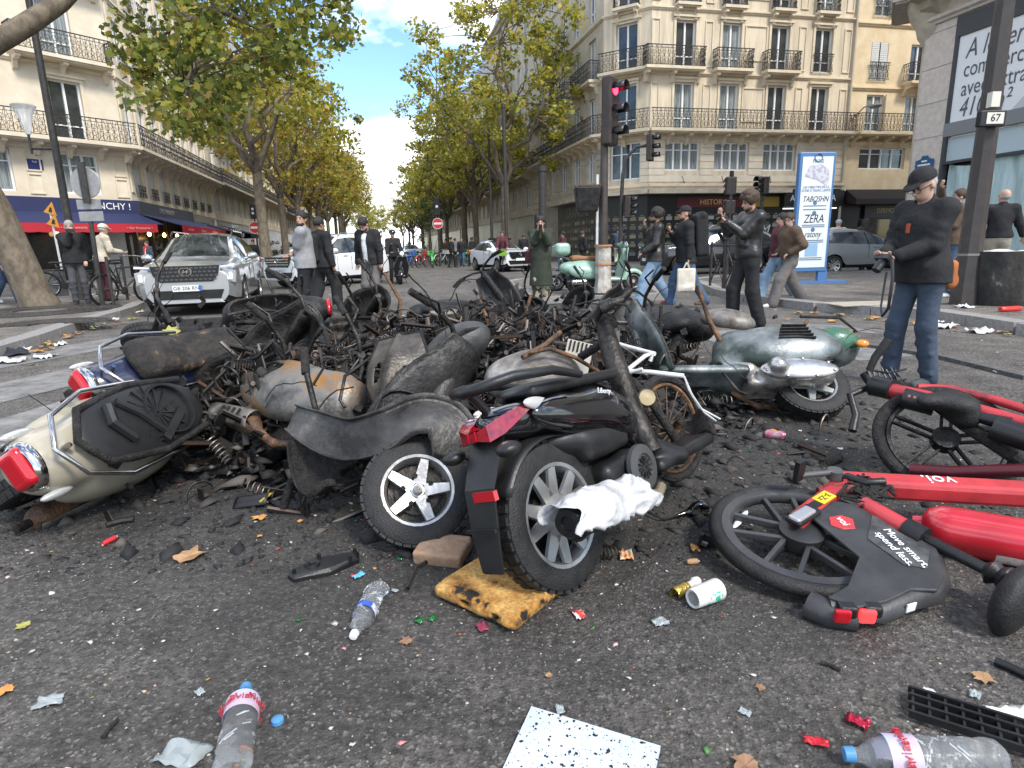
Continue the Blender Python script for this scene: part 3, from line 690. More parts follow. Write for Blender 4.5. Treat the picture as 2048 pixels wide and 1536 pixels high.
mansard(bA, [PA, PB, PB + ND * 18, PD, PC], 20)
pl = MB(); pl.prism([(-.36, -.22), (.36, -.22), (.36, .2), (.16, .24), (.1, .34), (-.1, .34), (-.16, .24), (-.36, .2)], 0, .03, 0, RX(R(90)))
plate = pl.obj('street_plate', mat('enamel_blue', (.025, .10, .20), .35), bA, M=inv @ FA @ T(.6, -.04, 3.55)); 
for z in (.16, .04, -.08): MB().box((0, -.035, z), (.22 if z > .1 else .5, .006, .05)).obj('plate_line', wframe, plate)

# ---- left corner building with the cafe
C1 = AT(281, 508, 31.0); C1.z = 0
ca = R(35.5); CL = C1 - Vector((math.sin(ca), math.cos(ca), 0)) * 7.2; LL = CL - ND * 16
E1 = C1 + BD * 17
bL = place(thing('cafe_building', 'cream stone corner building with curved iron balcony above the blue and red cafe', 'building', C1))
opc = [(1.8, 4.3, 1.6, 1.8), (5.1, 4.3, 1.6, 1.8)] + [(u, z, 1.2, 2.3) for z in (6.15, 9.75, 13.2, 16.3) for u in (1.8, 5.1)]
opc = [(1.8, 3.95, 1.7, 1.75), (5.1, 3.95, 1.7, 1.75)] + [(u, z, 1.25, 2.45) for z in (6.3, 9.7, 13.1, 16.2) for u in (1.8, 5.1)]
F = facade(bL, CL, C1, 3.7, 19.2, opc, stone2)
for i, o in enumerate(opc): window(bL, F, *o, 'wide' if i < 2 else 'french', .9 if i < 2 else .25); frame_mould(bL, F, *o, stone2) if i > 1 else None
balcony(bL, F, -.3, 7.5, 6.2, .9, ends=False, m=stone2)
for u in (5.1,): balcony(bL, F, u - 1.9, u + 1.9, 9.6, .8, m=stone2); balcony(bL, F, u - 1.9, u + 1.9, 13.0, .8, m=stone2)
guard(bL, F, 1.8, 9.7, 1.45); guard(bL, F, 1.8, 13.1, 1.45)
for z in (5.75, 9.2, 12.6, 15.9): band(bL, F, 0, 7.2, z, .18, .14, stone2)
for u in (.3, 3.4, 6.85): 
    for z, h_ in ((3.9, 1.8),): panel_mould(bL, F, u, z, .5, .8, stone2); panel_mould(bL, F, u, z + .95, .5, .8, stone2)
wl = [1.3 + 1.95 * i for i in range(8)]
opl = [(u, 3.95, 1.1, 1.8) for u in wl] + [(u, z, 1.05, 2.2) for z in (6.4, 9.8, 13.2, 16.3) for u in wl]
F = facade(bL, C1, E1, 3.7, 19.2, opl, stone2)
for i, o in enumerate(opl):
    window(bL, F, *o, 'mezz' if o[1] < 4 else 'french', .3)
    if o[1] > 8: guard(bL, F, o[0], o[1], 1.15, .85)
    elif o[1] < 4: guard(bL, F, o[0], o[1], 1.1, .6)
balcony(bL, F, -.25, 17, 6.2, .9, ends=False, m=stone2)
for z in (5.75, 9.2, 12.6, 15.9): band(bL, F, 0, 17, z, .18, .14, stone2)
for u in range(9): MB().box((.32 + 1.95 * u, -.03, 11.2), (.35, .06, 15)).obj('pilaster', stone2, bL, M=bL.matrix_world.inverted() @ F @ T(0, 0, 1.2) @ S(1, 1, .8))
facade(bL, LL, CL, 3.7, 19.2, [(4, 6.3, 1.2, 2.4), (8, 6.3, 1.2, 2.4)], stone2); balcony(bL, frame(LL, CL - LL), 0, 16.2, 6.2, .9, ends=False, m=stone2)
mansard(bL, [LL, CL, C1, E1, E1 - ND * 15], 19.2)
MB().box((8, .3, 1.85), (16, .2, 3.7)).obj('shopfront', shopd, bL, M=bL.matrix_world.inverted() @ frame(LL, CL - LL))
# cafe front
inv = bL.matrix_world.inverted()
navy = mat('navy_awning', (.022, .028, .085), .75); redv = mat('red_valance', (.42, .018, .03), .7); signw = mat('sign_white', (.75, .75, .75), .5)
fwarm = mat('cafe_interior', (.05, .035, .025), .6)
bulb = mat('warm_bulb', (1, .62, .22), .4, emit=6)
for (A, B_, nm) in ((CL, C1, 'FRENCHY !'), (C1, C1 + BD * 9.5, 'CHEZ FRENCHY')):
    Fq = frame(A, B_ - A); Ln = (B_ - A).length; M_ = inv @ Fq
    MB().box((Ln / 2, .35, 1.85), (Ln, .2, 3.7)).obj('shopfront', mat('cafe_glass', (.02, .018, .016), .12, 0, (.05, .035, .02), 2, spec=.7), bL, M=M_)
    MB().box((Ln / 2, -.12, 3.42), (Ln + .2, .35, .62)).obj('fascia', navy if nm[0] == 'F' else mat('fascia_slate', (.05, .055, .075), .5), bL, M=M_)
    text(nm, .43 if nm[0] == 'F' else .36, signw if nm[0] == 'F' else mat('sign_grey', (.30, .31, .33), .5), bL, M_ @ T(Ln - 1.3 if nm[0] == 'F' else 4.2, -.31, 3.42) @ RX(R(90)))
    aw = MB(); aw.add([(0, -.3, 3.1), (Ln, -.3, 3.1), (Ln + .3 * (nm[0] == 'F'), -2.1, 2.55), (-.2, -2.1, 2.55)], [(0, 1, 2, 3)]); awn = aw.obj('awning', navy, bL, solid=.03, M=M_)
    va = MB(); k = int(Ln / .25)
    va.add([p for i in range(k + 1) for p in ((-.2 + (Ln + .2) * i / k, -2.12 + .02 * math.sin(i), 2.56), (-.2 + (Ln + .2) * i / k, -2.12 + .02 * math.sin(i), 2.2 - .03 * (i % 2)))], [(2 * i, 2 * i + 1, 2 * i + 3, 2 * i + 2) for i in range(k)]); va.obj('valance', redv, awn, solid=.01)
    for i in range(3): text('\u2022 bar brasserie \u2022', .17, mat('valance_print', (.62, .35, .34), .6), awn, T(1.2 + i * 2.6, -2.16, 2.38) @ RX(R(90)))
    for i in range(int(Ln / 2.4)):
        MB().box((.3 + i * 2.4, .18, 1.55), (.14, .16, 3.1)).obj('shop_pilaster', mat('cafe_wood', (.06, .05, .045), .5), bL, M=M_)
        lb = MB(); lb.ell((1.4 + i * 2.4, -.1, 2.2), (.09, .09, .12)); lb.obj('wall_light', bulb, bL, M=M_)
    MB().box((Ln * .86, .15, 1.15), (.95, .08, 2.3)).obj('door', mat('door_white', (.42, .41, .39), .5), bL, M=M_)
Fq = frame(C1, BD)
for i in range(26): MB().ell((.4 + i * .32, -2.0, 2.17 - .05 * math.sin(i / 26 * math.pi * 4) ** 2), (.035, .035, .045), 0, None, 6, 4).obj('string_bulb', bulb, bL, M=inv @ Fq)
pl2 = MB(); pl2.box((3.45, -.03, 5.1), (.6, .03, .42)); pl2.obj('street_plate', mat('enamel_blue2', (.02, .03, .12), .35), bL, M=inv @ frame(CL, C1 - CL))
text('RUE', .1, signw, bL, inv @ frame(CL, C1 - CL) @ T(3.45, -.05, 5.2) @ RX(R(90)))
# tall restaurant awnings further along
for (b0, b1, nm, col_) in ((9.8, 13.5, None, (.012, .014, .03)), (16.5, 20.5, 'BAR\nTABAC\nCANOP\u00c9E', (.015, .02, .04))):
    ob = bL; M_ = inv @ frame(C1, BD)
    aw = MB(); aw.add([(b0, -.1, 3.2), (b1, -.1, 3.2), (b1, -2.4, 2.5), (b0, -2.4, 2.5), (b0, -2.4, 2.25), (b1, -2.4, 2.25), (b1, -.1, 2.25)], [(0, 1, 2, 3), (3, 2, 5, 4), (2, 1, 6, 5)]); ao = aw.obj('awning', mat('awning_dark%d' % b0, col_, .75), ob, M=M_)
    if nm: text(nm, .32, signw, ao, T(b0 - .02, -1.4, 2.75) @ RZ(R(-90)) @ RX(R(90)), sx=.8)

# ---- further houses down both sides of the boulevard
def row_house(P0, P1, label, m, flip=False, hgt=19, style=0, nm='town_house'):
    A, B_ = (P1, P0) if flip else (P0, P1)
    b = place(thing(nm, label, 'building', P0, group='houses along the boulevard')); Ln = (B_ - A).length; k = max(3, int(Ln / 2.5)); us = [Ln * (i + .5) / k for i in range(k)]
    op = [(u, 4.2, 1.3, 1.7) for u in us] + [(u, z, 1.1, 2.2) for z in (6.9, 10.1, 13.3, 16.2) if z + 2.3 < hgt for u in us]
    F = facade(b, A, B_, 3.6, hgt, op, m)
    for o in op:
        fm, pm = win_meshes(o[2], o[3], 'french'); inst('window', fm, b, b.matrix_world.inverted() @ F @ T(o[0], 0, o[1]))
        wi = MB
        inst('pane', meshes_full(o[2], o[3]), b.children[-1])
    balcony(b, F, 0, Ln, 6.75 - .4 * style, .8, ends=False, m=m)
    if style: balcony(b, F, Ln * .1, Ln * .55, 10.0, .7, m=m)
    for z in (6.4, 9.7, 12.9): band(b, F, 0, Ln, z, .18, .14, m)
    band(b, F, 0, Ln, hgt - .4, .4, .5, m)
    MB().box((Ln / 2, .2, 1.8), (Ln, .2, 3.6)).obj('shopfront', mat('far_shopfront', (.05, .048, .045), .3, 0, (.16, .14, .12), .5), b, M=b.matrix_world.inverted() @ F)
    s1 = (A - B_).normalized(); inn = Vector((-(B_ - A).y, (B_ - A).x, 0)).normalized()
    bx = MB(); pts = [A, B_, B_ + inn * 11, A + inn * 11]
    bx.add([(p.x, p.y, z) for z in (0, hgt) for p in pts], [(1, 2, 6, 5), (2, 3, 7, 6), (3, 0, 4, 7)]); bx.obj('side_wall', m, b, M=b.matrix_world.inverted())
    mansard(b, pts, hgt); return b
PF = {}
def meshes_full(w_, h_):
    k = (w_, h_)
    if k not in PF:
        p = MB(); p.add([(-w_ / 2, .21, 0), (w_ / 2, .21, 0), (w_ / 2, .21, h_), (-w_ / 2, .21, h_)], [(0, 1, 2, 3)]); PF[k] = meshof(p, 'pane', wglass)
    return PF[k]
nl = NB(C1)[0]; b0 = NB(C1)[1] + 17
for i, (ln, m_, lb) in enumerate(((16, stone3, 'grey stone town house with corbelled balconies after the cafe building'), (22, stone2, 'pale town house half hidden by the plane trees beyond the cafe'), (26, stone3, 'far grey town house on the cafe side of the boulevard'), (40, stone2, 'farthest pale town house on the cafe side of the boulevard'))):
    row_house(W(nl, b0 + .02), W(nl, b0 + ln), lb, m_, style=(i + 1) % 2, hgt=18.5 + i % 2); b0 += ln
nr_ = NB(C3)[0]; b0 = NB(E3)[1]
for i, (ln, m_, lb) in enumerate(((18, stone3, 'white upper storeyed town house behind the corner building'), (24, stone2, 'grey town house with carved front behind the forked plane tree'), (30, stone3, 'far town house on the shuttered shop side of the boulevard'), (40, stone2, 'farthest town house on the shuttered shop side'))):
    row_house(W(nr_, b0 + .02), W(nr_, b0 + ln), lb, m_, flip=True, style=i % 2, hgt=21 if i == 0 else 18.5); b0 += ln
# ================================================================== PLANE TREES
bark = mat('plane_bark', (.10, .078, .055), .9, 0, (.19, .155, .11), 6, .6, 18, col3=(.10, .085, .06), detail=9, stretch=(1, 1, .6))
leaf_g = vmat('leaves_green', [(0, (.07, .10, .016)), (.35, (.14, .18, .03)), (.62, (.24, .26, .045)), (.82, (.36, .34, .055)), (.94, (.42, .32, .06)), (1, (.26, .16, .05))], .55)
leaf_y = vmat('leaves_yellowing', [(0, (.13, .16, .025)), (.3, (.25, .27, .04)), (.55, (.38, .37, .055)), (.8, (.55, .47, .065)), (.95, (.50, .36, .06)), (1, (.32, .2, .05))], .55)
leaf_b = vmat('leaves_browning', [(0, (.18, .18, .03)), (.3, (.33, .30, .045)), (.6, (.48, .38, .06)), (.85, (.50, .33, .06)), (1, (.32, .2, .05))], .55)
for m_ in (leaf_g, leaf_y, leaf_b):
    bb = m_.node_tree.nodes['Principled BSDF']; bb.inputs['Subsurface Weight'].default_value = 0
    tr = m_.node_tree.nodes.new('ShaderNodeBsdfTranslucent'); mxs = m_.node_tree.nodes.new('ShaderNodeMixShader'); mxs.inputs[0].default_value = .5
    rr_ = [n for n in m_.node_tree.nodes if n.type == 'VALTORGB'][0]; ou = [n for n in m_.node_tree.nodes if n.type == 'OUTPUT_MATERIAL'][0]
    m_.node_tree.links.new(rr_.outputs['Color'], tr.inputs['Color']); m_.node_tree.links.new(bb.outputs[0], mxs.inputs[1]); m_.node_tree.links.new(tr.outputs[0], mxs.inputs[2]); m_.node_tree.links.new(mxs.outputs[0], ou.inputs[0])
LEAF5 = np.array([(0, -.5, 0), (.28, -.32, .03), (.5, -.02, -.05), (.24, .1, .02), (.22, .42, -.04), (0, .28, .03), (-.22, .42, -.04), (-.24, .1, .02), (-.5, -.02, -.05), (-.28, -.32, .03)])
LEAF4 = np.array([(0, -.5, 0), (.36, 0, .06), (0, .5, 0), (-.36, 0, .06)])
def leaves_mesh(name, centres, spread, per, size, m, seed, shape=LEAF4, flat=.75):
    r = np.random.default_rng(seed); n = len(centres) * per; k = len(shape)
    c = np.repeat(np.array(centres), per, 0); sp_ = np.repeat(np.array(spread), per)[:, None]
    d = r.normal(size=(n, 3)); d /= np.linalg.norm(d, axis=1)[:, None]; d *= (r.random((n, 1)) ** .5) * sp_; d[:, 2] *= flat
    p = c + d
    z = r.normal(size=(n, 3)) * .75; z[:, 2] += .8; z /= np.linalg.norm(z, axis=1)[:, None]
    x = np.cross(z, r.normal(size=(n, 3))); x /= np.linalg.norm(x, axis=1)[:, None]; y = np.cross(z, x)
    s = size * (.65 + .7 * r.random((n, 1, 1)))
    V = p[:, None, :] + s * (shape[None, :, 0:1] * x[:, None, :] + shape[None, :, 1:2] * y[:, None, :] + shape[None, :, 2:3] * z[:, None, :])
    me = bpy.data.meshes.new(name); me.vertices.add(n * k); me.vertices.foreach_set('co', V.astype(np.float32).ravel())
    me.loops.add(n * k); me.polygons.add(n); me.loops.foreach_set('vertex_index', np.arange(n * k, dtype=np.int32)); me.polygons.foreach_set('loop_start', np.arange(0, n * k, k, dtype=np.int32))
    me.update(calc_edges=True); me.materials.append(m); return me
def wob(a, b, k, amp, r):
    a, b = Vector(a), Vector(b); L_ = (b - a).length
    return [a.lerp(b, i / k) + Vector((r.uniform(-1, 1), r.uniform(-1, 1), r.uniform(-.5, .9))) * amp * L_ * math.sin(math.pi * i / k) for i in range(k + 1)]
def tree_meshes(seed, fork, crown_c, crown_r, trunk_r, m, ncl=150, per=70, leaf=.26, shape=LEAF4, limbs=6, lo=-.75, spread=.75, extra=None, lean=(0, 0)):
    r = random.Random(seed); tr = MB(); top = Vector((lean[0], lean[1], fork))
    tr.tube([(0, 0, -.05), (lean[0] * .05, lean[1] * .05, .25), (lean[0] * .3, lean[1] * .3, fork * .35), (lean[0] * .7, lean[1] * .7, fork * .7), top], [trunk_r * 1.3, trunk_r * 1.08, trunk_r, trunk_r * .92, trunk_r * .85], 12)
    cl = []; sp_ = []; cc = Vector(crown_c)
    for i in range(ncl):
        while True:
            d = Vector((r.uniform(-1, 1), r.uniform(-1, 1), r.uniform(lo, 1)))
            if .28 < d.length < 1: break
        d = d * (.62 + .38 * r.random()) / max(d.length, .01) ** .45 if r.random() < .7 else d
        if d.length > 1: d.normalize()
        p = cc + Vector((d.x * crown_r[0], d.y * crown_r[1], d.z * crown_r[2])); cl.append(p); sp_.append(spread * r.uniform(.6, 1.25))
    if extra:
        for p, s_ in extra: cl.append(Vector(p)); sp_.append(s_)
    ends = []
    for i in range(limbs):
        a = 2 * math.pi * (i + r.uniform(-.25, .25)) / limbs; e = cc + Vector((math.cos(a) * crown_r[0] * .55, math.sin(a) * crown_r[1] * .55, crown_r[2] * r.uniform(-.35, .45)))
        pts = wob(top - Vector((0, 0, .15)), e, 6, .1, r); tr.tube(pts, [trunk_r * (.62 - .075 * j) for j in range(7)], 8); ends += pts[2:]
    e = cc + Vector((0, 0, crown_r[2] * .6)); pts = wob(top - Vector((0, 0, .15)), e, 6, .06, r); tr.tube(pts, [trunk_r * (.75 - .1 * j) for j in range(7)], 8); ends += pts[2:]
    for p in cl:
        q = min(ends, key=lambda x: (x - p).length + r.uniform(0, .6)); pts = wob(q, p, 4, .12, r); tr.tube(pts, [trunk_r * .16, trunk_r * .13, trunk_r * .09, trunk_r * .06, .012], 5, caps=False)
    return meshof(tr, 'trunk', bark, 60), leaves_mesh('crown', cl, sp_, per, leaf, m, seed, shape)
def put_tree(label, loc, meshes, rz=0, sc_=1, group='plane trees along the boulevard'):
    t = thing('plane_tree', label, 'tree', loc, (0, 0, rz), group); t.scale = (sc_,) * 3
    inst('trunk', meshes[0], t); inst('crown', meshes[1], t); return t
# near-left tree whose boughs hang over the road
nt_ = G(82, 612, KZ); 
ex = []
rr = random.Random(5)
for _ in range(125):
    a = rr.random(); px = 265 + 430 * a; top_y = -120; bot = 60 + 230 * (1 - abs(a - .28) ** .8) * (1 - .75 * max(0, a - .45) / .55)
    p = AT(px, rr.uniform(top_y, max(top_y + 40, bot)), rr.uniform(13.5, 20)) - nt_; ex.append((p, rr.uniform(.35, .8)))
mm = tree_meshes(3, 5.6, (-1.5, 2.5, 10.5), (4.6, 4.8, 3.6), .31, leaf_g, 80, 40, .17, LEAF5, 5, -.4, .7, None, (-1.15, -.9))
t = put_tree('thick leaning plane tree growing through the round pavement grate', nt_, mm)
bo = MB(); r5 = random.Random(8)
tip = Vector((-1.15, -.9, 5.6)); 
hubs = []
mainp = [AT(-30, 100, 13.0) - nt_, AT(60, 45, 13.2) - nt_, AT(120, 5, 13.6) - nt_, AT(230, -110, 14.5) - nt_, AT(400, -120, 16) - nt_, AT(560, -60, 17) - nt_]
bo.tube([tip] + mainp, [.3, .22, .19, .17, .14, .1, .05], 9); hubs += mainp[3:]
for h_ in ((430, 20, 16.5), (340, 60, 16), (520, 60, 17.5), (450, 150, 17), (370, 170, 16), (600, 40, 18)):
    e = AT(*h_) - nt_; q = min(hubs, key=lambda x: (x - e).length); pts = wob(q, e, 5, .08, r5); bo.tube(pts, [.09, .075, .06, .05, .04, .025], 6); hubs += pts[2:]
for p, s_ in ex:
    q = min(hubs, key=lambda x: (x - p).length); bo.tube(wob(q, p, 3, .1, r5), [.028, .022, .015, .008], 4, caps=False)
bo.obj('bough', bark, t, smooth=60)
inst('foliage', leaves_mesh('foliage', [p for p, s_ in ex], [s_ for p, s_ in ex], 52, .165, leaf_g, 9, LEAF5), t)
TA = tree_meshes(11, 4.6, (0, 0, 8.2), (4.4, 4.4, 3.6), .24, leaf_y, 85, 50, .23)
TB = tree_meshes(23, 4.2, (0, 0, 7.6), (4.0, 4.0, 4.0), .2, leaf_b, 85, 50, .23)
TC = tree_meshes(37, 4.6, (0, 0, 10.2), (5.8, 5.8, 6.2), .27, leaf_y, 130, 62, .25)
TD = tree_meshes(41, 4.0, (0, 0, 9.0), (4.6, 4.6, 5.0), .22, leaf_y, 105, 52, .27)
p = AT(530, 491, 29); p.z = KZ; put_tree('plane tree with browning leaves by the red no entry sign', p, TA, 1.2, 1.0)
nrow = NB(p)[0]; br = NB(p)[1]
for i, d in enumerate((9, 17, 26, 35, 45, 56, 68, 82, 98, 118)):
    put_tree('%s plane tree beyond the cafe, number %s counted from the no entry sign' % (('browning', 'yellow', 'rusty', 'thin yellowing')[i % 4], ('two', 'three', 'four', 'five', 'six', 'seven', 'eight', 'nine', 'ten', 'eleven')[i]), W(nrow + rnd.uniform(-.4, .4), br + d, KZ), (TB, TD, TB, TA)[i % 4], rnd.uniform(0, 6), rnd.uniform(.95, 1.15) * (1.0 + .04 * i), 'plane trees on the cafe side')
p = AT(1012, 491, 40); p.z = KZ; put_tree('tall forked plane tree beside the burnt corner shopfront', p, TC, .4, 1.05)
n2 = NB(p)[0]; b2 = NB(p)[1]
for i, d in enumerate((9, 18, 28, 39, 51, 64, 80, 100, 122)):
    put_tree('%s plane tree, number %s of its row from the tall forked tree' % (('yellowing', 'tall green', 'pale yellow', 'thin')[i % 4], ('two', 'three', 'four', 'five', 'six', 'seven', 'eight', 'nine', 'ten')[i]), W(n2 + rnd.uniform(-.4, .4), b2 + d, KZ), (TD, TC, TD, TA)[i % 4], rnd.uniform(0, 6), rnd.uniform(.9, 1.05), 'plane trees on the shuttered shop side')
for i, d in enumerate((150, 165, 182)):
    put_tree('yellow tree closing the far end of the boulevard', W(-2 + i * 3, d + 30, 0), TD, i, 1.15, 'far trees at the end of the boulevard')
# planters and hedges
hedge = vmat('hedge_leaves', [(0, (.03, .05, .012)), (.5, (.06, .09, .02)), (1, (.10, .13, .03))], .6)
def shrub(label, loc, w_, d_, h_, seed, pot=True, nm='potted_shrub'):
    t = thing(nm, label, 'shrub', loc); r = random.Random(seed)
    ph = .45 if pot else .02
    if pot: MB().box((0, 0, .23), (w_ * .7, d_ * .7, .46), tp=1.1).obj('pot', dmetal, t)
    cl = [(r.gauss(0, w_ * .28), r.gauss(0, d_ * .28), ph + h_ * r.random() ** .8) for _ in range(26)]
    inst('foliage', leaves_mesh('foliage', cl, [.3] * 26, 60, .12, hedge, seed), t)
    st = MB(); [st.tube([(0, 0, ph - .05), c], [.03, .008], 4) for c in cl[:9]]; st.obj('stem', bark, t); return t
shrub('round green shrub in dark pot beside the white menu board', G(290, 553), 1.9, 1.2, 1.7, 1)
shrub('leafy shrub in pot below the cafe lamps', G(250, 553), 1.5, 1.0, 1.2, 2)
shrub('low green shrub in pot beneath the roadworks sign', G(105, 560), 1.6, 1.0, 1.0, 3)
shrub('clipped hedge planter beside the white car', G(565, 527), 2.6, 1.2, 1.6, 4)
shrub('second clipped hedge planter behind the white car', G(600, 525), 2.2, 1.2, 1.5, 5)
shrub('small street shrub beside the no entry sign and signal', G(862, 531), 2.4, 1.6, 4.2, 6, False, 'street_shrub')
# ================================================================== STREET FURNITURE
def up(px0, py0, px1, py1, z0=0.0, Y=None):
    a = G(px0, py0, z0); b = AT(px1, py1, a.y); return a, b
signred = mat('sign_red', (.52, .03, .03), .4); signwh = mat('sign_face_white', (.75, .75, .73), .4); galv = mat('galvanised', (.25, .25, .25), .5, .4, (.32, .31, .30), 8)
# street lamp on the left
a = G(165, 600, KZ); t = thing('street_lamp', 'dark street lamp post with glass funnel lantern on side arm', 'street lamp', a)
b = AT(62, 0, a.y) - a; b = Vector((0, 0, 9.0))
MB().tube([(0, 0, 0), (0, 0, .9), b * .4, b], [.12, .095, .08, .065], 12).obj('post', ironm, t, smooth=40)
pa = AT(112, 298, a.y) - a; s_ = (pa.z / b.z); pa.x = b.x * s_
ar = MB(); e = AT(62, 297, a.y) - a; ar.tube([pa, e], .03, 8); ar.tube([e + Vector((0, 0, -.12)), e + Vector((0, 0, .32))], .028, 8); ar.obj('arm', ironm, t)
lg = MB(); lg.lathe([(.05, .3), (.09, .5), (.14, .72), (.24, .9), (.25, .93), (.22, .95), (.02, .96)], 20, 0, T(*e)); lg.obj('lantern', mat('lantern_glass', (.75, .78, .8), .15, 0, trans=.6, alpha=.75), t, smooth=50)
# round sign seen from behind, leaning
a = G(206, 612, KZ); tp_ = AT(166, 338, a.y); t = thing('no_entry_sign', 'leaning round road sign seen from behind with two small plates', 'road sign', a)
d = tp_ - a
MB().tube([(0, 0, 0), d], .045, 10).obj('post', ironm, t)
c = AT(171, 366, a.y - .06) - a; MB().lathe([(0, -.012), (.30, -.012), (.31, 0), (.30, .012), (0, .012)], 36, 0, T(*c) @ RX(R(90)) ).obj('sign_disc', galv, t, smooth=30)
MB().lathe([(0, 0), (.295, 0)], 36, 0, T(*c) @ T(0, .02, 0) @ RX(R(-90))).obj('sign_face', signred, t)
MB().box((c.x, c.y - .05, c.z), (.14, .05, .8), 0).obj('bracket', ironm, t)
for (x, y) in ((178, 409), (183, 433)):
    c2 = AT(x, y, a.y - .03) - a; MB().box(tuple(c2), (.5, .03, .2), 0).obj('plate', galv, t, bevel=.01)
# temporary roadworks triangles
a = G(131, 575, KZ); t = thing('roadworks_sign', 'white slanting post with two orange triangular roadworks signs', 'road sign', a)
d = AT(98, 412, a.y) - a; MB().tube([(0, 0, 0), d], .035, 8).obj('post', white, t)
for (x, y) in ((102, 418), (108, 442)):
    c = AT(x, y, a.y - .05) - a; MB().prism([(-.22, -.17), (.22, -.17), (0, .24)], 0, .02, 0, T(*c) @ RX(R(90)) @ RZ(R(-18))).obj('triangle', mat('sign_orange', (.62, .26, .02), .4), t)
    MB().prism([(-.05, -.1), (.07, -.1), (.02, .06), (-.03, .05)], 0, .01, 0, T(*(c + Vector((0, -.025, 0)))) @ RX(R(90)) @ RZ(R(-18))).obj('pictogram', blackp, t)
# tree grates
gm = mat('cast_iron_grate', (.05, .045, .042), .6, .3, (.09, .08, .07), 12, .2)
def grate(label, c, R0, R1, a0, a1, n=40):
    mb = MB(); 
    for k in range(7):
        r_ = R0 + (R1 - R0) * k / 6; mb.lathe([(r_ - .025, .0), (r_ - .025, .02), (r_ + .025, .02), (r_ + .025, .0)], n, 0, None, a0, a1)
    for i in range(n + 1):
        an = a0 + (a1 - a0) * i / n; mb.box(((R0 + R1) / 2, 0, .008), (R1 - R0, .03, .016), 0, RZ(an))
    o = mb.obj('tree_grate', gm); o.location = (c.x, c.y, KZ + .004); tag(o, label, 'tree grate'); return o
grate('round cast iron grate round the leaning plane tree', G(85, 622, KZ), .5, 1.35, 0, 2 * math.pi, 56)
grate('half moon iron grate set in the pavement near the kerb', G(95, 650, KZ), .25, .85, R(20), R(200), 26)
# bins
def barrier(label, pa, pb, h=.95):
    t = thing('pedestrian_barrier', label, 'barrier', pa); d = pb - pa; L_ = d.length; M_ = RZ(math.atan2(d.y, d.x))
    for x in (0, L_): MB().tube([(x, 0, 0), (x, 0, h + .08)], .032, 10).obj('post', ironm, t, smooth=40, M=M_)
    MB().tube([(0, 0, h), (L_, 0, h)], .022, 8).obj('top_rail', ironm, t, M=M_)
    for p, q_ in (((0, .1), (L_, h - .06)), ((0, h - .06), (L_, .1))): MB().tube([(p[0], .004 * (p[1] > .3), p[1]), (q_[0], .004 * (p[1] > .3), q_[1])], .016, 6).obj('cross_bar', ironm, t, M=M_)
    MB().torus(.14, .014, 20, 6, 0, T(L_ / 2, 0, h / 2) @ RX(R(90))).obj('ring', ironm, t, M=M_)
    return t
barrier('iron cross barrier with a bicycle leaning on it by the kerb', G(228, 612, KZ), G(256, 600, KZ))
barrier('iron cross barrier standing behind the leaning sign post', G(205, 611, KZ), G(176, 598, KZ))
barrier('iron cross barrier in front of the phone photographer in black', G(1420, 572, KZ), G(1446, 577, KZ))
barrier('iron cross barrier nearest the blue traffic panel', G(1450, 578, KZ), G(1478, 584, KZ))
# no entry signs and signals
def noentry(label, base, c, r, plate=True, sig=None):
    t = thing('no_entry_post', label, 'road sign', base)
    top = c.z - base.z + r + .1
    MB().tube([(0, 0, 0), (0, 0, (sig or top))], .05, 10).obj('post', ironm, t)
    y = -.09
    MB().lathe([(0, .012), (r, .012), (r, -.012), (0, -.012)], 32, 0, T(0, y, c.z - base.z) @ RX(R(90))).obj('sign_disc', signred, t)
    MB().lathe([(r * .93, .016), (r, .016)], 32, 0, T(0, y, c.z - base.z) @ RX(R(90))).obj('sign_rim', signwh, t)
    MB().box((0, y - .018, c.z - base.z), (r * 1.45, .012, r * .36)).obj('sign_bar', signwh, t)
    return t
b = G(521, 542, 0); c = AT(520, 455, b.y); t = noentry('red and white no entry sign on the tree lined corner by cars', b, c, .36, sig=None)
MB().box((0, -.1, c.z + .95), (.36, .12, .85)).obj('signal_back', blackp, t, bevel=.03); MB().tube([(0, 0, c.z), (0, 0, c.z + 1.3)], .05, 8).obj('post', ironm, t)
for z_ in (1.1, .85): MB().box((0, -.165, c.z + z_), (.13, .01, .13)).obj('sticker', signwh, t)
b = G(880, 533, 0); c = AT(880, 447, b.y); t = noentry('red and white no entry sign below dark signal in mid boulevard', b, c, .33)
z_ = AT(878, 413, b.y).z; MB().box((0, -.08, z_), (.36, .14, 1.1)).obj('signal_back', blackp, t, bevel=.03); MB().tube([(0, 0, 2), (0, 0, z_)], .05, 8).obj('post', ironm, t)
MB().box((0, -.16, z_), (.14, .01, .14)).obj('sticker', signwh, t)
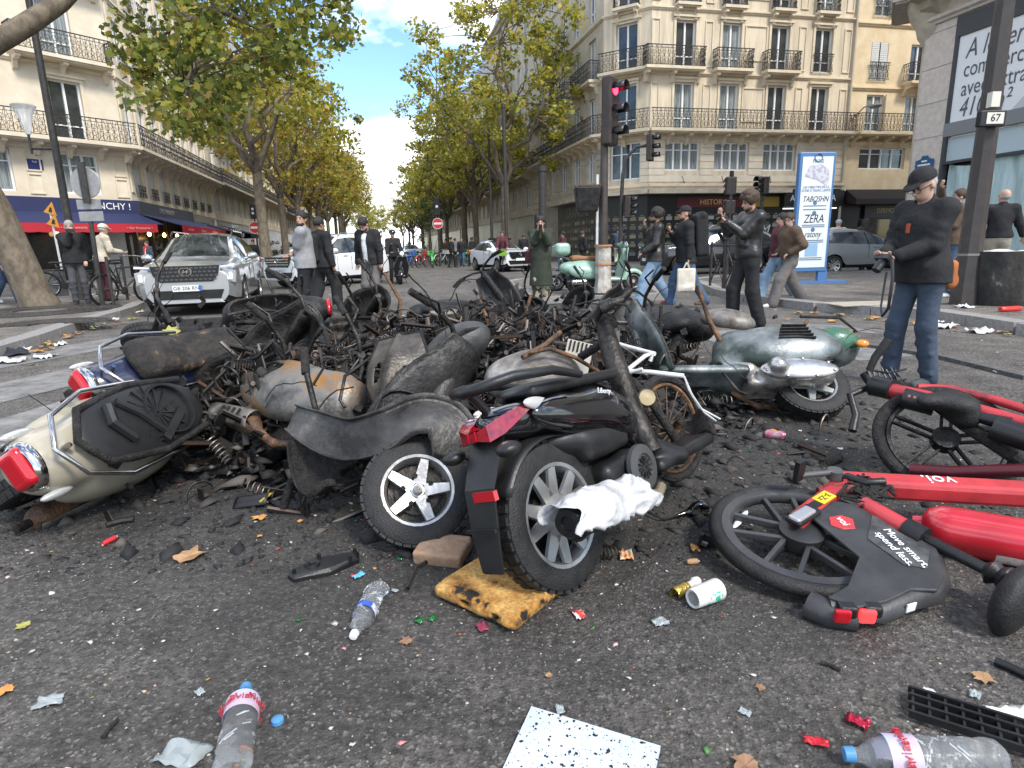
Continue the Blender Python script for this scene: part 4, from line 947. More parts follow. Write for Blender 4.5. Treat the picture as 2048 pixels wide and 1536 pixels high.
# the main traffic light
def signal_head(par, c, ry, h=1.05, lit=None, lens_r=.1, nm='signal_head'):
    M_ = T(*c) @ RZ(ry); hd = MB().box((0, 0, 0), (.36, .22, h)).obj(nm, mat('signal_case', (.03, .022, .02), .5, 0, (.05, .035, .03), 8), par, bevel=.04, M=M_)
    for i in range(3):
        z = h * (.32 - .32 * i)
        m_ = mat('signal_red_lit', (1, .02, .05), .3, emit=5) if lit == i else mat('signal_lens', (.06, .06, .06), .15)
        MB().lathe([(.115, 0), (.09, .012), (.0, .022)], 24, 0, T(0, -.112, z) @ RX(R(90))).obj('lens', m_, hd, smooth=60)
        vz = MB()
        vz.lathe([(.125, 0), (.13, .26)], 18, 0, T(0, -.1, z) @ RX(R(90)), R(-10), R(190)); vz.obj('visor', blackp, hd, smooth=60, solid=.008)
    return hd
a = G(1206, 588, KZ); t = thing('traffic_light', 'traffic light showing red above a pole wrapped in torn white casing', 'traffic light', a)
zt = AT(1206, 270, a.y).z - KZ
MB().tube([(0, 0, 0), (0, 0, zt + .02)], [.095, .075], 14).obj('pole', mat('pole_brown', (.05, .042, .038), .5, .1, (.075, .06, .05), 8), t, smooth=40)
zc = AT(1220, 225, a.y).z - KZ; signal_head(t, (.1, -.06, zc), R(52), 1.28, 0)
wrp = MB(); zz = AT(1206, 490, a.y).z - KZ; wrp.lathe([(.19, .03), (.165, .3), (.16, zz * .6), (.155, zz)], 8, 0, None); wrp.obj('torn_casing', mat('dirty_white_plastic', (.55, .53, .48), .6, 0, (.30, .25, .2), 5, .3, 30), t, solid=.012)
for z_ in (.04, zz * .97, zz * .6): MB().lathe([(.182, z_), (.175, z_ + .035)], 10).obj('orange_tape', mat('orange_tape', (.40, .19, .08), .7), t, solid=.01)
zb = AT(1180, 400, a.y).z - KZ
bx = MB(); bx.box((-.35, -.05, zb), (.4, .32, .5), tp=1.35); bx.obj('pedestrian_signal', soot, t, bevel=.03); MB().box((-.1, 0, zb + .12), (.25, .06, .06)).obj('bracket', ironm, t)
MB().box((-.35, -.05, zb + .27), (.5, .36, .03)).obj('melted_lid', rust, t)
MB().tube([(-.13, .02, zb + .5), (-.13, .02, zb - .9)], .03, 6).obj('conduit', white, t)
# curved mast with second signal
a = G(1240, 548, 0); t = thing('signal_mast', 'curved dark mast carrying small signals over the far roadway', 'traffic light', a)
z1 = AT(1243, 350, a.y).z; z2 = AT(1300, 290, a.y).z; x2 = AT(1300, 290, a.y).x - a.x
MB().tube([(0, 0, 0), (0, 0, z1 * .7), (.05, 0, z1), (x2 * .15, 0, z1 + (z2 - z1) * .55), (x2 * .5, 0, z1 + (z2 - z1) * .95), (x2, 0, z2)], [.09, .08, .07, .065, .06, .05], 10).obj('mast', ironm, t, smooth=50)
signal_head(t, (x2, -.05, z2 - .1), R(60), .95); signal_head(t, (.25, -.1, AT(1243, 415, a.y).z), R(70), .8, nm='low_signal')
# plain posts and columns
def column(label, px, py, ptop, r, nm='steel_column', cap=True):
    a = G(px, py, 0); h = AT(px, ptop, a.y).z; t = thing(nm, label, 'post', a)
    MB().tube([(0, 0, 0), (0, 0, h)], [r, r * .9], 12).obj('shaft', ironm, t, smooth=40)
    MB().lathe([(0, h + .06), (r * 1.05, h + .05), (r * 1.1, h - .12), (r * .9, h - .14)], 12).obj('cap', ironm, t, smooth=40); MB().lathe([(r * 1.5, 0), (r * 1.4, .25), (r, .32)], 12).obj('base', ironm, t, smooth=40)
    return t
column('thick dark column behind the woman photographing in green coat', 1087, 560, 335, .14)
column('tall thin lamp column beneath the forked tree', 1015, 540, 210, .1)
column('thin lamp column between trees by shuttered shop', 985, 530, 260, .08)
t = column('grey signal column behind the crossing, lights turned away', 1453, 548, 345, .07)
a = G(1453, 548, 0); signal_head(t, (0, .05, AT(1453, 372, a.y).z), R(180), .62); signal_head(t, (0, .05, AT(1453, 415, a.y).z), R(180), .5, nm='low_signal')
t = column('short signal column beside the restaurant fascia', 1515, 545, 360, .07); a = G(1515, 545, 0); signal_head(t, (0, -.05, AT(1515, 372, a.y).z), R(-70), .6)
# blue framed information panel
bl = mat('panel_blue', (.07, .17, .35), .4); pw = mat('panel_white', (.66, .70, .72), .4)
a = G(1640, 566, KZ); tl = AT(1596, 306, a.y); br_ = AT(1660, 542, a.y)
t = thing('information_panel', 'tall blue framed city information panel scrawled with graffiti tags', 'information panel', a)
w_ = .86; h0 = br_.z - KZ; h1 = tl.z - KZ; x0 = tl.x - a.x; M_ = RZ(R(4)); zc = (h0 + h1) / 2; hh = h1 - h0; xc = x0 + w_ / 2
MB().box((xc, 0, zc), (w_, .14, hh)).obj('frame', bl, t, M=M_, bevel=.02); MB().box((xc, -.075, zc), (w_ - .13, .01, hh - .2)).obj('face', pw, t, M=M_)
MB().box((xc + .35, 0, h0 / 2), (.22, .1, h0 + .1)).obj('leg', bl, t, M=M_); MB().box((xc + .2, 0, .03), (1.3, .5, .06)).obj('base_plate', bl, t, M=M_)
inkb = mat('panel_ink', (.10, .16, .25), .5); tagk = mat('tag_black', (.02, .02, .02), .5)
def ptxt(s, sz, z, m_=inkb, x=0, sh=0, sx=.9): return text(s, sz, m_, t, M_ @ T(xc + x, -.083, h0 + hh * z) @ RX(R(90)), shear=sh, sx=sx, ext=.004)
ptxt('PARIS', .12, .925); ptxt('LES OBJECTIFS DE LA\nZONE \u00c0 TRAFIC LIMIT\u00c9', .075, .70)
mp_ = MB(); mp_.prism([(-.45, -.1), (-.3, .22), (.1, .3), (.42, .08), (.45, -.2), (.35, -.42), (0, -.22)], 0, .004, 0, M_ @ T(xc, -.083, h0 + hh * .83) @ RX(R(90)) @ S(.68)); mp_.obj('map_drawing', mat('map_grey', (.36, .36, .44), .6, 0, (.55, .55, .58), 14, lo=.45, hi=.5), t)
MB().torus(.09, .014, 16, 5, 0, M_ @ T(xc, -.083, h0 + hh * .955) @ RX(R(90))).obj('city_emblem', inkb, t)
for s, z, sz, sh in (('TABOSHN', .615, .18, .3), ('ZERA', .45, .27, .2), ('ratony', .32, .2, .35)): ptxt(s, sz, z, tagk, 0, sh, .75)
for z in (.56, .53, .40, .385, .27, .255, .12, .105): MB().box((xc, -.083, h0 + hh * z), (.55, .004, .02)).obj('print_line', inkb, t, M=M_)
for z in (.585, .50, .36): MB().lathe([(0, 0), (.05, 0)], 12, 0, M_ @ T(xc, -.084, h0 + hh * z) @ RX(R(90))).obj('print_dot', inkb, t)
MB().box((xc, -.083, h0 + hh * .19), (.3, .004, .3)).obj('print_square', mat('pale_blue_print', (.25, .42, .58), .5), t, M=M_)
# the big lamp mast with the house number
a = G(1926, 609, KZ); tp_ = AT(2016, 0, a.y); t = thing('lamp_mast', 'thick dark octagonal lamp mast with small plate numbered 67', 'street lamp', a)
d = tp_ - a; d = Vector((0, 0, d.z)); mast = mat('mast_brown', (.045, .038, .035), .5, .1, (.06, .05, .045), 6)
MB().tube([(0, 0, 0), d * .18, d, d * 1.35], [.19, .16, .115, .1], 8).obj('mast', mast, t)
MB().tube([d * .175, d * .183], [.168, .168], 8).obj('collar', mat('collar_pale', (.2, .19, .18), .5), t)
z_ = AT(1970, 243, a.y).z - KZ; xx = d.x * z_ / d.z
MB().box((xx - .12, -.2, z_), (.36, .1, .21)).obj('number_plate', blackp, t, bevel=.01); MB().box((xx - .1, -.255, z_), (.24, .01, .15)).obj('plate_face', mat('plate_cream', (.62, .58, .5), .5), t)
text('67', .14, tagk, t, T(xx - .1, -.263, z_) @ RX(R(90)))
MB().box((xx - .12, -.2, z_ + .25), (.12, .1, .2)).obj('junction_box', mat('plate_cream', (.5, .5, .5)), t)
# charred poster column / bin
a = G(1993, 608, KZ); t = thing('litter_column', 'broad charred litter column peeling with scorched white posters', 'litter bin', a)
zt = AT(1993, 502, a.y).z - KZ
MB().lathe([(.0, 0), (.40, 0), (.42, .06), (.43, zt * .5), (.46, zt - .05), (.46, zt), (.38, zt), (.36, zt - .1), (0, zt - .1)], 18).obj('drum', mat('scorched_posters', (.02, .019, .018), .8, 0, (.05, .045, .04), 3.2, .6, 26, col3=(.45, .42, .37), hi=.57, stretch=(1, 1, .6)), t, smooth=40)
MB().grid(lambda s, u: (.36 * (2 * s - 1), .36 * (2 * u - 1), zt + .03 * math.sin(s * 9) * math.sin(u * 7)), 8, 8).obj('paper_heap', white, t)
# dark sack bin by the tree, left
a = G(115, 592, KZ); t = thing('litter_bin', 'grey metal litter bin standing behind the leaning plane tree', 'litter bin', a)
zt = AT(115, 540, a.y).z - KZ; MB().lathe([(0, 0), (.27, 0), (.27, zt), (.22, zt)], 16).obj('drum', mat('bin_grey', (.12, .12, .12), .5, .2, (.18, .17, .16), 6), t, smooth=40); MB().torus(.27, .02, 24, 6, 0, T(0, 0, zt)).obj('rim', ironm, t)
t = thing('menu_board', 'white folded menu board on the cafe terrace', 'menu board', G(270, 556, 0))
for s in (-1, 1): MB().box((0, 0, .55), (.75, .03, 1.1)).obj('board', white, t, M=RX(R(12 * s)) @ T(0, .1 * s, 0))
t = thing('terrace_umbrella', 'folded pale parasol beside the roadworks post', 'parasol', G(60, 552, 0))
MB().tube([(0, 0, 0), (0, 0, 2.3)], .03, 8).obj('pole', dmetal, t); MB().lathe([(.02, 2.5), (.1, 2.2), (.14, 1.3), (.08, 1.0)], 10).obj('canopy', mat('parasol_grey', (.35, .36, .36), .8), t)
# ================================================================== VEHICLES
def lerp_tab(tab, x):
    xs = [t[0] for t in tab]; return [float(np.interp(x, xs, [t[k] for t in tab])) for k in range(1, len(tab[0]))]
def wheel_meshes(r, w_, spokes, rim_m, key, rimr=.68, rub=rubber, twin=True):
    t = MB(); h = w_ / 2; t.lathe([(r * rimr, -h * .9), (r * .86, -h), (r * .97, -h * .8), (r, -h * .4), (r, h * .4), (r * .97, h * .8), (r * .86, h), (r * rimr, h * .9)], 36)
    for i in range(40):
        a = 2 * math.pi * i / 40
        for s in (-1, 1): t.box((r * .995, 0, s * h * .42), (.012, .03, h * .62), 0, RZ(a + s * .04) @ T(0, 0, 0) @ RX(0) )
    rm = MB(); rm.lathe([(r * rimr, -h * .9), (r * (rimr - .06), -h * .86), (r * (rimr - .1), -h * .3), (r * (rimr - .1), h * .4), (r * (rimr - .05), h * .86), (r * rimr, h * .92)], 36, 0)
    rm.lathe([(0, h * .62), (r * .12, h * .6), (r * .16, h * .45), (r * .16, -h * .5), (0, -h * .5)], 16, 0)
    for i in range(spokes):
        a = 2 * math.pi * i / spokes
        for s in ((-.09, .09) if twin else (0,)):
            rm.add([(r * .12, -.035 * r / .3, h * .3), (r * .12, .035 * r / .3, h * .3), (r * (rimr - .08), (.028 + s * .6) * r / .3, h * .66), (r * (rimr - .08), (-.028 + s * .6) * r / .3, h * .66),
                    (r * .12, -.035 * r / .3, h * .6), (r * .12, .035 * r / .3, h * .6), (r * (rimr - .08), (.022 + s * .6) * r / .3, h * .82), (r * (rimr - .08), (-.022 + s * .6) * r / .3, h * .82)],
                   [(3, 2, 1, 0), (4, 5, 6, 7), (0, 1, 5, 4), (1, 2, 6, 5), (2, 3, 7, 6), (3, 0, 4, 7)], 0, RZ(a))
    dk = MB(); dk.lathe([(r * .02, -.01), (r * (rimr - .12), -.01)], 24); dk.lathe([(r * .05, h * .1), (r * .42, h * .1)], 20)
    return meshof(t, 'tyre', rub, 35), meshof(rm, 'rim', rim_m, 40), meshof(dk, 'brake_disc', burnt)
def add_wheel(par, ms, M, nm='wheel'):
    w_ = inst(nm, ms[0], par, M); inst('rim', ms[1], w_); inst('brake_disc', ms[2], w_); return w_
def car(label, loc, heading, paint, spec, plate=None, emblem='H', lights=True, cat='car', nm='parked_car'):
    """loft of cross sections along the length; x forward, y left"""
    t = thing(nm, label, cat, loc, (0, 0, heading)); Lc, Wd, Ht = spec['L'], spec['W'], spec['H']; wb = spec['wb']; wr = spec['wr']
    # x (front +) : ztop, zbelt, zbottom, halfwidth belt, halfwidth roof
    tab = spec['tab']; tab = sorted(tab)
    xs = sorted(set(np.linspace(tab[0][0], tab[-1][0], 46).tolist() + [q[0] for q in tab]))
    rings = []; fx = wb / 2; arch = wr * 1.16
    for x in xs:
        zt, zb, z0, wbelt, wroof = lerp_tab(tab, x)
        rise = zt - zb
        pts = [(0, z0), (wbelt * .86, z0), (wbelt * .965, z0 + .1), (wbelt * 1.0, z0 + (zb - z0) * .45), (wbelt * 1.0, z0 + (zb - z0) * .68), (wbelt * .975, zb - .06), (wbelt * .95, zb), (wbelt * .95 - (wbelt * .95 - wroof) * .5, zb + rise * .5), (wroof, zt - min(.1, rise * .2)), (wroof * .86, zt - min(.03, rise * .06)), (wroof * .45, zt + .012), (0, zt + .02)]
        # wheel arch: lift the lower side points
        q = []
        for k, (y, z) in enumerate(pts):
            for s in (fx, -fx):
                dx = x - s
                if abs(dx) < arch and 1 <= k <= 4:
                    za = wr + math.sqrt(arch * arch - dx * dx)
                    if z < za: z = za if k < 4 else max(z, za)
            q.append((y, z))
        rings.append(q)
    n = len(rings[0]); body, scr, rear, side, lower = MB(), MB(), MB(), {-1: MB(), 1: MB()}, MB()
    tx = spec['glass']                                         # (x windscreen base, x roof front, x roof rear, x rear glass base)
    for i in range(len(xs) - 1):
        xm = (xs[i] + xs[i + 1]) / 2
        for k in range(n - 1):
            for s in (-1, 1):
                vs = [(xs[i], s * rings[i][k][0], rings[i][k][1]), (xs[i + 1], s * rings[i + 1][k][0], rings[i + 1][k][1]), (xs[i + 1], s * rings[i + 1][k + 1][0], rings[i + 1][k + 1][1]), (xs[i], s * rings[i][k + 1][0], rings[i][k + 1][1])]
                if s > 0: vs = vs[::-1]
                tgt = body
                if k in (9, 10) and tx[1] < xm < tx[0]: tgt = scr
                elif k in (9, 10) and tx[3] < xm < tx[2]: tgt = rear
                elif k in (6, 7) and tx[3] + .12 < xm < tx[0] - .3 and rings[i][8][1] - rings[i][6][1] > .16 and rings[i + 1][8][1] - rings[i + 1][6][1] > .16: tgt = side[s]
                elif k in (0, 1) or (k == 2 and spec.get('clad')): tgt = lower
                tgt.add(vs, [(0, 1, 2, 3)])
    for i, dr in ((0, 1), (len(xs) - 1, -1)):
        ring = [(xs[i], y, z) for y, z in rings[i]] + [(xs[i], -y, z) for y, z in rings[i][::-1]]
        body.add(ring, [tuple(range(len(ring)))[::dr]])
    def weld(mb, nm_, m_, sm=40):
        o = mb.obj(nm_, m_, t, smooth=None); b = bmesh.new(); b.from_mesh(o.data); bmesh.ops.remove_doubles(b, verts=b.verts, dist=.002); b.to_mesh(o.data); b.free()
        o.data.polygons.foreach_set('use_smooth', [True] * len(o.data.polygons)); o.data.set_sharp_from_angle(angle=R(sm)); return o
    bo = weld(body, 'body', paint); weld(lower, 'sill', blackp); gl = mat('car_glass', (.10, .11, .115), .04, .5, (.03, .035, .035), 2.2, spec=.9)
    weld(scr, 'windscreen', gl); weld(rear, 'rear_window', gl); [weld(side[s], 'side_window', gl) for s in (1, -1)]
    for xx in spec['pillars']:
        zt, zb, z0, wbl, wrf = lerp_tab(tab, xx)
        for s in (-1, 1): MB().tube([(xx + .02, s * wbl * .955, zb), (xx - .02, s * (wrf + .008), zt - .1)], .035, 6).obj('door_pillar', blackp, t)
    for xx in spec['pillars']:
        for s in (-1, 1): MB().box((xx + .02, s * (spec['W'] / 2 * 1.0), .75), (.008, .012, .45)).obj('door_gap', blackp, t)
    key = (wr, paint.name); ms = spec.setdefault('_wm', wheel_meshes(wr, .235, 5, alloy, key, .7))
    for sx in (fx, -fx):
        for s in (1, -1): add_wheel(t, ms, T(sx, s * (Wd / 2 - .125), wr) @ RX(R(-90 * s)) @ RZ(rnd.random()))
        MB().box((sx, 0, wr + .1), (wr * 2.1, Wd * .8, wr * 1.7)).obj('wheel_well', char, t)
    xf = xs[-1]; xr = xs[0]; sp_ = spec
    def onx(xp, nm_, m_, poly, th=.03):     # panels on the nose, following it
        mb = MB(); mb.prism(poly, 0, th, 0, T(xp, 0, 0) @ Matrix(((0, 0, 1, 0), (1, 0, 0, 0), (0, 1, 0, 0), (0, 0, 0, 1)))); return mb.obj(nm_, m_, t, bevel=.008)
    zh = spec['zh']; hw = Wd / 2
    gr = onx(xf - .03, 'grille', mat('grille_black', (.012, .012, .013), .35), [(-hw * .62, zh - .16), (-hw * .5, zh - .30), (hw * .5, zh - .30), (hw * .62, zh - .16), (hw * .66, zh + .02), (-hw * .66, zh + .02)], .06)
    if spec.get('mesh'):
        gm_ = MB()
        for i in range(13):
            for j in range(4): gm_.box((xf + .035, -hw * .55 + i * hw * 1.1 / 12 + (j % 2) * .03, zh - .25 + j * .075), (.012, .055, .03), 0)
        gm_.obj('grille_mesh', mat('grille_stud', (.10, .10, .10), .3, .6), gr, kind='stuff')
    else:
        gm_ = MB(); [gm_.box((xf + .035, 0, zh - .22 + j * .08), (.012, hw * 1.15, .025)) for j in range(3)]; gm_.obj('grille_bar', chrome, gr)
    bl_ = onx(xf - .02, 'lower_grille', blackp, [(-hw * .62, .34), (hw * .62, .34), (hw * .7, .52), (-hw * .7, .52)], .05)
    onx(xf - .01, 'skid_plate', mat('skid_silver', (.42, .42, .42), .35, .5), [(-hw * .7, .26), (hw * .7, .26), (hw * .62, .31), (-hw * .62, .31)], .06)
    hl = mat('headlight_lit', (.9, .92, .85), .1, emit=1.3) if lights else lightw
    for s in (-1, 1):
        c = sorted([(s * hw * .70, zh - .06), (s * hw * .95, zh - .12), (s * hw * .94, zh - .34), (s * hw * .78, zh - .36)])
        po_ = [(s * hw * .70, zh - .05), (s * hw * .97, zh - .10), (s * hw * .95, zh - .34), (s * hw * .76, zh - .30)]
        po_ = po_ if s < 0 else po_[::-1]
        h_ = onx(xf - .10, 'headlight', mat('headlamp_glass', (.42, .44, .45), .08, .4), po_, .075)
        MB().box((xf + .0, s * hw * .86, zh - .2), (.02, .045, .13)).obj('lamp_unit', hl, h_)
        dl = [(s * hw * .66, zh + .0), (s * hw * .95, zh + .03), (s * hw * .96, zh - .02), (s * hw * .66, zh - .03)]; dl = dl if s < 0 else dl[::-1]
        onx(xf - .07, 'day_light', lightw, dl, .07)
        mm_ = MB(); mm_.ell((spec['mirror'], s * (hw + .12), spec['zmir']), (.09, .12, .08)); mm_.tube([(spec['mirror'], s * (hw - .05), spec['zmir'] - .06), (spec['mirror'], s * (hw + .1), spec['zmir'] - .03)], .03, 6); mm_.obj('wing_mirror', paint, t, smooth=60)
        tl_ = MB(); tl_.box((xr + .02, s * hw * .8, zh + .05), (.08, .3, .18)); tl_.obj('tail_light', redlens, t)
        for xx in (spec['pillars'][0] + .28, spec['pillars'][1] + .28 if len(spec['pillars']) > 1 else .2): MB().box((xx, s * (hw * 1.0), spec['zmir'] - .16), (.2, .03, .035)).obj('door_handle', paint, t, bevel=.008)
        if spec.get('rails'): MB().tube([(tx[2] + .1, s * spec['rw'], Ht - .09), (tx[2] + .3, s * spec['rw'], Ht + .035), (tx[1] - .2, s * spec['rw'], Ht + .035), (tx[1], s * spec['rw'], Ht - .08)], .02, 6).obj('roof_rail', chrome, t)
    np_ = MB().box((xf + .065, 0, .56), (.015, .52, .115)).obj('number_plate', mat('plate_white', (.72, .72, .70), .4), t)
    MB().box((xf + .074, .24, .56), (.004, .04, .112)).obj('plate_band', mat('plate_blue', (.03, .12, .5), .4), np_)
    if plate: text(plate, .10, tagk, np_, T(xf + .075, -.01, .56) @ RZ(R(90)) @ RX(R(90)), 'plate_number')
    em = MB()
    ME = T(xf + .045, 0, zh - .1) @ RZ(R(90)) @ RX(R(90))
    if emblem == 'H':
        em.torus(.075, .009, 28, 6, 0, ME @ S(1.5, 1, 1))
        for x_ in (-.035, .035): em.box((0, 0, 0), (.016, .09, .012), 0, ME @ T(x_, 0, 0) @ RZ(R(-18)))
        em.box((0, 0, 0), (.08, .014, .012), 0, ME @ RZ(R(15)))
    elif emblem == 'V':
        em.torus(.07, .008, 28, 6, 0, ME)
        for a_, b_ in (((-.045, .05), (0, -.005)), ((.045, .05), (0, -.005)), ((-.055, .02), (-.022, -.05)), ((-.022, -.05), (0, 0)), ((.022, -.05), (0, 0)), ((.055, .02), (.022, -.05))): em.tube([(a_[0], a_[1], 0), (b_[0], b_[1], 0)], .007, 5, M=ME)
    else:
        for a_, b_ in (((0, .09), (.05, 0)), ((.05, 0), (0, -.09)), ((0, -.09), (-.05, 0)), ((-.05, 0), (0, .09))): em.tube([(a_[0], a_[1], 0), (b_[0], b_[1], 0)], .012, 5, M=ME)
    em.obj('emblem', chrome, gr)
    wp = MB()
    for s in (-.25, .45): wp.tube([(tx[0] + .02, s, spec['zh'] + .10), (tx[0] - .25, s + .35, spec['zh'] + .28)], .008, 4)
    wp.obj('wiper', blackp, t)
    return t
def suv_spec(L=4.78, Wd=1.90, Ht=1.68, wb=2.76, wr=.365):
    f = L / 2; w_ = Wd / 2
    return dict(L=L, W=Wd, H=Ht, wb=wb, wr=wr, zh=.98, clad=False, mesh=True, rails=True, rw=w_ * .66, mirror=.72, zmir=1.16, pillars=(-.25, .42) if L > 4.6 else (-.15, .5),
        glass=(f - 1.28, f - 2.05, -f + .75, -f + .22),
        tab=[(f, .90, .80, .30, w_ * .80, w_ * .62), (f - .12, .98, .92, .24, w_ * .93, w_ * .72), (f - .5, 1.06, .98, .22, w_ * .985, w_ * .82), (f - 1.2, 1.13, 1.02, .22, w_, w_ * .86), (f - 1.3, 1.16, 1.03, .22, w_, w_ * .80), (f - 2.05, Ht - .05, 1.07, .22, w_, w_ * .66),
             (f - 2.6, Ht, 1.09, .22, w_, w_ * .68), (-f + .8, Ht - .04, 1.13, .22, w_, w_ * .66), (-f + .3, Ht - .3, 1.15, .24, w_ * .98, w_ * .66), (-f + .12, 1.12, 1.05, .28, w_ * .95, w_ * .74), (-f, .9, .8, .34, w_ * .88, w_ * .7)])
silver = mat('silver_paint', (.46, .47, .48), .28, .75, coat=1.)
whitep = mat('white_car_paint', (.74, .75, .76), .3, 0, coat=1.)
greyp = mat('grey_car_paint', (.24, .25, .25), .3, .5, coat=1.)
blackc = mat('black_car_paint', (.012, .012, .014), .2, 0, coat=1.)
SUV = suv_spec()
hd = Vector((.27, -.963, 0)); ang = math.atan2(hd.y, hd.x); f_ = (G(310, 632) + G(478, 614)) / 2 ; f_ = G(400, 623)
car('silver sports utility car driving past with headlights on', f_ - hd * 1.15 + Vector((.0, .15, 0)), ang, silver, SUV, 'GB 206 RN', 'H', nm='silver_car').scale = (.96,) * 3
V2 = suv_spec(4.43, 1.81, 1.70, 2.6, .34); V2['mesh'] = False; V2['rails'] = True
hd = Vector((-.50, -.86, 0)).normalized(); ang = math.atan2(hd.y, hd.x)
car('white compact sports utility car turning behind the man in grey', G(612, 576) + Vector((.35, 1.75, 0)), ang, whitep, V2, 'BY 739 JK', 'V', lights=False, nm='white_car')
HB = suv_spec(4.05, 1.75, 1.46, 2.58, .31); HB['mesh'] = False; HB['rails'] = False; HB['zh'] = .88; HB['zmir'] = 1.02
for q in range(len(HB['tab'])):
    a_ = list(HB['tab'][q]); a_[1] = min(a_[1], 1.46) if a_[1] > 1.3 else a_[1] * .9; a_[2] *= .89; HB['tab'][q] = tuple(a_)
hd = Vector((.45, -.9, 0)).normalized(); pc = car('white police hatchback with red and blue stripes parked at the junction', G(1003, 541), math.atan2(hd.y, hd.x), whitep, dict(HB), None, 'R', lights=False, nm='police_car')
MB().box((-.2, .88, .78), (1.5, .012, .14)).obj('blue_stripe', mat('police_blue', (.03, .08, .4), .4), pc); MB().box((-.9, .885, .72), (.5, .012, .2)).obj('red_stripe', mat('police_red', (.5, .03, .05), .4), pc); MB().box((-.1, 0, 1.5), (.3, 1.1, .1)).obj('light_bar', blackp, pc)
hd = Vector((1, .1, 0)).normalized(); car('grey saloon car parked before the dark beauty shopfront', G(1706, 546), math.atan2(hd.y, hd.x), greyp, dict(HB), None, 'R', False)
car('black car parked in front of the pasted card shutters', G(1415, 546), math.atan2(-.1, -1), blackc, dict(SUV), None, 'R', False)
hd = Vector((.22, -.97, 0)); car('small white car far down the boulevard by green bicycles', G(823, 522), math.atan2(hd.y, hd.x), whitep, dict(HB), None, 'R', False)
car('far white van beyond the turning white car', G(757, 519), math.atan2(hd.y, hd.x), whitep, dict(V2), None, 'R', False)
car('pale car parked in the distance beneath yellow trees', G(720, 514), math.atan2(hd.y, hd.x), greyp, dict(HB), None, 'R', False)
# parked bicycles
def bicycle(label, loc, rz, frame_m, lean=0, basket=None, r=.33, group=None, nm='bicycle', tilt=0):
    t = thing(nm, label, 'bicycle', loc, (T() @ RZ(rz) @ RX(lean)), group); t.rotation_euler = (RZ(rz) @ RX(lean)).to_euler()
    def rng(x):
        w_ = MB().torus(r, .02, 32, 6, 0, T(x, 0, r) @ RX(R(90))).obj('wheel', rubber, t); sp_ = MB()
        sp_.torus(r - .03, .012, 28, 5, 0, T(x, 0, r) @ RX(R(90)))
        for i in range(9): sp_.tube([(x + (r - .03) * math.cos(i * math.pi / 9), 0, r + (r - .03) * math.sin(i * math.pi / 9)), (x - (r - .03) * math.cos(i * math.pi / 9), 0, r - (r - .03) * math.sin(i * math.pi / 9))], .0025, 3)
        sp_.obj('spokes', chrome, w_)
    rng(-.52); rng(.52)
    fr = MB(); bbk = (-.08, 0, .29); st = (-.2, 0, .78); ht = (.36, 0, .82)
    for a_, b_, q in ((bbk, st, .018), (bbk, (.38, 0, .68), .022), (st, ht, .018), (bbk, (-.52, 0, r), .012), (st, (-.52, 0, r), .01), ((.37, 0, .86), (.52, 0, r), .016)): fr.tube([a_, b_], q, 8)
    fr.obj('frame', frame_m, t, smooth=50)
    hb = MB(); hb.tube([(.35, 0, .86), (.33, 0, 1.0)], .014, 6); hb.tube([(.22, .28, 1.02), (.34, .16, 1.03), (.34, -.16, 1.03), (.22, -.28, 1.02)], .013, 6); hb.obj('handlebar', chrome, t)
    sd_ = SDF(.015).ell((-.24, 0, .90), (.13, .07, .035)).ell((-.12, 0, .9), (.1, .03, .025)); sd_.obj('saddle', blackp, t); MB().tube([st, (-.22, 0, .9)], .013, 6).obj('seat_post', chrome, t)
    cr_ = MB(); cr_.lathe([(.0, 0), (.09, 0)], 16, 0, T(*bbk) @ T(0, -.05, 0) @ RX(R(90))); cr_.tube([(bbk[0], -.06, bbk[2]), (bbk[0] + .12, -.07, bbk[2] - .12)], .01, 5); cr_.tube([(bbk[0], .06, bbk[2]), (bbk[0] - .12, .07, bbk[2] + .12)], .01, 5); cr_.obj('crank', dmetal, t)
    if basket:
        bk = MB().box((.52, 0, .86), (.3, .34, .24), tp=1.15).obj('basket', basket, t); MB().grid(lambda s, u: (-.52 + .4 * math.cos(math.pi * (.1 + .8 * s)), (u - .5) * .1, r + .4 * math.sin(math.pi * (.1 + .8 * s))), 10, 1).obj('mudguard', basket, t, solid=.01)
    return t
green_b = mat('rental_green', (.06, .42, .08), .4); teal_b = mat('rental_teal', (.10, .38, .32), .4); redb = mat('rental_red', (.45, .05, .04), .4); blueb = mat('rental_blue', (.05, .15, .5), .4)
bicycle('black bicycle with chrome handlebar leaning at the iron barrier', G(232, 609, KZ) + Vector((.1, .25, 0)), R(70), dmetal, R(6))
bicycle('dark bicycle standing behind the man photographing in black', G(150, 594, KZ) + Vector((-.3, .3, 0)), R(15), dmetal, R(5))
for i, (px, py, m_, a_, lb) in enumerate(((820, 536, blueb, 80, 'blue rental bicycle'), (845, 535, redb, 70, 'red rental bicycle'), (865, 536, green_b, 100, 'bright green rental bicycle with basket'), (833, 530, green_b, 120, 'green rental bicycle behind'), (885, 531, white, 60, 'white rental bicycle'), (935, 530, teal_b, 20, 'teal rental bicycle with front basket'), (950, 531, green_b, 160, 'green rental bicycle fallen askew'))):
    bicycle(lb + ' parked among the far crowd', G(px, py), R(a_), m_, R(rnd.uniform(-8, 8)), green_b if m_ is green_b else m_, group='rental bicycles at the far kerb')
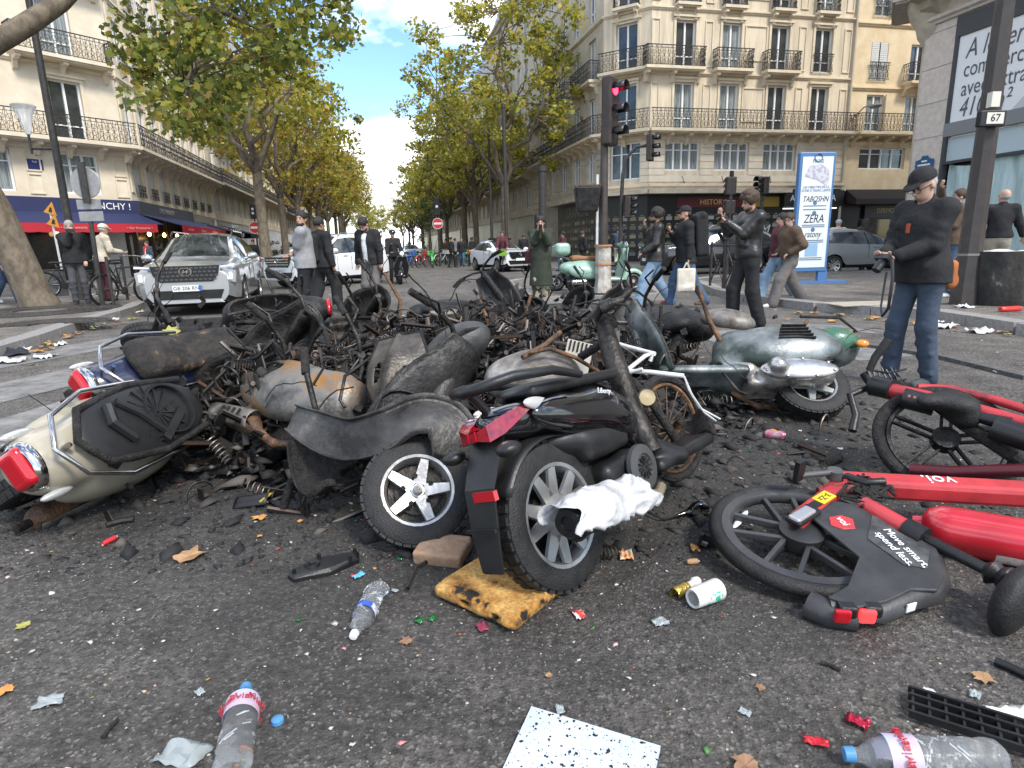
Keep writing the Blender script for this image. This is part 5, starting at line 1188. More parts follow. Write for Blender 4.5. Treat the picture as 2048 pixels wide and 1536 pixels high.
# ================================================================== PEOPLE
def cloth(name, c, c2=None, rough=.85): return mat('cloth_' + name, c, rough, 0, c2 or tuple(min(1, x * 1.45 + .004) for x in c), 5, .35, 26, lo=.38, hi=.68)
def skinm(i): 
    cs = [(.46, .27, .19), (.50, .31, .23), (.34, .19, .12), (.42, .25, .17)]; c = cs[i % 4]; return mat('skin%d' % (i % 4), c, .55, 0, tuple(x * .86 for x in c), 14)
def hairm(k): return {'black': mat('hair_black', (.012, .010, .009), .55, 0, (.03, .024, .02), 60, .5, 120), 'brown': mat('hair_brown', (.045, .026, .016), .55, 0, (.08, .05, .03), 60, .5, 120), 'grey': mat('hair_grey', (.25, .24, .23), .6, 0, (.4, .39, .37), 60, .5, 120)}[k]
def ik(a, c, l1, l2, hint):
    a, c = Vector(a), Vector(c); d = c - a; L_ = d.length; mx_ = (l1 + l2) * .995
    if L_ > mx_: c = a + d * (mx_ / L_); d = c - a; L_ = mx_
    x = (l1 * l1 - l2 * l2 + L_ * L_) / (2 * L_); h = math.sqrt(max(l1 * l1 - x * x, 0)); u = d.normalized(); hv = Vector(hint); hv = (hv - u * hv.dot(u)); hv = hv.normalized() if hv.length > 1e-5 else Vector((0, 1, 0))
    return a + u * x + hv * h, c
def person(label, loc, face, H=1.75, feet=None, hands=None, lean=0, head=(0, 0), top='jacket', top_m=None, hem=.86, pants_m=None, wide=0., shoe_m=None, hair='short', hair_c='black', skin=0, res=.0125, inner=None, sleeve=1.0, open_=False, sit=0, acc=None, beard=False, elbow=None, fat=1.0, nm='person', group=None):
    """local frame: x right, y forward (where the body faces), z up; face = heading angle of +y measured from world +y, clockwise"""
    s = H / 1.75; t = thing(nm, label, 'person', loc, (0, 0, -face), group); t.scale = (s, s, s); h = res / s
    feet = feet or ((-.11, 0, .0), (.11, .02, 0)); hands = hands or ((-.27, .05, .80), (.27, .05, .80)); sk = skinm(skin)
    LT, LS = .445, .425; hipz = min([.945 - sit] + [math.sqrt(max(.2, .864 ** 2 - (q[0] - sx_) ** 2 - (q[1] - .03) ** 2)) + .085 + q[2] for q, sx_ in zip(feet, (-.088, .088))])
    cl, sl = math.cos(lean), math.sin(lean)
    def B(p):                         # bend the upper body forward about the hips
        x, y, z = p; z -= .92; return Vector((x, y * cl + z * sl, hipz + z * cl - y * sl))
    hips = [Vector((-.088, 0, hipz)), Vector((.088, 0, hipz))]; sh = [B((-.175, -.01, 1.42)), B((.175, -.01, 1.42))]
    ank = []; kn = []
    for i in (0, 1):
        f = Vector(feet[i]); a = Vector((f.x, f.y - .03, f.z + .085)); k, a2 = ik(hips[i], a, LT, LS, (0, 1, .05)); kn.append(k); ank.append(a2)
    el = []; wr_ = []
    for i in (0, 1):
        hnt = (elbow[i] if elbow else ((-.4 if i == 0 else .4), -.45, -1)); e, w_ = ik(sh[i], hands[i], .285, .255, hnt); el.append(e); wr_.append(w_)
    neck = B((0, -.015, 1.47)); chin = B((0, .012, 1.54)); hp = B((0, .0, 1.53))
    HM = T(*hp) @ RX(-lean) @ RZ(-head[1]) @ RX(-head[0])       # head frame
    def hd(p): return HM @ Vector(p)
    b = SDF(h)
    # torso and limbs
    b.cone(B((0, 0, .95)), B((0, .005, 1.15)), .125 * fat, .118 * fat, .05); b.cone(B((-.06, .01, 1.30)), B((.06, .01, 1.30)), .115, .115, .06); b.cone(B((0, .005, 1.12)), B((0, .005, 1.32)), .12 * fat, .12, .05); b.cone(sh[0], sh[1], .062, .062, .06)
    b.cone(neck, hd((0, .0, .03)), .056, .052, .03)
    for i in (0, 1):
        b.cone(hips[i], kn[i], .082, .055, .04); b.cone(kn[i], ank[i], .053, .038, .03); b.cone(sh[i], el[i], .05, .04, .03); b.cone(el[i], wr_[i], .040, .027, .02)
        f = (ank[i] + Vector((0, .12, -.045))); b.cone(ank[i] + Vector((0, -.03, -.05)), f, .035, .032, .02)
        # hand: palm, four fingers, thumb
        d = (wr_[i] - el[i]).normalized(); tgt = Vector(hands[i]); fr_ = max(.0085, .72 * h)
        side = Vector((1 if i == 0 else -1, 0, 0)); nrm = d.cross(side); nrm = nrm.normalized() if nrm.length > .1 else Vector((0, 1, 0)); sd_ = nrm.cross(d).normalized()
        pc = wr_[i] + d * .05
        for q in (-1, 0, 1): b.cone(wr_[i] + sd_ * q * .012 + d * .01, wr_[i] + d * .085 + sd_ * q * .026, .016, .015, .012)
        for q in range(4):
            o_ = (q - 1.5) * .0195; l_ = (.036, .042, .040, .030)[q]; p0 = wr_[i] + d * .085 + sd_ * o_; p1 = p0 + (d * .8 + nrm * .45).normalized() * l_; p2 = p1 + (d * .25 + nrm * .9).normalized() * l_ * .8; b.cone(p0, p1, fr_ * 1.05, fr_, .004); b.cone(p1, p2, fr_, fr_ * .85, .004)
        th = wr_[i] + d * .03 + sd_ * .03; t1 = th + (d * .5 + sd_ * .8 + nrm * .3).normalized() * .035; b.cone(th, t1, .013, .011, .006); b.cone(t1, t1 + (d * .8 + nrm * .5).normalized() * .03, .011, .009, .004)
    # head
    RM = HM.to_3x3().to_4x4()
    b.ell(hd((0, -.012, .125)), (.074, .094, .092), RM, .02); b.ell(hd((0, .018, .06)), (.056, .072, .072), RM, .03); b.ell(hd((0, .045, .018)), (.032, .034, .026), RM, .03)
    b.cone(hd((0, .088, .098)), hd((0, .108, .066)), .009, .014, .012); b.cone(hd((0, .082, .032)), hd((0, .084, .028)), .018, .014, .015)
    for q in (-1, 1):
        b.ell(hd((q * .075, -.012, .085)), (.011, .022, .033), RM, .008); b.ell(hd((q * .03, .088, .098)), (.014, .012, .009), RM, .01, 's')
    b.obj('body', sk, t)
    eye = MB(); 
    for q in (-1, 1): eye.ell((q * .030, .078, .097), (.012, .010, .008), 0, HM, 8, 6); eye.box((q * .031, .090, .119), (.036, .008, .007), 0, HM)
    eye.box((0, .094, .028), (.042, .006, .005), 0, HM)
    eye.obj('facial_features', hairm('black') if hair_c != 'grey' else mat('features_soft', (.09, .06, .05), .6), t)
    # hair
    hs_ = SDF(h); hm_ = hairm(hair_c)
    if hair in ('short', 'curly', 'long', 'bun', 'hood'):
        k = .012 if hair != 'curly' else .03
        hs_.ell(hd((0, -.02, .138)), (.078 + k, .096 + k, .088 + k), RM, .01)
        if hair == 'curly':
            r_ = random.Random(len(label)); 
            for _ in range(26):
                a_, e_ = r_.uniform(0, 6.28), r_.uniform(.1, 1.4); hs_.ell(hd((.09 * math.cos(a_) * math.cos(e_), -.015 + .1 * math.sin(a_) * math.cos(e_), .15 + .09 * math.sin(e_))), (.03, .03, .028), None, .01)
        if hair == 'long':
            for q in (-1, 0, 1): hs_.cone(hd((q * .06, -.06, .1)), hd((q * .085, -.05, -.16)), .045, .04, .03)
        if hair == 'bun': hs_.ell(hd((0, -.11, .17)), (.045, .045, .045), None, .01)
        hs_.ell(hd((0, .105, .045)), (.082, .088, .105), RM, .012, 's')
        hs_.cut(HM.to_3x3() @ Vector((0, -.25 if hair != 'long' else 0, -1)), (HM.to_3x3() @ Vector((0, -.25 if hair != 'long' else 0, -1))).normalized().dot(hd((0, 0, .055 if hair != 'long' else -.2))))
        hs_.obj('hair', hm_, t)
    elif hair in ('cap', 'beanie', 'bald', 'helmet'):
        if hair == 'bald':
            hs_.ell(hd((0, -.014, .112)), (.078, .097, .09), RM, .01); hs_.ell(hd((0, .085, .055)), (.075, .085, .1), RM, .012, 's'); hs_.cut(HM.to_3x3() @ Vector((0, 0, 1)), (HM.to_3x3() @ Vector((0, 0, 1))).dot(hd((0, 0, .115)))); hs_.cut(HM.to_3x3() @ Vector((0, 0, -1)), (HM.to_3x3() @ Vector((0, 0, -1))).dot(hd((0, 0, .05)))); hs_.obj('hair', hm_, t)
        else:
            big = .012 if hair != 'helmet' else .045
            hs_.ell(hd((0, -.012, .145)), (.082 + big, .1 + big, .085 + big), RM, .01); n_ = HM.to_3x3() @ Vector((0, .1, -1)); hs_.cut(n_, n_.normalized().dot(hd((0, 0, .135 if hair == 'cap' else .12))))
            if hair == 'cap': hs_.ell(hd((0, .105, .142)), (.068, .075, .011), RM @ RX(R(-14)), .012)
            hs_.obj('cap' if hair != 'helmet' else 'helmet', (acc or {}).get('cap_m', cloth('cap_black', (.010, .010, .011))), t)
            if hair == 'cap': 
                hb_ = SDF(h); hb_.ell(hd((0, -.03, .095)), (.08, .085, .06), RM, .01); hb_.ell(hd((0, .06, .06)), (.07, .085, .12), RM, .01, 's'); hb_.obj('hair', hm_, t)
    if beard:
        bd = SDF(h); bd.ell(hd((0, .026, .018)), (.059, .0715, .045), RM, .02); bd.ell(hd((0, .1, .066)), (.05, .06, .05), RM, .01, 's'); bd.ell(hd((0, -.05, .03)), (.1, .055, .1), RM, .01, 's'); bd.obj('beard', hm_, t)
    if hair == 'hood' or (acc and acc.get('hood')):
        hd_ = SDF(h); hd_.ell(hd((0, -.03, .11)), (.115, .125, .135), RM, .02); hd_.ell(hd((0, .11, .08)), (.08, .12, .11), RM, .02, 's'); hd_.cone(B((0, -.06, 1.45)), hd((0, -.06, .06)), .1, .09, .04); hd_.obj('hood', top_m, t)
    # trousers
    pm = pants_m or cloth('trousers_black', (.012, .012, .013)); p = SDF(h)
    p.cone(B((0, 0, .93)), B((0, 0, 1.0)), .132 * fat, .122 * fat, .04)
    r_ = random.Random(hash(label) % 999)
    for i in (0, 1):
        p.cone(hips[i] + Vector((0, 0, .02)), hips[i] - Vector((0, 0, .08)), .100, .098, .04); p.cone(hips[i], kn[i], .094, .068 + wide, .04)
        e = ank[i] + (kn[i] - ank[i]).normalized() * -.012; p.cone(kn[i], e, .072 + wide, .058 + wide * 1.25, .03)
        for q in range(3): c = kn[i].lerp(e, .25 + .3 * q); p.cone(c + Vector((-.05, .045, r_.uniform(-.03, .03))), c + Vector((.05, .045, r_.uniform(-.03, .03))), .012 + wide * .5, .012 + wide * .5, .03)
    p.cut((0, 0, 1), B((0, 0, 1.06)).z); po_ = p.obj('trousers', pm, t)
    # shoes
    for i in (0, 1):
        a = ank[i]; sdn = SDF(max(h, .01)); sdn.cone(a + Vector((0, -.035, -.038)), a + Vector((0, .10, -.05)), .046, .040, .03); sdn.cone(a + Vector((0, .1, -.052)), a + Vector((0, .165, -.056)), .04, .034, .02); sdn.cone(a + Vector((0, -.01, 0)), a + Vector((0, -.01, .03)), .05, .05, .03); sdn.cut((0, 0, -1), -(a.z - .084)); sdn.obj('shoe', shoe_m or cloth('shoe_dark', (.014, .013, .013)), t)
    # upper garment
    tm = top_m or cloth('jacket_black', (.012, .012, .013)); g = SDF(h); x_ = .022 if top in ('jacket', 'coat', 'puffer') else .019
    if top == 'puffer': x_ = .035
    lo_ = hem
    g.cone(B((0, .005, max(lo_, .95))), B((0, .008, 1.16)), (.132 + x_) * fat, (.128 + x_) * fat, .05); g.cone(B((0, .008, 1.12)), B((0, .008, 1.32)), (.13 + x_) * fat, .125 + x_, .05); g.cone(B((-.065, .01, 1.30)), B((.065, .01, 1.30)), .118 + x_, .118 + x_, .06); g.cone(sh[0], sh[1], .066 + x_, .066 + x_, .06)
    g.cone(B((0, -.01, 1.44)), B((0, -.008, 1.50)), .075, .070, .03)
    if lo_ < .9:
        if top == 'coat':
            g.cone(B((0, 0, .98)), Vector((0, .0, lo_)), .15 + x_, .19 + x_, .06); 
            for q in (-1, 1): g.cone(B((q * .09, 0, .95)), Vector((q * .13, .03, lo_)), .1, .12, .06)
        else: g.cone(B((0, 0, .98)), B((0, .0, lo_ + .0)), (.142 + x_) * fat, (.148 + x_) * fat, .05); g.cone(B((-.075, 0, lo_ - .02)), B((.075, 0, lo_ - .02)), .125 + x_, .125 + x_, .05)
    if lo_ < .94: g.cone(B((-.075, 0, .96)), B((.075, 0, .96)), (.108 + x_) * fat, (.108 + x_) * fat, .05)
    for i in (0, 1):
        if sleeve > .9:
            g.cone(sh[i], el[i], .060 + x_, .047 + x_, .03); g.cone(el[i], wr_[i] + (el[i] - wr_[i]).normalized() * .015, .049 + x_, .036 + x_ * .8, .02)
            for q in range(3): c = sh[i].lerp(el[i], .45 + .25 * q); g.cone(c + Vector((-.03, .03, -.02)), c + Vector((.03, .03, .02)), .024 + x_, .024 + x_, .02)
        else: e = sh[i].lerp(el[i], .78); g.cone(sh[i], e, .064 + x_, .062 + x_, .03)
    for q in range(5):
        z = 1.0 + .07 * q; g.cone(B((-.12 * r_.random(), .11 * fat, z)), B((.12 * r_.random(), .115 * fat, z + r_.uniform(-.04, .04))), .035, .035, .03)
    g.cone(hd((0, 0, .1)), hd((0, .03, .02)), .075, .07, .01, 's')
    if lo_ > 0: g.cut((0, 0, -1), -(B((0, 0, lo_)).z if top != 'coat' else lo_))
    if open_: g.box(B((0, .19, 1.15)), (.055, .12, .34), .02, RX(-lean), .015, 's')
    g.obj({'jacket': 'jacket', 'coat': 'coat', 'tshirt': 't_shirt', 'sweater': 'sweater', 'puffer': 'jacket'}[top], tm, t)
    if inner:
        v = SDF(h); v.cone(B((0, .012, .98)), B((0, .012, 1.2)), .134 * fat, .13 * fat, .05); v.cone(B((0, .012, 1.18)), B((0, .014, 1.33)), .13, .128, .05); v.cut((0, 0, -1), -B((0, 0, .9)).z); v.obj('shirt', inner, t)
    # accessories
    A = acc or {}
    def mid(): return (Vector(hands[0]) + Vector(hands[1])) / 2
    if 'phone' in A: MB().box((0, 0, 0), (.155, .012, .075) if A['phone'] == 'wide' else (.075, .012, .155), 0).obj('phone', blackp, t, bevel=.006, M=T(*A['phone_at']) @ RX(-head[0] + A.get('phone_tilt', 0)))
    if 'camera' in A:
        cm = MB(); cm.box((0, 0, 0), (.12, .05, .08)); cm.lathe([(0, .1), (.034, .1), (.036, 0)], 16, 0, T(0, .02, 0) @ RX(R(-90)) @ T(0, 0, 0)); cm.obj('camera', blackp, t, bevel=.006, M=T(*A['camera']) @ RX(R(-50)))
        st = MB(); c = Vector(A['camera']); st.tube([c + Vector((-.07, 0, 0)), c + Vector((-.12, .03, -.15)), c + Vector((-.13, .05, -.38)), c + Vector((-.09, .06, -.45)), c + Vector((-.06, .05, -.38)), c + Vector((-.06, .03, -.1))], .012, 6, flat=.3); st.obj('camera_strap', blackp, t, smooth=60)
    if 'backpack' in A:
        bp = SDF(max(h, .012)); c = B((0, -.22, 1.2)); bp.box(c, (.16, .085, .25), .06, RX(-lean), .02); bp.box(c + Vector((0, -.08, -.06)), (.12, .05, .13), .04, RX(-lean), .03); bp.obj('backpack', A['backpack'], t)
        stp = MB(); [stp.tube([B((q * .1, -.14, 1.36)), B((q * .115, -.02, 1.51)), B((q * .115, .13, 1.38)), B((q * .13, .12, 1.2)), B((q * .16, -.05, 1.08))], .018, 6, flat=.35) for q in (-1, 1)]; stp.obj('backpack_strap', A['backpack'], t, smooth=60)
    if 'rolltop' in A:
        bp = SDF(max(h, .012)); c = B((0, -.25, 1.24)); bp.box(c, (.17, .12, .36), .06, RX(-lean), .02); bp.cone(c + Vector((-.13, 0, .34)), c + Vector((.13, 0, .34)), .06, .06, .04); bp.obj('backpack', A['rolltop'], t)
    if 'tote' in A:
        c = Vector(A['tote']); tb = SDF(.012); tb.box(c + Vector((0, 0, -.3)), (.03, .16, .2), .025, None, .01); tb.cone(c + Vector((0, -.08, -.42)), c + Vector((.01, .1, -.44)), .05, .045, .04); tb.obj('tote_bag', cloth('tote', (.50, .46, .38)), t)
        th_ = MB(); [th_.tube([c + Vector((q, 0, 0)), c + Vector((q, -.05, -.1)), c + Vector((q, -.12, -.2))], .008, 5) for q in (-.02, .02)]; [th_.tube([c + Vector((q, 0, 0)), c + Vector((q, .05, -.1)), c + Vector((q, .12, -.2))], .008, 5) for q in (-.02, .02)]; th_.obj('bag_handle', cloth('tote', (.5, .46, .38)), t)
    if 'side_bag' in A:
        c = B(A['side_bag'][0]); sb_ = SDF(.012); sb_.box(c, (.11, .05, .12), .04, None, .02); sb_.cone(c + Vector((-.06, -.03, -.05)), c + Vector((.06, -.03, -.05)), .05, .05, .03); sb_.obj('shoulder_bag', A['side_bag'][1], t)
        ss = MB(); ss.tube([c + Vector((0, 0, .12)), B((A['side_bag'][0][0] * .7, -.13, 1.3)), B((-A['side_bag'][0][0] * .3, -.03, 1.5)), B((-A['side_bag'][0][0] * .2, .15, 1.3)), c + Vector((0, .08, .1))], .014, 6, flat=.3); ss.obj('bag_strap', A['side_bag'][1], t, smooth=60)
    if 'glasses' in A:
        gl_ = MB(); 
        for q in (-1, 1): gl_.torus(.024, .0028 if not A['glasses'] == 'sun' else .004, 16, 5, 0, HM @ T(q * .031, .102, .097) @ RX(R(90)) @ S(1.1, .85, 1)); gl_.tube([HM @ Vector((q * .058, .1, .1)), HM @ Vector((q * .08, -.01, .1))], .003, 4)
        gl_.tube([HM @ Vector((-.008, .104, .1)), HM @ Vector((.008, .104, .1))], .003, 4)
        if A['glasses'] == 'sun':
            for q in (-1, 1): gl_.lathe([(0, 0), (.024, 0)], 12, 0, HM @ T(q * .031, .103, .097) @ RX(R(90)))
        gl_.obj('glasses', blackp, t)
    if 'scarf' in A: sf = SDF(h); sf.cone(B((-.05, .02, 1.48)), B((.05, .02, 1.48)), .07, .07, .03); sf.cone(B((.02, .13, 1.44)), B((.03, .16, 1.2)), .05, .04, .03); sf.obj('scarf', A['scarf'], t)
    if 'zip' in A: MB().box(tuple(B((0, .156 * fat, 1.3))), (.03, .012, .075)).obj('collar_lining', A['zip'], t)
    return t
jean = cloth('jeans_blue', (.045, .075, .13)); jeanl = cloth('jeans_light', (.17, .25, .34)); navyp = cloth('jeans_dark', (.035, .05, .075)); blk = cloth('black', (.011, .011, .012)); gry = cloth('grey_cotton', (.19, .19, .195)); greyt = cloth('grey_trousers', (.11, .10, .095)); brn = cloth('brown_wool', (.07, .045, .028)); olive = cloth('olive_coat', (.022, .028, .018)); beige = cloth('beige', (.42, .37, .29)); camo = mat('camouflage', (.05, .045, .03), .85, 0, (.36, .31, .22), 9, .2, lo=.47, hi=.5, detail=2); leath = mat('leather_black', (.013, .012, .012), .35, 0, (.03, .028, .026), 8, .4, 24); maroon = cloth('maroon', (.07, .015, .022)); whitet = cloth('white_cotton', (.6, .6, .58)); orangeb = cloth('orange_bag', (.30, .09, .025)); shoew = cloth('shoe_white', (.55, .54, .52)); shoeb = cloth('shoe_brown', (.10, .06, .035)); redsh = cloth('shoe_red', (.22, .03, .04))
D = R
# the older man with the black cap, right foreground
person('man in black cap and black jacket holding a compact camera', G(1808, 770) + Vector((.05, 0.02, 0)), D(-108), 1.67, feet=((-.12, -.04, 0), (.13, .1, 0)), hands=((-.03, .33, 1.09), (.09, .33, 1.11)), lean=D(6), head=(D(22), D(0)), top='jacket', top_m=blk, hem=.84, pants_m=navyp, shoe_m=cloth('shoe_grey', (.05, .055, .06)), hair='cap', hair_c='grey', skin=1, res=.0095, fat=1.12, wide=.006, acc={'camera': (.0, .43, 1.07), 'glasses': 'clear', 'side_bag': ((-.02, -.2, .88), orangeb), 'zip': cloth('orange_lining', (.30, .06, .025))})
# the man in leather jacket taking a phone picture
person('curly haired man in black leather jacket photographing with his phone', G(1488, 655), D(-100), 1.80, feet=((-.1, -.13, 0), (.11, .14, 0)), hands=((-.05, .36, 1.38), (.08, .36, 1.44)), head=(D(18), 0), top='jacket', top_m=leath, hem=.9, pants_m=blk, wide=.02, hair='curly', hair_c='brown', skin=0, res=.0115, beard=True, acc={'phone': 'wide', 'phone_at': (.01, .45, 1.45)})
person('man in grey t-shirt with arms folded turning his head', G(622, 645), D(-95), 1.79, feet=((-.11, .02, 0), (.12, -.03, 0)), hands=((.12, .18, 1.14), (-.12, .20, 1.09)), elbow=((-.9, -.1, -1), (.9, -.1, -1)), head=(0, D(-75)), top='tshirt', top_m=gry, hem=.86, sleeve=.5, pants_m=blk, wide=.028, hair='short', skin=3, res=.0115, beard=True)
person('man in black with backpack standing close behind the grey t-shirt', G(655, 628), D(40), 1.78, feet=((-.1, -.2, 0), (.11, .2, 0)), top='jacket', top_m=blk, pants_m=blk, wide=.03, hair='short', skin=2, acc={'backpack': blk})
person('man in open black jacket looking down at the wreckage', G(748, 622), D(200), 1.77, lean=D(6), head=(D(38), D(10)), top='jacket', top_m=blk, hem=.86, open_=True, inner=whitet, pants_m=greyt, wide=.02, hair='short', skin=1, res=.0115, beard=True)
person('long haired woman in long green coat photographing with her phone', G(1083, 607), D(182), 1.72, feet=((-.09, 0, 0), (.1, .03, 0)), hands=((-.05, .30, 1.44), (.06, .30, 1.47)), head=(D(6), 0), top='coat', top_m=olive, hem=.38, pants_m=camo, wide=.035, hair='long', skin=1, acc={'phone': 'tall', 'phone_at': (.01, .40, 1.53), 'side_bag': ((.22, -.1, .95), maroon)})
person('man in sunglasses and black jacket striding with hand at chin', G(1308, 616), D(-88), 1.77, feet=((-.08, .33, .02), (.09, -.3, .05)), hands=((-.2, .25, 1.0), (.02, .2, 1.44)), top='jacket', top_m=leath, hem=.84, pants_m=jeanl, wide=.025, shoe_m=redsh, hair='curly', hair_c='black', skin=2, beard=True, acc={'glasses': 'sun'})
person('bearded man in black cap with roll-top pack and cloth tote bag', G(1368, 615), D(-92), 1.80, feet=((-.08, -.32, .04), (.09, .28, .0)), hands=((-.2, .02, .84), (.05, .26, 1.3)), lean=D(4), top='jacket', top_m=blk, hem=.8, pants_m=jean, wide=.012, shoe_m=shoeb, hair='cap', hair_c='brown', skin=0, beard=True, acc={'rolltop': blk, 'tote': (-.24, .06, .80)})
person('woman with tied hair in brown jacket striding in grey flared jeans', G(1572, 613), D(-98), 1.66, feet=((-.08, .36, .0), (.09, -.36, .03)), hands=((-.18, .12, 1.0), (.18, .14, 1.0)), lean=D(5), head=(D(5), D(-30)), top='puffer', top_m=brn, hem=.95, pants_m=greyt, wide=.035, shoe_m=shoew, hair='bun', hair_c='brown', skin=1, acc={'glasses': 'clear'})
person('person in maroon top and light blue jeans walking behind the brown jacket', G(1552, 606), D(-95), 1.68, feet=((-.08, -.34, .03), (.09, .34, .0)), top='jacket', top_m=maroon, hem=.92, pants_m=jeanl, wide=.03, shoe_m=shoew, hair='long', hair_c='black', skin=0)
person('walker in beige jacket with grey beanie and black backpack', G(1668, 547), D(15), 1.76, feet=((-.09, .25, 0), (.09, -.25, .03)), top='jacket', top_m=beige, pants_m=navyp, shoe_m=shoew, hair='beanie', hair_c='black', skin=0, acc={'backpack': blk, 'cap_m': cloth('beanie_grey', (.35, .35, .35))}, res=.016)
person('hooded walker in dark brown jacket carrying a shoulder bag', G(1722, 547), D(10), 1.76, feet=((-.09, -.2, 0), (.09, .2, 0)), top='jacket', top_m=cloth('dark_brown', (.03, .022, .018)), pants_m=navyp, hair='hood', skin=0, acc={'side_bag': ((.18, -.1, 1.0), maroon)}, res=.016)
person('man in brown jacket raising a green phone above his head', G(1912, 600, KZ) + Vector((.2, .55, 0)), D(-75), 1.78, hands=((-.1, .3, 1.25), (.12, .22, 1.82)), elbow=((-.5, -.5, -.6), (.9, .3, .3)), head=(D(-8), 0), top='jacket', top_m=brn, hem=.85, pants_m=jean, shoe_m=shoew, hair='short', hair_c='brown', skin=1, beard=True, acc={'phone': 'wide', 'phone_at': (.12, .28, 1.92)})
person('bald man in black sweater seen from behind the charred column', G(2012, 590, KZ) + Vector((.1, .5, 0)), D(28), 1.80, feet=((-.13, 0, 0), (.13, .05, 0)), hands=((-.36, .1, .95), (.38, .08, .92)), head=(D(-4), D(-30)), top='sweater', top_m=blk, hem=.93, pants_m=cloth('khaki', (.28, .25, .2)), hair='bald', hair_c='grey', skin=1, fat=1.1)
person('older man in black jacket taking a picture by the sign post', G(166, 610, KZ), D(150), 1.78, hands=((-.2, .1, .95), (-.02, .3, 1.50)), top='jacket', top_m=blk, hem=.86, pants_m=cloth('slate', (.05, .05, .055)), hair='short', hair_c='grey', skin=1, fat=1.1, acc={'phone': 'wide', 'phone_at': (-.04, .4, 1.56)})
person('man in beige jacket and maroon trousers sitting on his bicycle', G(200, 604, KZ) + Vector((0, .3, 0)), D(40), 1.76, lean=D(12), hands=((-.2, .38, 1.12), (.2, .38, 1.12)), top='jacket', top_m=beige, hem=.88, pants_m=maroon, hair='cap', hair_c='grey', skin=1, acc={'cap_m': cloth('cap_beige', (.45, .42, .36))})
person('woman in brown sweater and flared jeans walking by the cafe', G(18, 606, KZ), D(60), 1.68, feet=((-.08, .25, 0), (.09, -.25, .02)), top='sweater', top_m=brn, hem=.93, pants_m=jean, wide=.04, shoe_m=shoew, hair='bun', hair_c='black', skin=1)
person('person in pale green trousers walking at the cafe edge', G(-12, 604, KZ), D(60), 1.66, top='jacket', top_m=beige, pants_m=cloth('sage', (.28, .31, .22)), wide=.04, shoe_m=shoew, hair='long', hair_c='brown', skin=1, res=.016)
person('waiter in dark suit and red tie on the cafe terrace', G(304, 560), D(200), 1.78, top='jacket', top_m=navyp, open_=True, inner=whitet, pants_m=blk, hair='short', hair_c='brown', skin=1, res=.017, acc={'scarf': cloth('red_tie', (.4, .03, .03))})
person('person in black waiting beside the tree trunk and red sign', G(513, 552), D(170), 1.74, top='jacket', top_m=blk, hair='short', skin=1, res=.018)
far = [(905, 535, 'person in black coat among the rental bicycles', blk, blk, 90), (925, 533, 'person in dark jacket crouching over far bags', blk, jean, 180), (945, 532, 'walker in black with pink backpack far away', blk, blk, -60), (912, 530, 'person in grey top behind the far bicycles', gry, blk, 30), (985, 530, 'person in dark clothing beside the police car', blk, jean, 100), (1048, 537, 'person in black standing right of the police car', blk, blk, 0), (1126, 542, 'person in red and navy top by the red sign', maroon, jean, -80), (1165, 540, 'person in dark jacket near the pasted cards', blk, blk, 60), (893, 528, 'person in brown coat far on the boulevard', brn, blk, 200), (1075, 538, 'distant man in grey by the burnt shop', gry, blk, 120)]
for i, (px, py, lb, tm_, pm_, a_) in enumerate(far):
    person(lb, G(px, py), D(a_), 1.74, feet=((-.09, .18, 0), (.1, -.18, 0)), top='jacket', top_m=tm_, pants_m=pm_, hair='short', hair_c='brown' if i % 2 else 'black', skin=i, res=.028)
# cyclists
for (px, py, a_, tm_, pm_, lb, bm_, bl2) in ((1006, 544, 180, maroon, blk, 'cyclist in burgundy top riding a green basket bicycle', white, 'green basket rental bicycle ridden toward the junction'), (1236, 541, 10, navyp, cloth('pale_trousers', (.5, .48, .44)), 'cyclist in dark blue top riding away by the shutters', green_b, 'rental bicycle ridden away past the shutters')):
    p0 = G(px, py); person(lb, p0 + Vector((0, 0, .1)), D(a_), 1.72, feet=((-.1, .16, .12), (.1, .08, .3)), hands=((-.24, .42, 1.02), (.24, .42, 1.02)), lean=D(10), sit=.0, top='sweater', top_m=tm_, pants_m=pm_, hair='short', hair_c='brown', skin=1, res=.02)
    bicycle(bl2, p0, D(90 - a_), bm_, 0, mat('basket_lime', (.2, .4, .03), .5))
# rider in a helmet sitting on the parked motorcycle is left standing beside it
person('rider in black with dark helmet beside the parked motorcycle', G(790, 566), D(160), 1.76, lean=D(8), hands=((-.25, .35, 1.0), (.25, .35, 1.0)), top='jacket', top_m=blk, pants_m=blk, hair='helmet', skin=1, res=.016, acc={'cap_m': blackg})
# ================================================================== THE BURNT SCOOTERS
ash = mat('ash_grey_panel', (.018, .017, .016), .48, .45, (.085, .08, .075), 3.5, .35, 45, col3=(.20, .19, .175), lo=.40, hi=.62, detail=10)
ochre = mat('scorched_ochre_panel', (.028, .025, .022), .45, .45, (.17, .165, .15), 3.4, .25, 50, col3=(.30, .14, .03), lo=.36, hi=.50, detail=9)
paleash = mat('pale_ash_panel', (.04, .03, .023), .5, .35, (.22, .20, .175), 5, .15, 60, col3=(.46, .45, .43), lo=.36, hi=.56, detail=10)
greenb = mat('scorched_green_panel', (.035, .05, .042), .4, .45, (.22, .24, .24), 3.2, .12, 50, col3=(.40, .40, .38), lo=.38, hi=.56, detail=8)
greenp = mat('green_panel', (.035, .12, .07), .35, 0, (.22, .17, .08), 4, .2, 40, lo=.52, hi=.66, coat=.3)
beigep = mat('sand_beige_paint', (.36, .325, .25), .28, 0, (.27, .245, .19), 3, coat=.8)
bluep = mat('dark_blue_paint', (.012, .018, .055), .25, 0, (.02, .02, .03), 5, coat=.8)
mint = mat('mint_paint', (.27, .42, .34), .35, 0, coat=.6)
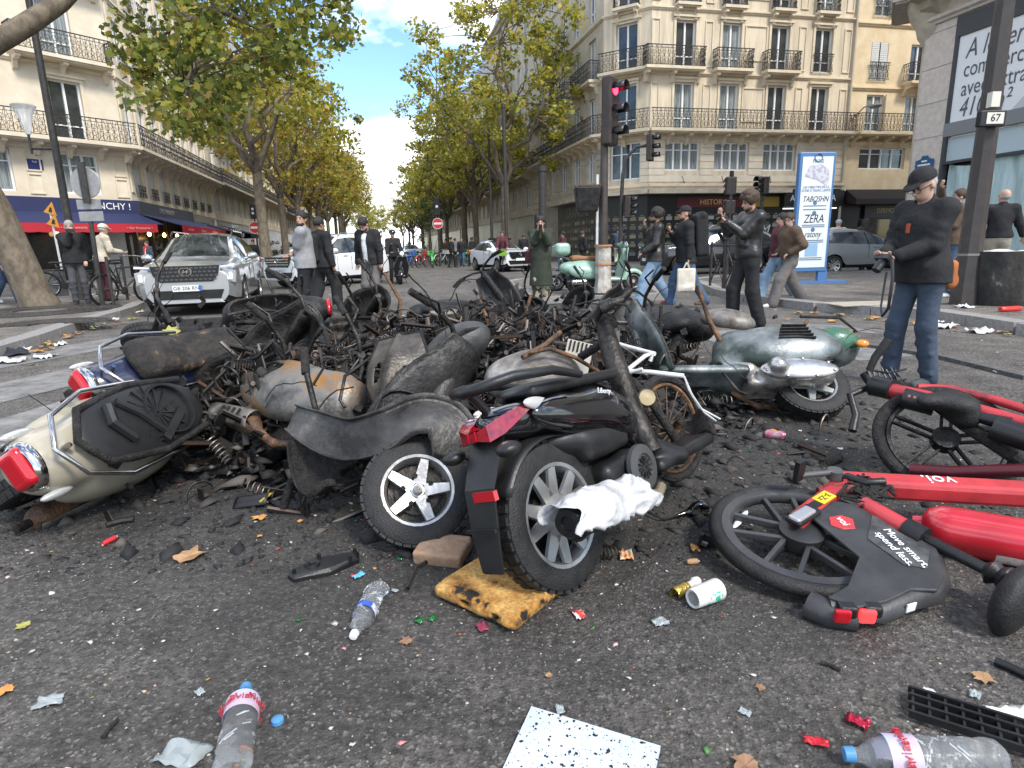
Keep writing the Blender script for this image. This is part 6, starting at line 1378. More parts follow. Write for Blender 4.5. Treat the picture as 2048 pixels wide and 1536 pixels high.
charseat = mat('charred_seat', (.015, .013, .012), .85, 0, (.04, .033, .027), 10, .9, 30, col3=(.34, .19, .07), hi=.6)
dirtyalloy = mat('dirty_alloy', (.12, .11, .10), .45, .7, (.42, .40, .37), 9, .25, 60, lo=.35, hi=.55)
WM = {}
def wmesh(r, w_, n, m_, rimr, twin=False):
    k = (r, w_, n, m_.name, rimr, twin)
    if k not in WM: WM[k] = wheel_meshes(r, w_, n, m_, 0, rimr, rubber, twin)
    return WM[k]
def scatter_wires(mb, r, c, n, spread, rad=.004, L_=.5):
    for _ in range(n):
        p = Vector(c) + Vector((r.gauss(0, spread[0]), r.gauss(0, spread[1]), abs(r.gauss(0, spread[2])))); d = Vector((r.uniform(-1, 1), r.uniform(-1, 1), r.uniform(-.5, .9))).normalized(); pts = [p.copy()]
        for i in range(7):
            d = (d + Vector((r.uniform(-1, 1), r.uniform(-1, 1), r.uniform(-.8, .7))) * .45).normalized(); p = p + d * L_ / 7; pts.append(p.copy())
        mb.tube(pts, rad * r.uniform(.6, 1.6), 5, caps=False)
def spring(mb, a, b, R_, turns, r=.006):
    M_ = zto(a, b); L_ = (Vector(b) - Vector(a)).length; k = turns * 10
    mb.tube([M_ @ Vector((R_ * math.cos(i * .628), R_ * math.sin(i * .628), L_ * i / k)) for i in range(k + 1)], r, 5)
def scooter(label, M, st, nm='burnt_scooter', group='burnt scooters in the pile'):
    """x forward, y left, z up"""
    t = thing(nm, label, 'scooter', M.to_translation(), M, group); r = random.Random(st.get('seed', 1)); P = st.get('paint', ash); h = st.get('h', .013); P2 = st.get('paint2', P); burntd = st.get('burnt', True); skip = st.get('skip', '')
    mt = burnt if burntd else dmetal; wr = .232
    wm = st.get('wheels') or wmesh(wr, .115, 5, st.get('rim', dirtyalloy), .62)
    if 'rw' not in skip: add_wheel(t, wm, T(-.62, 0, wr) @ RX(R(90 if st.get('rimside', 1) < 0 else -90)) @ RZ(r.random()))
    steer = st.get('steer', 0); FM = T(.47, 0, .9) @ RY(R(-15)) @ RZ(steer) @ RY(R(15)) @ T(-.47, 0, -.9)
    if 'fw' not in skip: add_wheel(t, wm, FM @ T(.66, 0, wr) @ RX(R(90 if st.get('rimside', 1) < 0 else -90)) @ RZ(r.random()))
    if 'body' not in skip:
        b = SDF(h)
        b.ell((-.50, 0, .57), (.46, .185, .165), None, .03); b.ell((-.86, 0, .56), (.15, .14, .115), None, .05); b.cone((-.16, 0, .56), (-.10, 0, .32), .13, .14, .06)
        for s in (-1, 1): b.ell((-.47, s * .13, .45), (.37, .11, .155), RY(R(6)), .04)
        b.ell((-.62, 0, .22), (.33, .085, .31), None, .02, 's'); b.box((-.35, 0, .22), (.7, .11, .16), .05, None, .02, 's')
        if st.get('tub'): b.ell((-.42, 0, .70), (.33, .135, .2), None, .02, 's')
        if st.get('hole'): b.ell((-.70, -.2 * st['hole'], .55), (.17, .15, .105), RY(R(-12)), .015, 's')
        b.cut((0, 0, 1), .705); bo = b.obj('rear_body', P, t)
        if st.get('hole'): SDF(h).ell((-.68, -.10, .54), (.15, .07, .09)).obj('charred_shade_fill', char, bo)  # scorched bucket fill, added dark so the open hole reads as shade
        if st.get('slots'):
            sl_ = MB()
            for i in range(5): sl_.box((-.52, st['slots'] * .225, .47 + i * .028), (.24 - .02 * i, .05, .010), 0)
            sl_.obj('vent_slot', char, bo)
    if 'floor' not in skip:
        f = SDF(h); f.box((.10, 0, .275), (.30, .17, .032), .025, None, .02); f.cone((-.12, .1, .3), (-.12, -.1, .3), .05, .05, .04); f.cone((-.05, 0, .29), (.36, 0, .30), .055, .045, .05); f.obj('floorboard', P2, t)
    if 'shield' not in skip:
        g = MB()
        def sh(s, u):
            w_ = .185 + .055 * math.sin(math.pi * min(1, u * 1.25)) - .05 * max(0, u - .7) / .3; y = (2 * s - 1)
            return (.34 + .155 * u - .03 * math.cos(u * 3) + .07 * (1 - abs(y) ** 2.2) - .02 * u, y * w_, .25 + .70 * u)
        g.grid(sh, 14, 14); so = g.obj('leg_shield', P2, t, smooth=180, solid=.02)
        ed = MB(); ed.tube([sh(0, i / 12) for i in range(13)] + [sh(i / 8, 1) for i in range(1, 9)] + [sh(1, 1 - i / 12) for i in range(1, 13)], .011, 6); ed.obj('shield_trim', st.get('trim', mt), so, smooth=60)
        nz = SDF(h); nz.cone((.47, 0, .93), (.50, 0, .5), .052, .05, .02); nz.ell((.5, 0, .62), (.045, .06, .2), None, .02); nz.obj('steering_cover', P2, t)
        if st.get('lamps'):
            for s in (-1, 1): MB().lathe([(0, 0), (.032, .0), (.045, .012)], 14, 0, T(.555 - .03, s * .115, .72) @ RY(R(80)) @ S(1.7, 1, 1)).obj('lamp_hole', char, so)
    if 'fender' not in skip:
        fe = MB(); 
        def fd(s, u):
            a = R(8 + 165 * s); y = 2 * u - 1; rr_ = wr + .045 - .035 * abs(y) ** 2.5 - .10 * max(0, abs(y) - .8) * 5 * .6; return (.66 + rr_ * math.cos(a), y * .082, wr + rr_ * math.sin(a))
        fe.grid(fd, 16, 8); fe.obj('front_fender', st.get('fender', P2), t, smooth=180, solid=.008, M=FM)
    fk = MB(); fk.tube([(.64, .085, wr), (.58, .07, .45), (.50, .0, .62)], [.024, .022, .026], 8); fk.tube([(.52, 0, .55), (.44, 0, 1.0)], .026, 8); fk.obj('fork', mt, t, smooth=50, M=FM)
    if 'bar' not in skip:
        hb = MB(); hb.tube([(.44, 0, .98), (.43, .1, 1.03), (.38, .24, 1.05), (.33, .36, 1.03)], .014, 8); hb.tube([(.44, 0, .98), (.43, -.1, 1.03), (.38, -.24, 1.05), (.33, -.36, 1.03)], .014, 8); ho = hb.obj('handlebar', mt, t, smooth=50, M=FM)
        [MB().tube([(.37, s * .25, 1.05), (.325, s * .375, 1.028)], .02, 10).obj('grip', rubber if not burntd else char, ho, smooth=50) for s in (-1, 1)]
        [MB().tube([(.41, s * .2, 1.04), (.45, s * .28, 1.035), (.40, s * .38, 1.01)], .007, 6).obj('brake_lever', mt if burntd else chrome, ho, smooth=50) for s in (-1, 1)]
        hs = SDF(h); hs.ell((.46, 0, 1.02), (.085, .1, .075), None, .03); hs.cone((.45, .0, 1.03), (.41, .16, 1.05), .05, .03, .03); hs.cone((.45, 0, 1.03), (.41, -.16, 1.05), .05, .03, .03)
        if 'headset' not in skip:
            hs.obj('headset', st.get('headset', P2), t, M=FM)
            MB().lathe([(.075, 0), (.07, .02), (0, .035)], 20, 0, FM @ T(.53, 0, 1.02) @ RY(R(80))).obj('headlight', soot if burntd else lightw, t, smooth=60)
        if st.get('mirrors'):
            for s in (-1, 1):
                mi = MB(); mi.tube([(.40, s * .2, 1.05), (.38, s * .28, 1.2), (.36, s * .33, 1.25)], .006, 6); mi.ell((.36, s * .36, 1.28), (.02, .065, .045)); mi.obj('mirror', blackp, t, smooth=60, M=FM)
    if 'seat' not in skip:
        s_ = SDF(h); s_.box((-.40, 0, .745), (.36, .13, .05), .045, None, .02); s_.ell((-.62, 0, .77), (.16, .12, .06), None, .04); s_.ell((-.12, 0, .73), (.12, .1, .045), None, .04); so = s_.obj('seat', st.get('seat', charseat if burntd else blackp), t)
        MB().tube([(-.75, .12, .72), (-.42, .135, .70), (-.1, .11, .70)], .009, 6).obj('seat_piping', mt, so)
    # engine and transmission on the left, silencer on the right
    if 'engine' not in skip:
        em_ = st.get('engine', burnt); e = SDF(h); e.box((-.30, .02, .26), (.12, .10, .085), .03, None, .03); e.cone((-.36, .13, .25), (-.66, .135, .235), .085, .075, .04); e.cone((-.2, .1, .3), (-.1, .08, .34), .06, .05, .03); eo = e.obj('engine', em_, t)
        fn = MB()
        for i in range(8): fn.box((-.12 + i * .018, -.02, .31), (.006, .17, .14), 0, RY(R(0)))
        fn.obj('cooling_fin', em_, eo); cvr = SDF(h); cvr.ell((-.50, .185, .245), (.25, .035, .085), None, .01); cvr.cone((-.36, .19, .25), (-.36, .215, .25), .07, .06, .02); cvr.obj('transmission_cover', st.get('cover', em_), eo)
        bl_ = MB(); [bl_.lathe([(0, .012), (.009, .010), (.010, 0)], 6, 0, T(-.50 + .22 * math.cos(a), .20, .245 + .075 * math.sin(a)) @ RX(R(-90))) for a in np.linspace(0, 6, 8)]; bl_.obj('bolt', chrome if not burntd else dirtyalloy, eo)
        sp_ = MB(); spring(sp_, (-.74, .13, .26), (-.68, .12, .54), .032, 8); sp_.tube([(-.74, .13, .26), (-.68, .12, .54)], .014, 8); sp_.obj('shock_absorber', st.get('spring', burnt), t)
        x = SDF(h); x.cone((-.78, -.17, .25), (-.50, -.165, .22), .058, .058, .02); x.cone((-.5, -.165, .22), (-.3, -.13, .16), .03, .02, .04); x.cone((-.3, -.13, .16), (-.12, -.05, .22), .02, .02, .03); xo = x.obj('exhaust', st.get('exhaust', rust), t)
        hsd = MB(); hsd.grid(lambda s, u: (-.82 + .36 * s, -.17 - .068 * math.cos(R(-60 + 120 * u)), .238 + .068 * math.sin(R(-60 + 120 * u))), 8, 8); ho_ = hsd.obj('heat_shield', st.get('shieldm', paleash), xo, smooth=180, solid=.004)
        vs = MB(); [vs.box((-.70 + .05 * i, -.243, .245), (.014, .008, .05), 0, T(0, 0, 0)) for i in range(4)]; vs.obj('vent_slot', char, ho_)
        MB().tube([(-.78, -.17, .25), (-.90, -.175, .26)], .02, 8).obj('tail_pipe', mt, xo)
    fr = MB(); fr.tube([(.49, 0, .62), (.42, 0, .3), (.2, 0, .24), (-.1, 0, .26), (-.3, .0, .5), (-.8, 0, .62)], .024, 8); fr.tube([(-.25, .11, .48), (-.6, .12, .6), (-.85, .08, .62)], .013, 7); fr.tube([(-.25, -.11, .48), (-.6, -.12, .6), (-.85, -.08, .62)], .013, 7); fr.tube([(-.02, .15, .24), (-.08, .2, .05), (-.12, .22, .01)], .01, 6); fr.obj('frame', mt, t, smooth=50)
    if burntd:
        wi = MB(); scatter_wires(wi, r, (.42, 0, .85), 4, (.05, .1, .08), .0028, .28); scatter_wires(wi, r, (-.3, 0, .42), 4, (.3, .1, .06), .0028, .25); wi.obj('wiring', char, t, kind='stuff')
        jk = MB()
        for _ in range(26): c = Vector((r.uniform(-.8, .5), r.gauss(0, .1), r.uniform(.25, .7))); jk.box((0, 0, 0), (r.uniform(.02, .1), r.uniform(.01, .06), r.uniform(.01, .05)), 0, T(*c) @ Euler((r.uniform(0, 6), r.uniform(0, 6), r.uniform(0, 6))).to_matrix().to_4x4(), tp=r.uniform(.5, 1))
        jk.obj('charred_fittings', char, t, kind='stuff')
    return t
def tail_trim(t, plate=True, lens=redlens, rail=chrome, ind=None, badge=None):
    l = SDF(.007); l.box((-.985, 0, .60), (.035, .085, .062), .03, None, .01); l.obj('tail_light', lens, t)
    bz = MB(); bz.lathe([(.085, .01), (.1, .0), (.105, -.03), (.09, -.04)], 24, 0, T(-.985, 0, .605) @ RY(R(-90)) @ S(.82, 1.05, 1)); bz.obj('tail_light_bezel', chrome, t, smooth=60)
    gr_ = MB().box((-1.02, 0, .60), (.004, .1, .06)).obj('lens_grid', mat('red_lens_deep', (.35, .004, .012), .2), t)
    for s in (-1, 1):
        MB().ell((-.90, s * .145, .575), (.075, .02, .026), 0, T(0, 0, 0), 16, 8).obj('indicator', mat('indicator_clear', (.5, .5, .49), .12, .3), t, smooth=60)
    MB().tube([(-.35, .20, .69), (-.66, .215, .715), (-.86, .14, .735), (-.93, 0, .74), (-.86, -.14, .735), (-.66, -.215, .715), (-.35, -.20, .69)], .011, 8).obj('grab_rail', rail, t, smooth=60)
    MB().tube([(-.86, 0, .735), (-.86, 0, .66)], .012, 6).obj('rail_stay', rail, t)
def pose(P_, yaw, roll=0, pitch=0, piv=(-.62, 0, 0)):
    return T(*P_) @ RZ(yaw) @ RY(pitch) @ RX(roll) @ T(-piv[0], -piv[1], -piv[2])
# -- sand beige scooter lying on the left, seat bucket open
t = scooter('sand beige scooter on its side with its seat bucket bared', pose(AT(42, 938, 2.33), R(78), R(60), R(0), (-.985, 0, .6)), dict(paint=beigep, paint2=burnt, h=.009, skip='seat headset', tub=0, burnt=True, seed=3, engine=burnt), 'beige_scooter')
tail_trim(t)
u = SDF(.009); u.ell((-.44, 0, .722), (.37, .185, .036), None, .02); u.ell((-.60, 0, .725), (.20, .165, .034), None, .03); uo = u.obj('seat_bucket', blackp, t)
rb = MB()
for i in range(7): a = R(-75 + 25 * i); rb.box((-.40, 0, .757), (.006, .30, .012), 0, T(-.40, 0, 0) @ RZ(a) @ T(.40, 0, 0))
rb.lathe([(.12, .752), (.125, .768), (.135, .768), (.14, .752)], 24, 0, T(-.32, 0, 0)); rb.lathe([(0, .756), (.028, .758)], 5, 1, T(-.32, 0, .004)); rb.tube([(-.58, .11, .765), (-.50, .02, .77), (-.42, -.11, .765)], .02, 8); rb.tube([(-.60, -.08, .77), (-.66, .02, .775), (-.63, .10, .77)], .026, 8); rb.box((-.36, -.08, .765), (.22, .04, .03), 0, T(-.36, -.08, 0) @ RZ(R(30)) @ T(.36, .08, 0)); rb.obj('bucket_rib', [blackp, char], uo)
MB().tube([(-.12, .14, .72), (-.45, .18, .735), (-.75, .13, .74), (-.83, 0, .745), (-.75, -.13, .74), (-.45, -.18, .735), (-.12, -.14, .72)], .018, 8).obj('bucket_lip', char, uo, smooth=60)
# -- dark blue scooter behind it
t = scooter('dark blue scooter with chrome rail and charred seat', pose(AT(165, 772, 3.25), R(64), R(46), R(0), (-.985, 0, .6)), dict(paint=bluep, paint2=burnt, h=.011, skip='headset', burnt=True, seed=5), 'blue_scooter')
tail_trim(t)
# -- ochre scorched scooter lying across, front wheel nearest
A_, B2 = G(432, 930), G(838, 1052); fwd = (B2 - A_); yaw = math.atan2(fwd.y, fwd.x)
t = scooter('ash grey and ochre scooter lying with exposed silver front wheel', pose(A_ + fwd.normalized() * .16 + Vector((0, -.02, .03)), yaw, R(-46), R(0), (-.62, -.05, 0)), dict(paint=ochre, paint2=ash, h=.010, skip='seat headset fw fender', tub=1, hole=1, seed=9, rim=dirtyalloy, rimside=-1, fender=ash, shieldm=paleash), 'ochre_scooter')
wmB = wmesh(.225, .125, 5, mat('wheel_silver', (.58, .57, .55), .35, .7, (.40, .38, .35), 12, .15), .66)
wl = thing('loose_wheel', 'silver five spoked scooter wheel with thick tyre leaning on the pile', 'wheel', (0, 0, 0)); c0 = G(835, 985, .2)
nrm = Vector((.18, -.80, .57)).normalized(); q_ = nrm.to_track_quat('Z', 'Y').to_matrix().to_4x4(); wl.matrix_world = T(*c0) @ q_
inst('tyre', wmB[0], wl); inst('rim', wmB[1], wl); inst('brake_disc', wmB[2], wl)
MB().lathe([(0, .075), (.018, .07), (.022, .03)], 12).obj('hub_cap', dirtyalloy, wl, smooth=50)
bl_ = MB(); [bl_.lathe([(0, .052), (.010, .05), (.010, .03)], 8, 0, RZ(i * 1.2566 + .4) @ T(.06, 0, 0)) for i in range(5)]; bl_.obj('wheel_bolt', char, wl)
# grey front fender arch and shield of the same wreck
t2 = thing('scooter_fairing', 'bent grey scooter floor and front fairing curving over the loose wheel', 'scooter fairing', (0, 0, 0))
def strip(pts, wds, nrmv, name, m_, par, th=.008):
    mb = MB(); k = len(pts); vs = []; prof = [(-1, -.32), (-.96, -.06), (-.86, 0), (-.3, .012), (.3, .012), (.86, 0), (.96, -.06), (1, -.32)]
    q = []
    for i in range(k - 1):
        for f in range(5): q.append((i + f / 5))
    q.append(k - 1.0); n_ = len(prof)
    def cr(arr, u):
        i = min(int(u), k - 2); f = u - i; p0, p1, p2, p3 = arr[max(i - 1, 0)], arr[i], arr[i + 1], arr[min(i + 2, k - 1)]
        return .5 * ((2 * p1) + (p2 - p0) * f + (2 * p0 - 5 * p1 + 4 * p2 - p3) * f * f + (3 * p1 - p0 - 3 * p2 + p3) * f * f * f)
    nv = [Vector(x) for x in nrmv]
    P_ = [cr(pts, u) for u in q]
    for a, u in enumerate(q):
        d = (P_[min(a + 1, len(q) - 1)] - P_[max(a - 1, 0)]).normalized(); s = cr(nv, u); s = (s - d * s.dot(d)).normalized(); w_ = cr([float(x) for x in wds], u); o = s.cross(d)
        for f, e_ in prof: vs.append(P_[a] + s * w_ * f + o * e_ * w_)
    m = len(q); mb.add(vs, [(i * n_ + j, i * n_ + j + 1, (i + 1) * n_ + j + 1, (i + 1) * n_ + j) for i in range(m - 1) for j in range(n_ - 1)]); return mb.obj(name, m_, par, smooth=28, solid=th)
pts = [AT(585, 835, 2.75), AT(640, 862, 2.65), AT(700, 880, 2.55), AT(770, 865, 2.5), AT(830, 835, 2.5), AT(880, 838, 2.5), AT(903, 870, 2.47), AT(905, 915, 2.42)]
strip(pts, [.06, .085, .09, .10, .11, .115, .11, .09], [(0, .5, .9)] * 3 + [(.1, .6, .8), (.2, .8, .5), (.5, .8, .2), (.8, .6, 0), (.9, .5, -.1)], 'fairing_strip', ash, t2)
strip([AT(760, 850, 2.62), AT(790, 812, 2.7), AT(850, 818, 2.72)], [.06, .07, .05], [(0, .4, .9)] * 3, 'fairing_plate', soot, t2)
strip([AT(640, 870, 2.7), AT(650, 920, 2.68), AT(665, 960, 2.64), AT(700, 965, 2.6)], [.14, .15, .14, .1], [(1, .2, 0)] * 4, 'belly_plate', char, t2)
# -- leg shield standing on edge with two lamp holes
t3 = thing('leg_shield_panel', 'upright scorched leg shield with two dark lamp holes', 'scooter fairing', (0, 0, 0))
c = AT(800, 858, 2.98); SM = T(*c) @ RZ(R(-22)) @ RX(R(-16)) @ RY(R(-13)); ms_ = MB(); nu, nv_ = 26, 34
def shv(s, u):
    x = 2 * s - 1; w_ = .05 + .135 * min(1, u * 1.9) ** .8 - .055 * max(0, u - .72) / .28; ridge = .10 * math.exp(-((x - .15) / .22) ** 2) * (1 - .25 * u)
    bulge = .10 * (1 - x * x) * math.sin(math.pi * min(1, u * .95 + .05)) ; return Vector((x * w_, -ridge * .6 - bulge + .10 * u * u, .50 * u - .03 * x * x * (1 - u)))
def inhole(s, u): return any(((s - a) / ra) ** 2 + ((u - b_) / rb_) ** 2 < 1 for a, b_, ra, rb_ in ((.30, .60, .085, .11), (.80, .50, .10, .12)))
vs = [shv(i / nu, j / nv_) for i in range(nu + 1) for j in range(nv_ + 1)]; fs = []
for i in range(nu):
    for j in range(nv_):
        if not inhole((i + .5) / nu, (j + .5) / nv_): fs.append((i * (nv_ + 1) + j, (i + 1) * (nv_ + 1) + j, (i + 1) * (nv_ + 1) + j + 1, i * (nv_ + 1) + j + 1))
ms_.add(vs, fs); ms_.obj('shield_shell', mat('scorched_steel', (.03, .026, .022), .42, .5, (.15, .135, .115), 4, .3, 60, col3=(.36, .34, .31), lo=.34, hi=.58, detail=10), t3, smooth=180, solid=.008, M=SM)
ms2 = MB(); ms2.tube([SM @ shv(0, i / 10) for i in range(11)] + [SM @ shv(i / 8, 1) for i in range(9)] + [SM @ shv(1, 1 - i / 10) for i in range(11)], .009, 6); ms2.obj('shield_trim', char, t3, smooth=60)
q5 = SM.to_translation(); MB().tube([(q5.x - .3, q5.y + .1, 0), (q5.x - .05, q5.y + .05, q5.z * .8), q5, (q5.x + .15, q5.y + .12, .02)], .022, 8).obj('frame_tube', burnt, t3, smooth=60)
MB().tube([AT(735, 720, 3.0), AT(690, 752, 2.95), AT(680, 800, 2.9), AT(690, 815, 2.88)], .009, 7).obj('stay', burnt, t3, smooth=60)
# -- dark grey curved cowl behind it
t4 = thing('scooter_cowl', 'smooth dark grey scooter cowl wedged behind the leg shield', 'scooter fairing', (0, 0, 0))
s4 = SDF(.012); s4.ell(AT(915, 695, 3.6), (.22, .12, .13), RZ(R(15)) @ RY(R(-28)), .04); s4.ell(AT(875, 720, 3.5), (.10, .08, .08), None, .06); s4.cone(AT(900, 720, 3.6), AT(900, 720, 3.6) - Vector((0, 0, .34)), .09, .11, .06); s4.obj('cowl_shell', soot if False else mat('dark_cowl', (.025, .025, .025), .5, .2, (.06, .06, .058), 6, .15, 60), t4)
MB().tube([AT(862, 725, 3.4), AT(880, 690, 3.45), AT(930, 660, 3.5), AT(965, 655, 3.6)], .011, 6).obj('cowl_edge', char, t4, smooth=60)
# -- pale domed rear shell in the middle
t5 = thing('domed_rear_shell', 'pale rusted domed rear shell behind the black scooter', 'scooter fairing', (0, 0, 0))
s5 = SDF(.010); s5.ell(AT(1075, 752, 2.85), (.21, .17, .13), RZ(R(10)), .03); s5.ell(AT(1010, 760, 2.85), (.1, .12, .09), None, .05); p5 = AT(1070, 765, 2.9); s5.cone(p5, (p5.x, p5.y, .1), .12, .1, .06); s5.obj('shell', paleash, t5); 
tr5 = MB(); tr5.tube([AT(1060, 705, 2.7), AT(1100, 697, 2.72), AT(1150, 715, 2.75), AT(1200, 745, 2.8), AT(1185, 770, 2.75)], .010, 7); tr5.tube([AT(1045, 715, 2.7), AT(1090, 690, 2.8), AT(1120, 665, 2.95)], .013, 7); tr5.obj('stay', rust, t5, smooth=60)
pl5 = MB().box((0, 0, 0), (.13, .015, .16), 0).obj('ribbed_plate', mat('ribbed_cream', (.42, .39, .33), .6), t5, M=T(*AT(1155, 715, 2.95)) @ RY(R(15)) @ RX(R(-20)))
for i in range(6): MB().box((-.05 + .02 * i, -.01, .05), (.008, .012, .05)).obj('rib', char, pl5)

# -- the black large wheeled scooter in the middle, tail towards the camera
P0 = G(1142, 1172); LM = pose(P0, R(48), R(-19), R(0), (-.67, 0, 0)) @ T(-.67, 0, 0) @ S(.9) @ T(.67, 0, 0)
L_ = thing('black_scooter', 'glossy black large wheeled scooter with red tail light standing tail first', 'scooter', LM.to_translation(), LM, 'burnt scooters in the pile'); L_.scale = (.9,) * 3
wmL = wmesh(.292, .125, 5, mat('spoke_grey', (.34, .34, .34), .4, .6, (.24, .24, .23), 9), .70, True)
add_wheel(L_, wmL, T(-.67, 0, .292) @ RX(R(90)) @ RZ(.5))
for sgn in (1,):
    g3 = MB(); g3.lathe([(0, .085), (.075, .085), (.082, .06), (.082, -.02)], 24, 0, T(-.67, 0, .292) @ RX(R(90))); g3.obj('hub', mat('hub_alloy', (.42, .42, .41), .4, .7), L_, smooth=40)
b = SDF(.008)
b.ell((-.50, 0, .665), (.40, .125, .085), RY(R(8)), .03); b.cone((-.85, 0, .70), (-.55, 0, .70), .055, .10, .04); b.ell((-.25, 0, .60), (.30, .15, .15), RY(R(22)), .05); b.cone((-.05, 0, .45), (.08, 0, .32), .13, .12, .05)
for s in (-1, 1): b.ell((-.42, s * .095, .64), (.34, .06, .085), RY(R(12)) @ RZ(R(-4 * s)), .03)
b.ell((-.67, 0, .29), (.36, .1, .325), None, .02, 's'); b.cut((0, 0, 1), .765); b.obj('rear_body', blackg, L_)
u_ = SDF(.010); u_.ell((-.38, 0, .53), (.26, .13, .09), RY(R(10)), .03); u_.box((-.33, 0, .5), (.16, .12, .06), .03, None, .04); u_.obj('under_seat_box', blackp, L_)
for s in (-1, 1):
    si = SDF(.006); si.ell((-.70, s * .115, .738), (.11, .016, .026), RY(R(10)) @ RZ(R(-14 * s)), .01); si.obj('side_flash', mat('silver_flash', (.55, .55, .54), .35, .3), L_)
tlm = MB(); sec = [(-.965, .03, .665, .70), (-.955, .075, .655, .715), (-.90, .105, .67, .735), (-.82, .122, .705, .748), (-.76, .124, .728, .748)]
for s in (-1, 1):
    vs = []
    for x, y, z0, z1 in sec: vs += [(x, s * y, z0), (x, s * y, z1), (x + .05, s * (y - .03), z1 + .004), (x + .05, s * (y - .03), z0)]
    tlm.add(vs, [(4 * i + a, 4 * i + b_, 4 * i + 4 + b_, 4 * i + 4 + a) for i in range(len(sec) - 1) for a, b_ in ((0, 1), (1, 2), (2, 3), (3, 0))] + [(16, 17, 18, 19)])
tlm.add([(-.965, .03, .665), (-.965, -.03, .665), (-.965, -.03, .70), (-.965, .03, .70)], [(0, 1, 2, 3)]); tlm.obj('tail_light', mat('smoked_red_lens', (.30, .004, .014), .1, 0, (.14, .002, .008), 40, coat=1.), L_, smooth=25)
gr_ = MB(); [gr_.box((-.967, y, .685), (.008, .005, .035)) for y in (-.02, .02)]; gr_.obj('lens_divider', mat('red_lens_deep', (.35, .004, .012), .2), L_)
se = SDF(.009); se.box((-.40, 0, .775), (.30, .105, .024), .02, RY(R(3)), .03); se.ell((-.60, 0, .79), (.15, .1, .026), None, .03); se.obj('seat', blackp, L_)
ra = MB(); ra.tube([(-.45, .155, .80), (-.62, .165, .845), (-.82, .14, .86), (-.93, .07, .85), (-.95, 0, .845), (-.93, -.07, .85), (-.82, -.14, .86), (-.62, -.165, .845), (-.45, -.155, .80)], [.016, .019, .021, .022, .022, .022, .021, .019, .016], 9); ra.tube([(-.93, 0, .85), (-.86, 0, .76)], .02, 8); ra.obj('grab_rail', blackp, L_, smooth=60)
mg = MB(); mg.add([(-.90, .10, .66), (-.90, -.10, .66), (-1.0, -.085, .50), (-1.0, .085, .50), (-1.03, .075, .34), (-1.03, -.075, .34), (-1.04, .06, .20), (-1.04, -.06, .20), (-.87, .04, .66), (-.87, -.04, .66), (-.96, -.04, .5), (-.96, .04, .5), (-.99, .04, .34), (-.99, -.04, .34), (-1.02, .03, .20), (-1.02, -.03, .20)], [(0, 1, 2, 3), (3, 2, 5, 4), (4, 5, 7, 6), (1, 9, 10, 2), (2, 10, 13, 5), (5, 13, 15, 7), (0, 3, 11, 8), (3, 4, 12, 11), (4, 6, 14, 12), (8, 11, 10, 9), (11, 12, 13, 10), (12, 14, 15, 13), (6, 7, 15, 14)]); mo = mg.obj('rear_mudguard', blackp, L_, bevel=.008)
MB().box((-1.005, -.03, .475), (.02, .11, .035), 0, T(0, 0, 0)).obj('reflector', redlens, mo); MB().box((-1.04, 0, .36), (.012, .15, .012)).obj('plate_bracket', blackp, mo)
for s in (-1, 1):
    ind = SDF(.007); ind.ell((-.95, s * .15, .62), (.05, .045, .028), None, .01); ind.obj('indicator', blackp, mo)
hg = MB(); hg.grid(lambda s, u: (-.67 + (.325 - .02 * (2 * u - 1) ** 2) * math.cos(R(30 + 120 * s)), (2 * u - 1) * .085, .292 + (.325 - .02 * (2 * u - 1) ** 2) * math.sin(R(30 + 120 * s))), 16, 6); hg.obj('tyre_hugger', blackp, L_, smooth=180, solid=.006)
en = SDF(.010); en.box((-.30, -.02, .32), (.13, .12, .09), .04, None, .03); en.cone((-.36, .13, .30), (-.66, .13, .292), .09, .08, .03); en.cone((-.22, -.09, .34), (-.22, -.10, .34), .09, .09, .02); eo = en.obj('engine', blackp, L_)
fnn = MB(); fnn.lathe([(.102, 0), (.10, .02), (.06, .028), (.055, .02), (0, .018)], 24, 0, T(-.22, -.16, .34) @ RX(R(90))); fnn.obj('fan_cover', mat('fan_grey', (.05, .05, .05), .5), eo, smooth=40)
fb_ = MB(); [fb_.box((-.22, -.188, .34), (.10, .006, .006), 0, T(-.22, 0, .34) @ RY(R(30 * i)) @ T(.22, 0, -.34)) for i in range(6)]; fb_.obj('fan_blade', char, eo)
xe = MB(); Mx_ = zto((-.83, -.215, .305), (-.36, -.20, .255)); xe.lathe([(0, .012), (.03, .012), (.032, .0), (.058, .0), (.07, .02), (.074, .06), (.074, .40), (.066, .45), (.03, .48), (.026, .56)], 28, 0, Mx_ @ S(1, .86, 1)); xo = xe.obj('exhaust', blackp, L_, smooth=40); MB().tube([(-.30, -.18, .24), (-.22, -.21, .215), (-.15, -.19, .23)], .024, 9).obj('exhaust_bend', mat('tan_steel', (.30, .24, .16), .4, .6), xo, smooth=60); MB().lathe([(.072, 0), (.05, .012), (.03, .012), (.03, -.02)], 20, 0, T(-.80, -.215, .30) @ RY(R(-84))).obj('exhaust_cap', char, xo, smooth=40)
fl = SDF(.010); fl.box((.20, 0, .30), (.28, .18, .03), .025, None, .02); fl.cone((-.02, -.12, .38), (.12, -.16, .30), .05, .04, .03); fl.obj('floorboard', blackp, L_)
lsp = MB(); lsp.grid(lambda s, u: (.46 + .10 * u + .05 * (1 - (2 * s - 1) ** 2), (2 * s - 1) * (.2 - .05 * u), .3 + .12 * u + .03 * math.sin(s * 9)), 10, 8); lsp.obj('leg_shield_stump', char, L_, smooth=180, solid=.012)
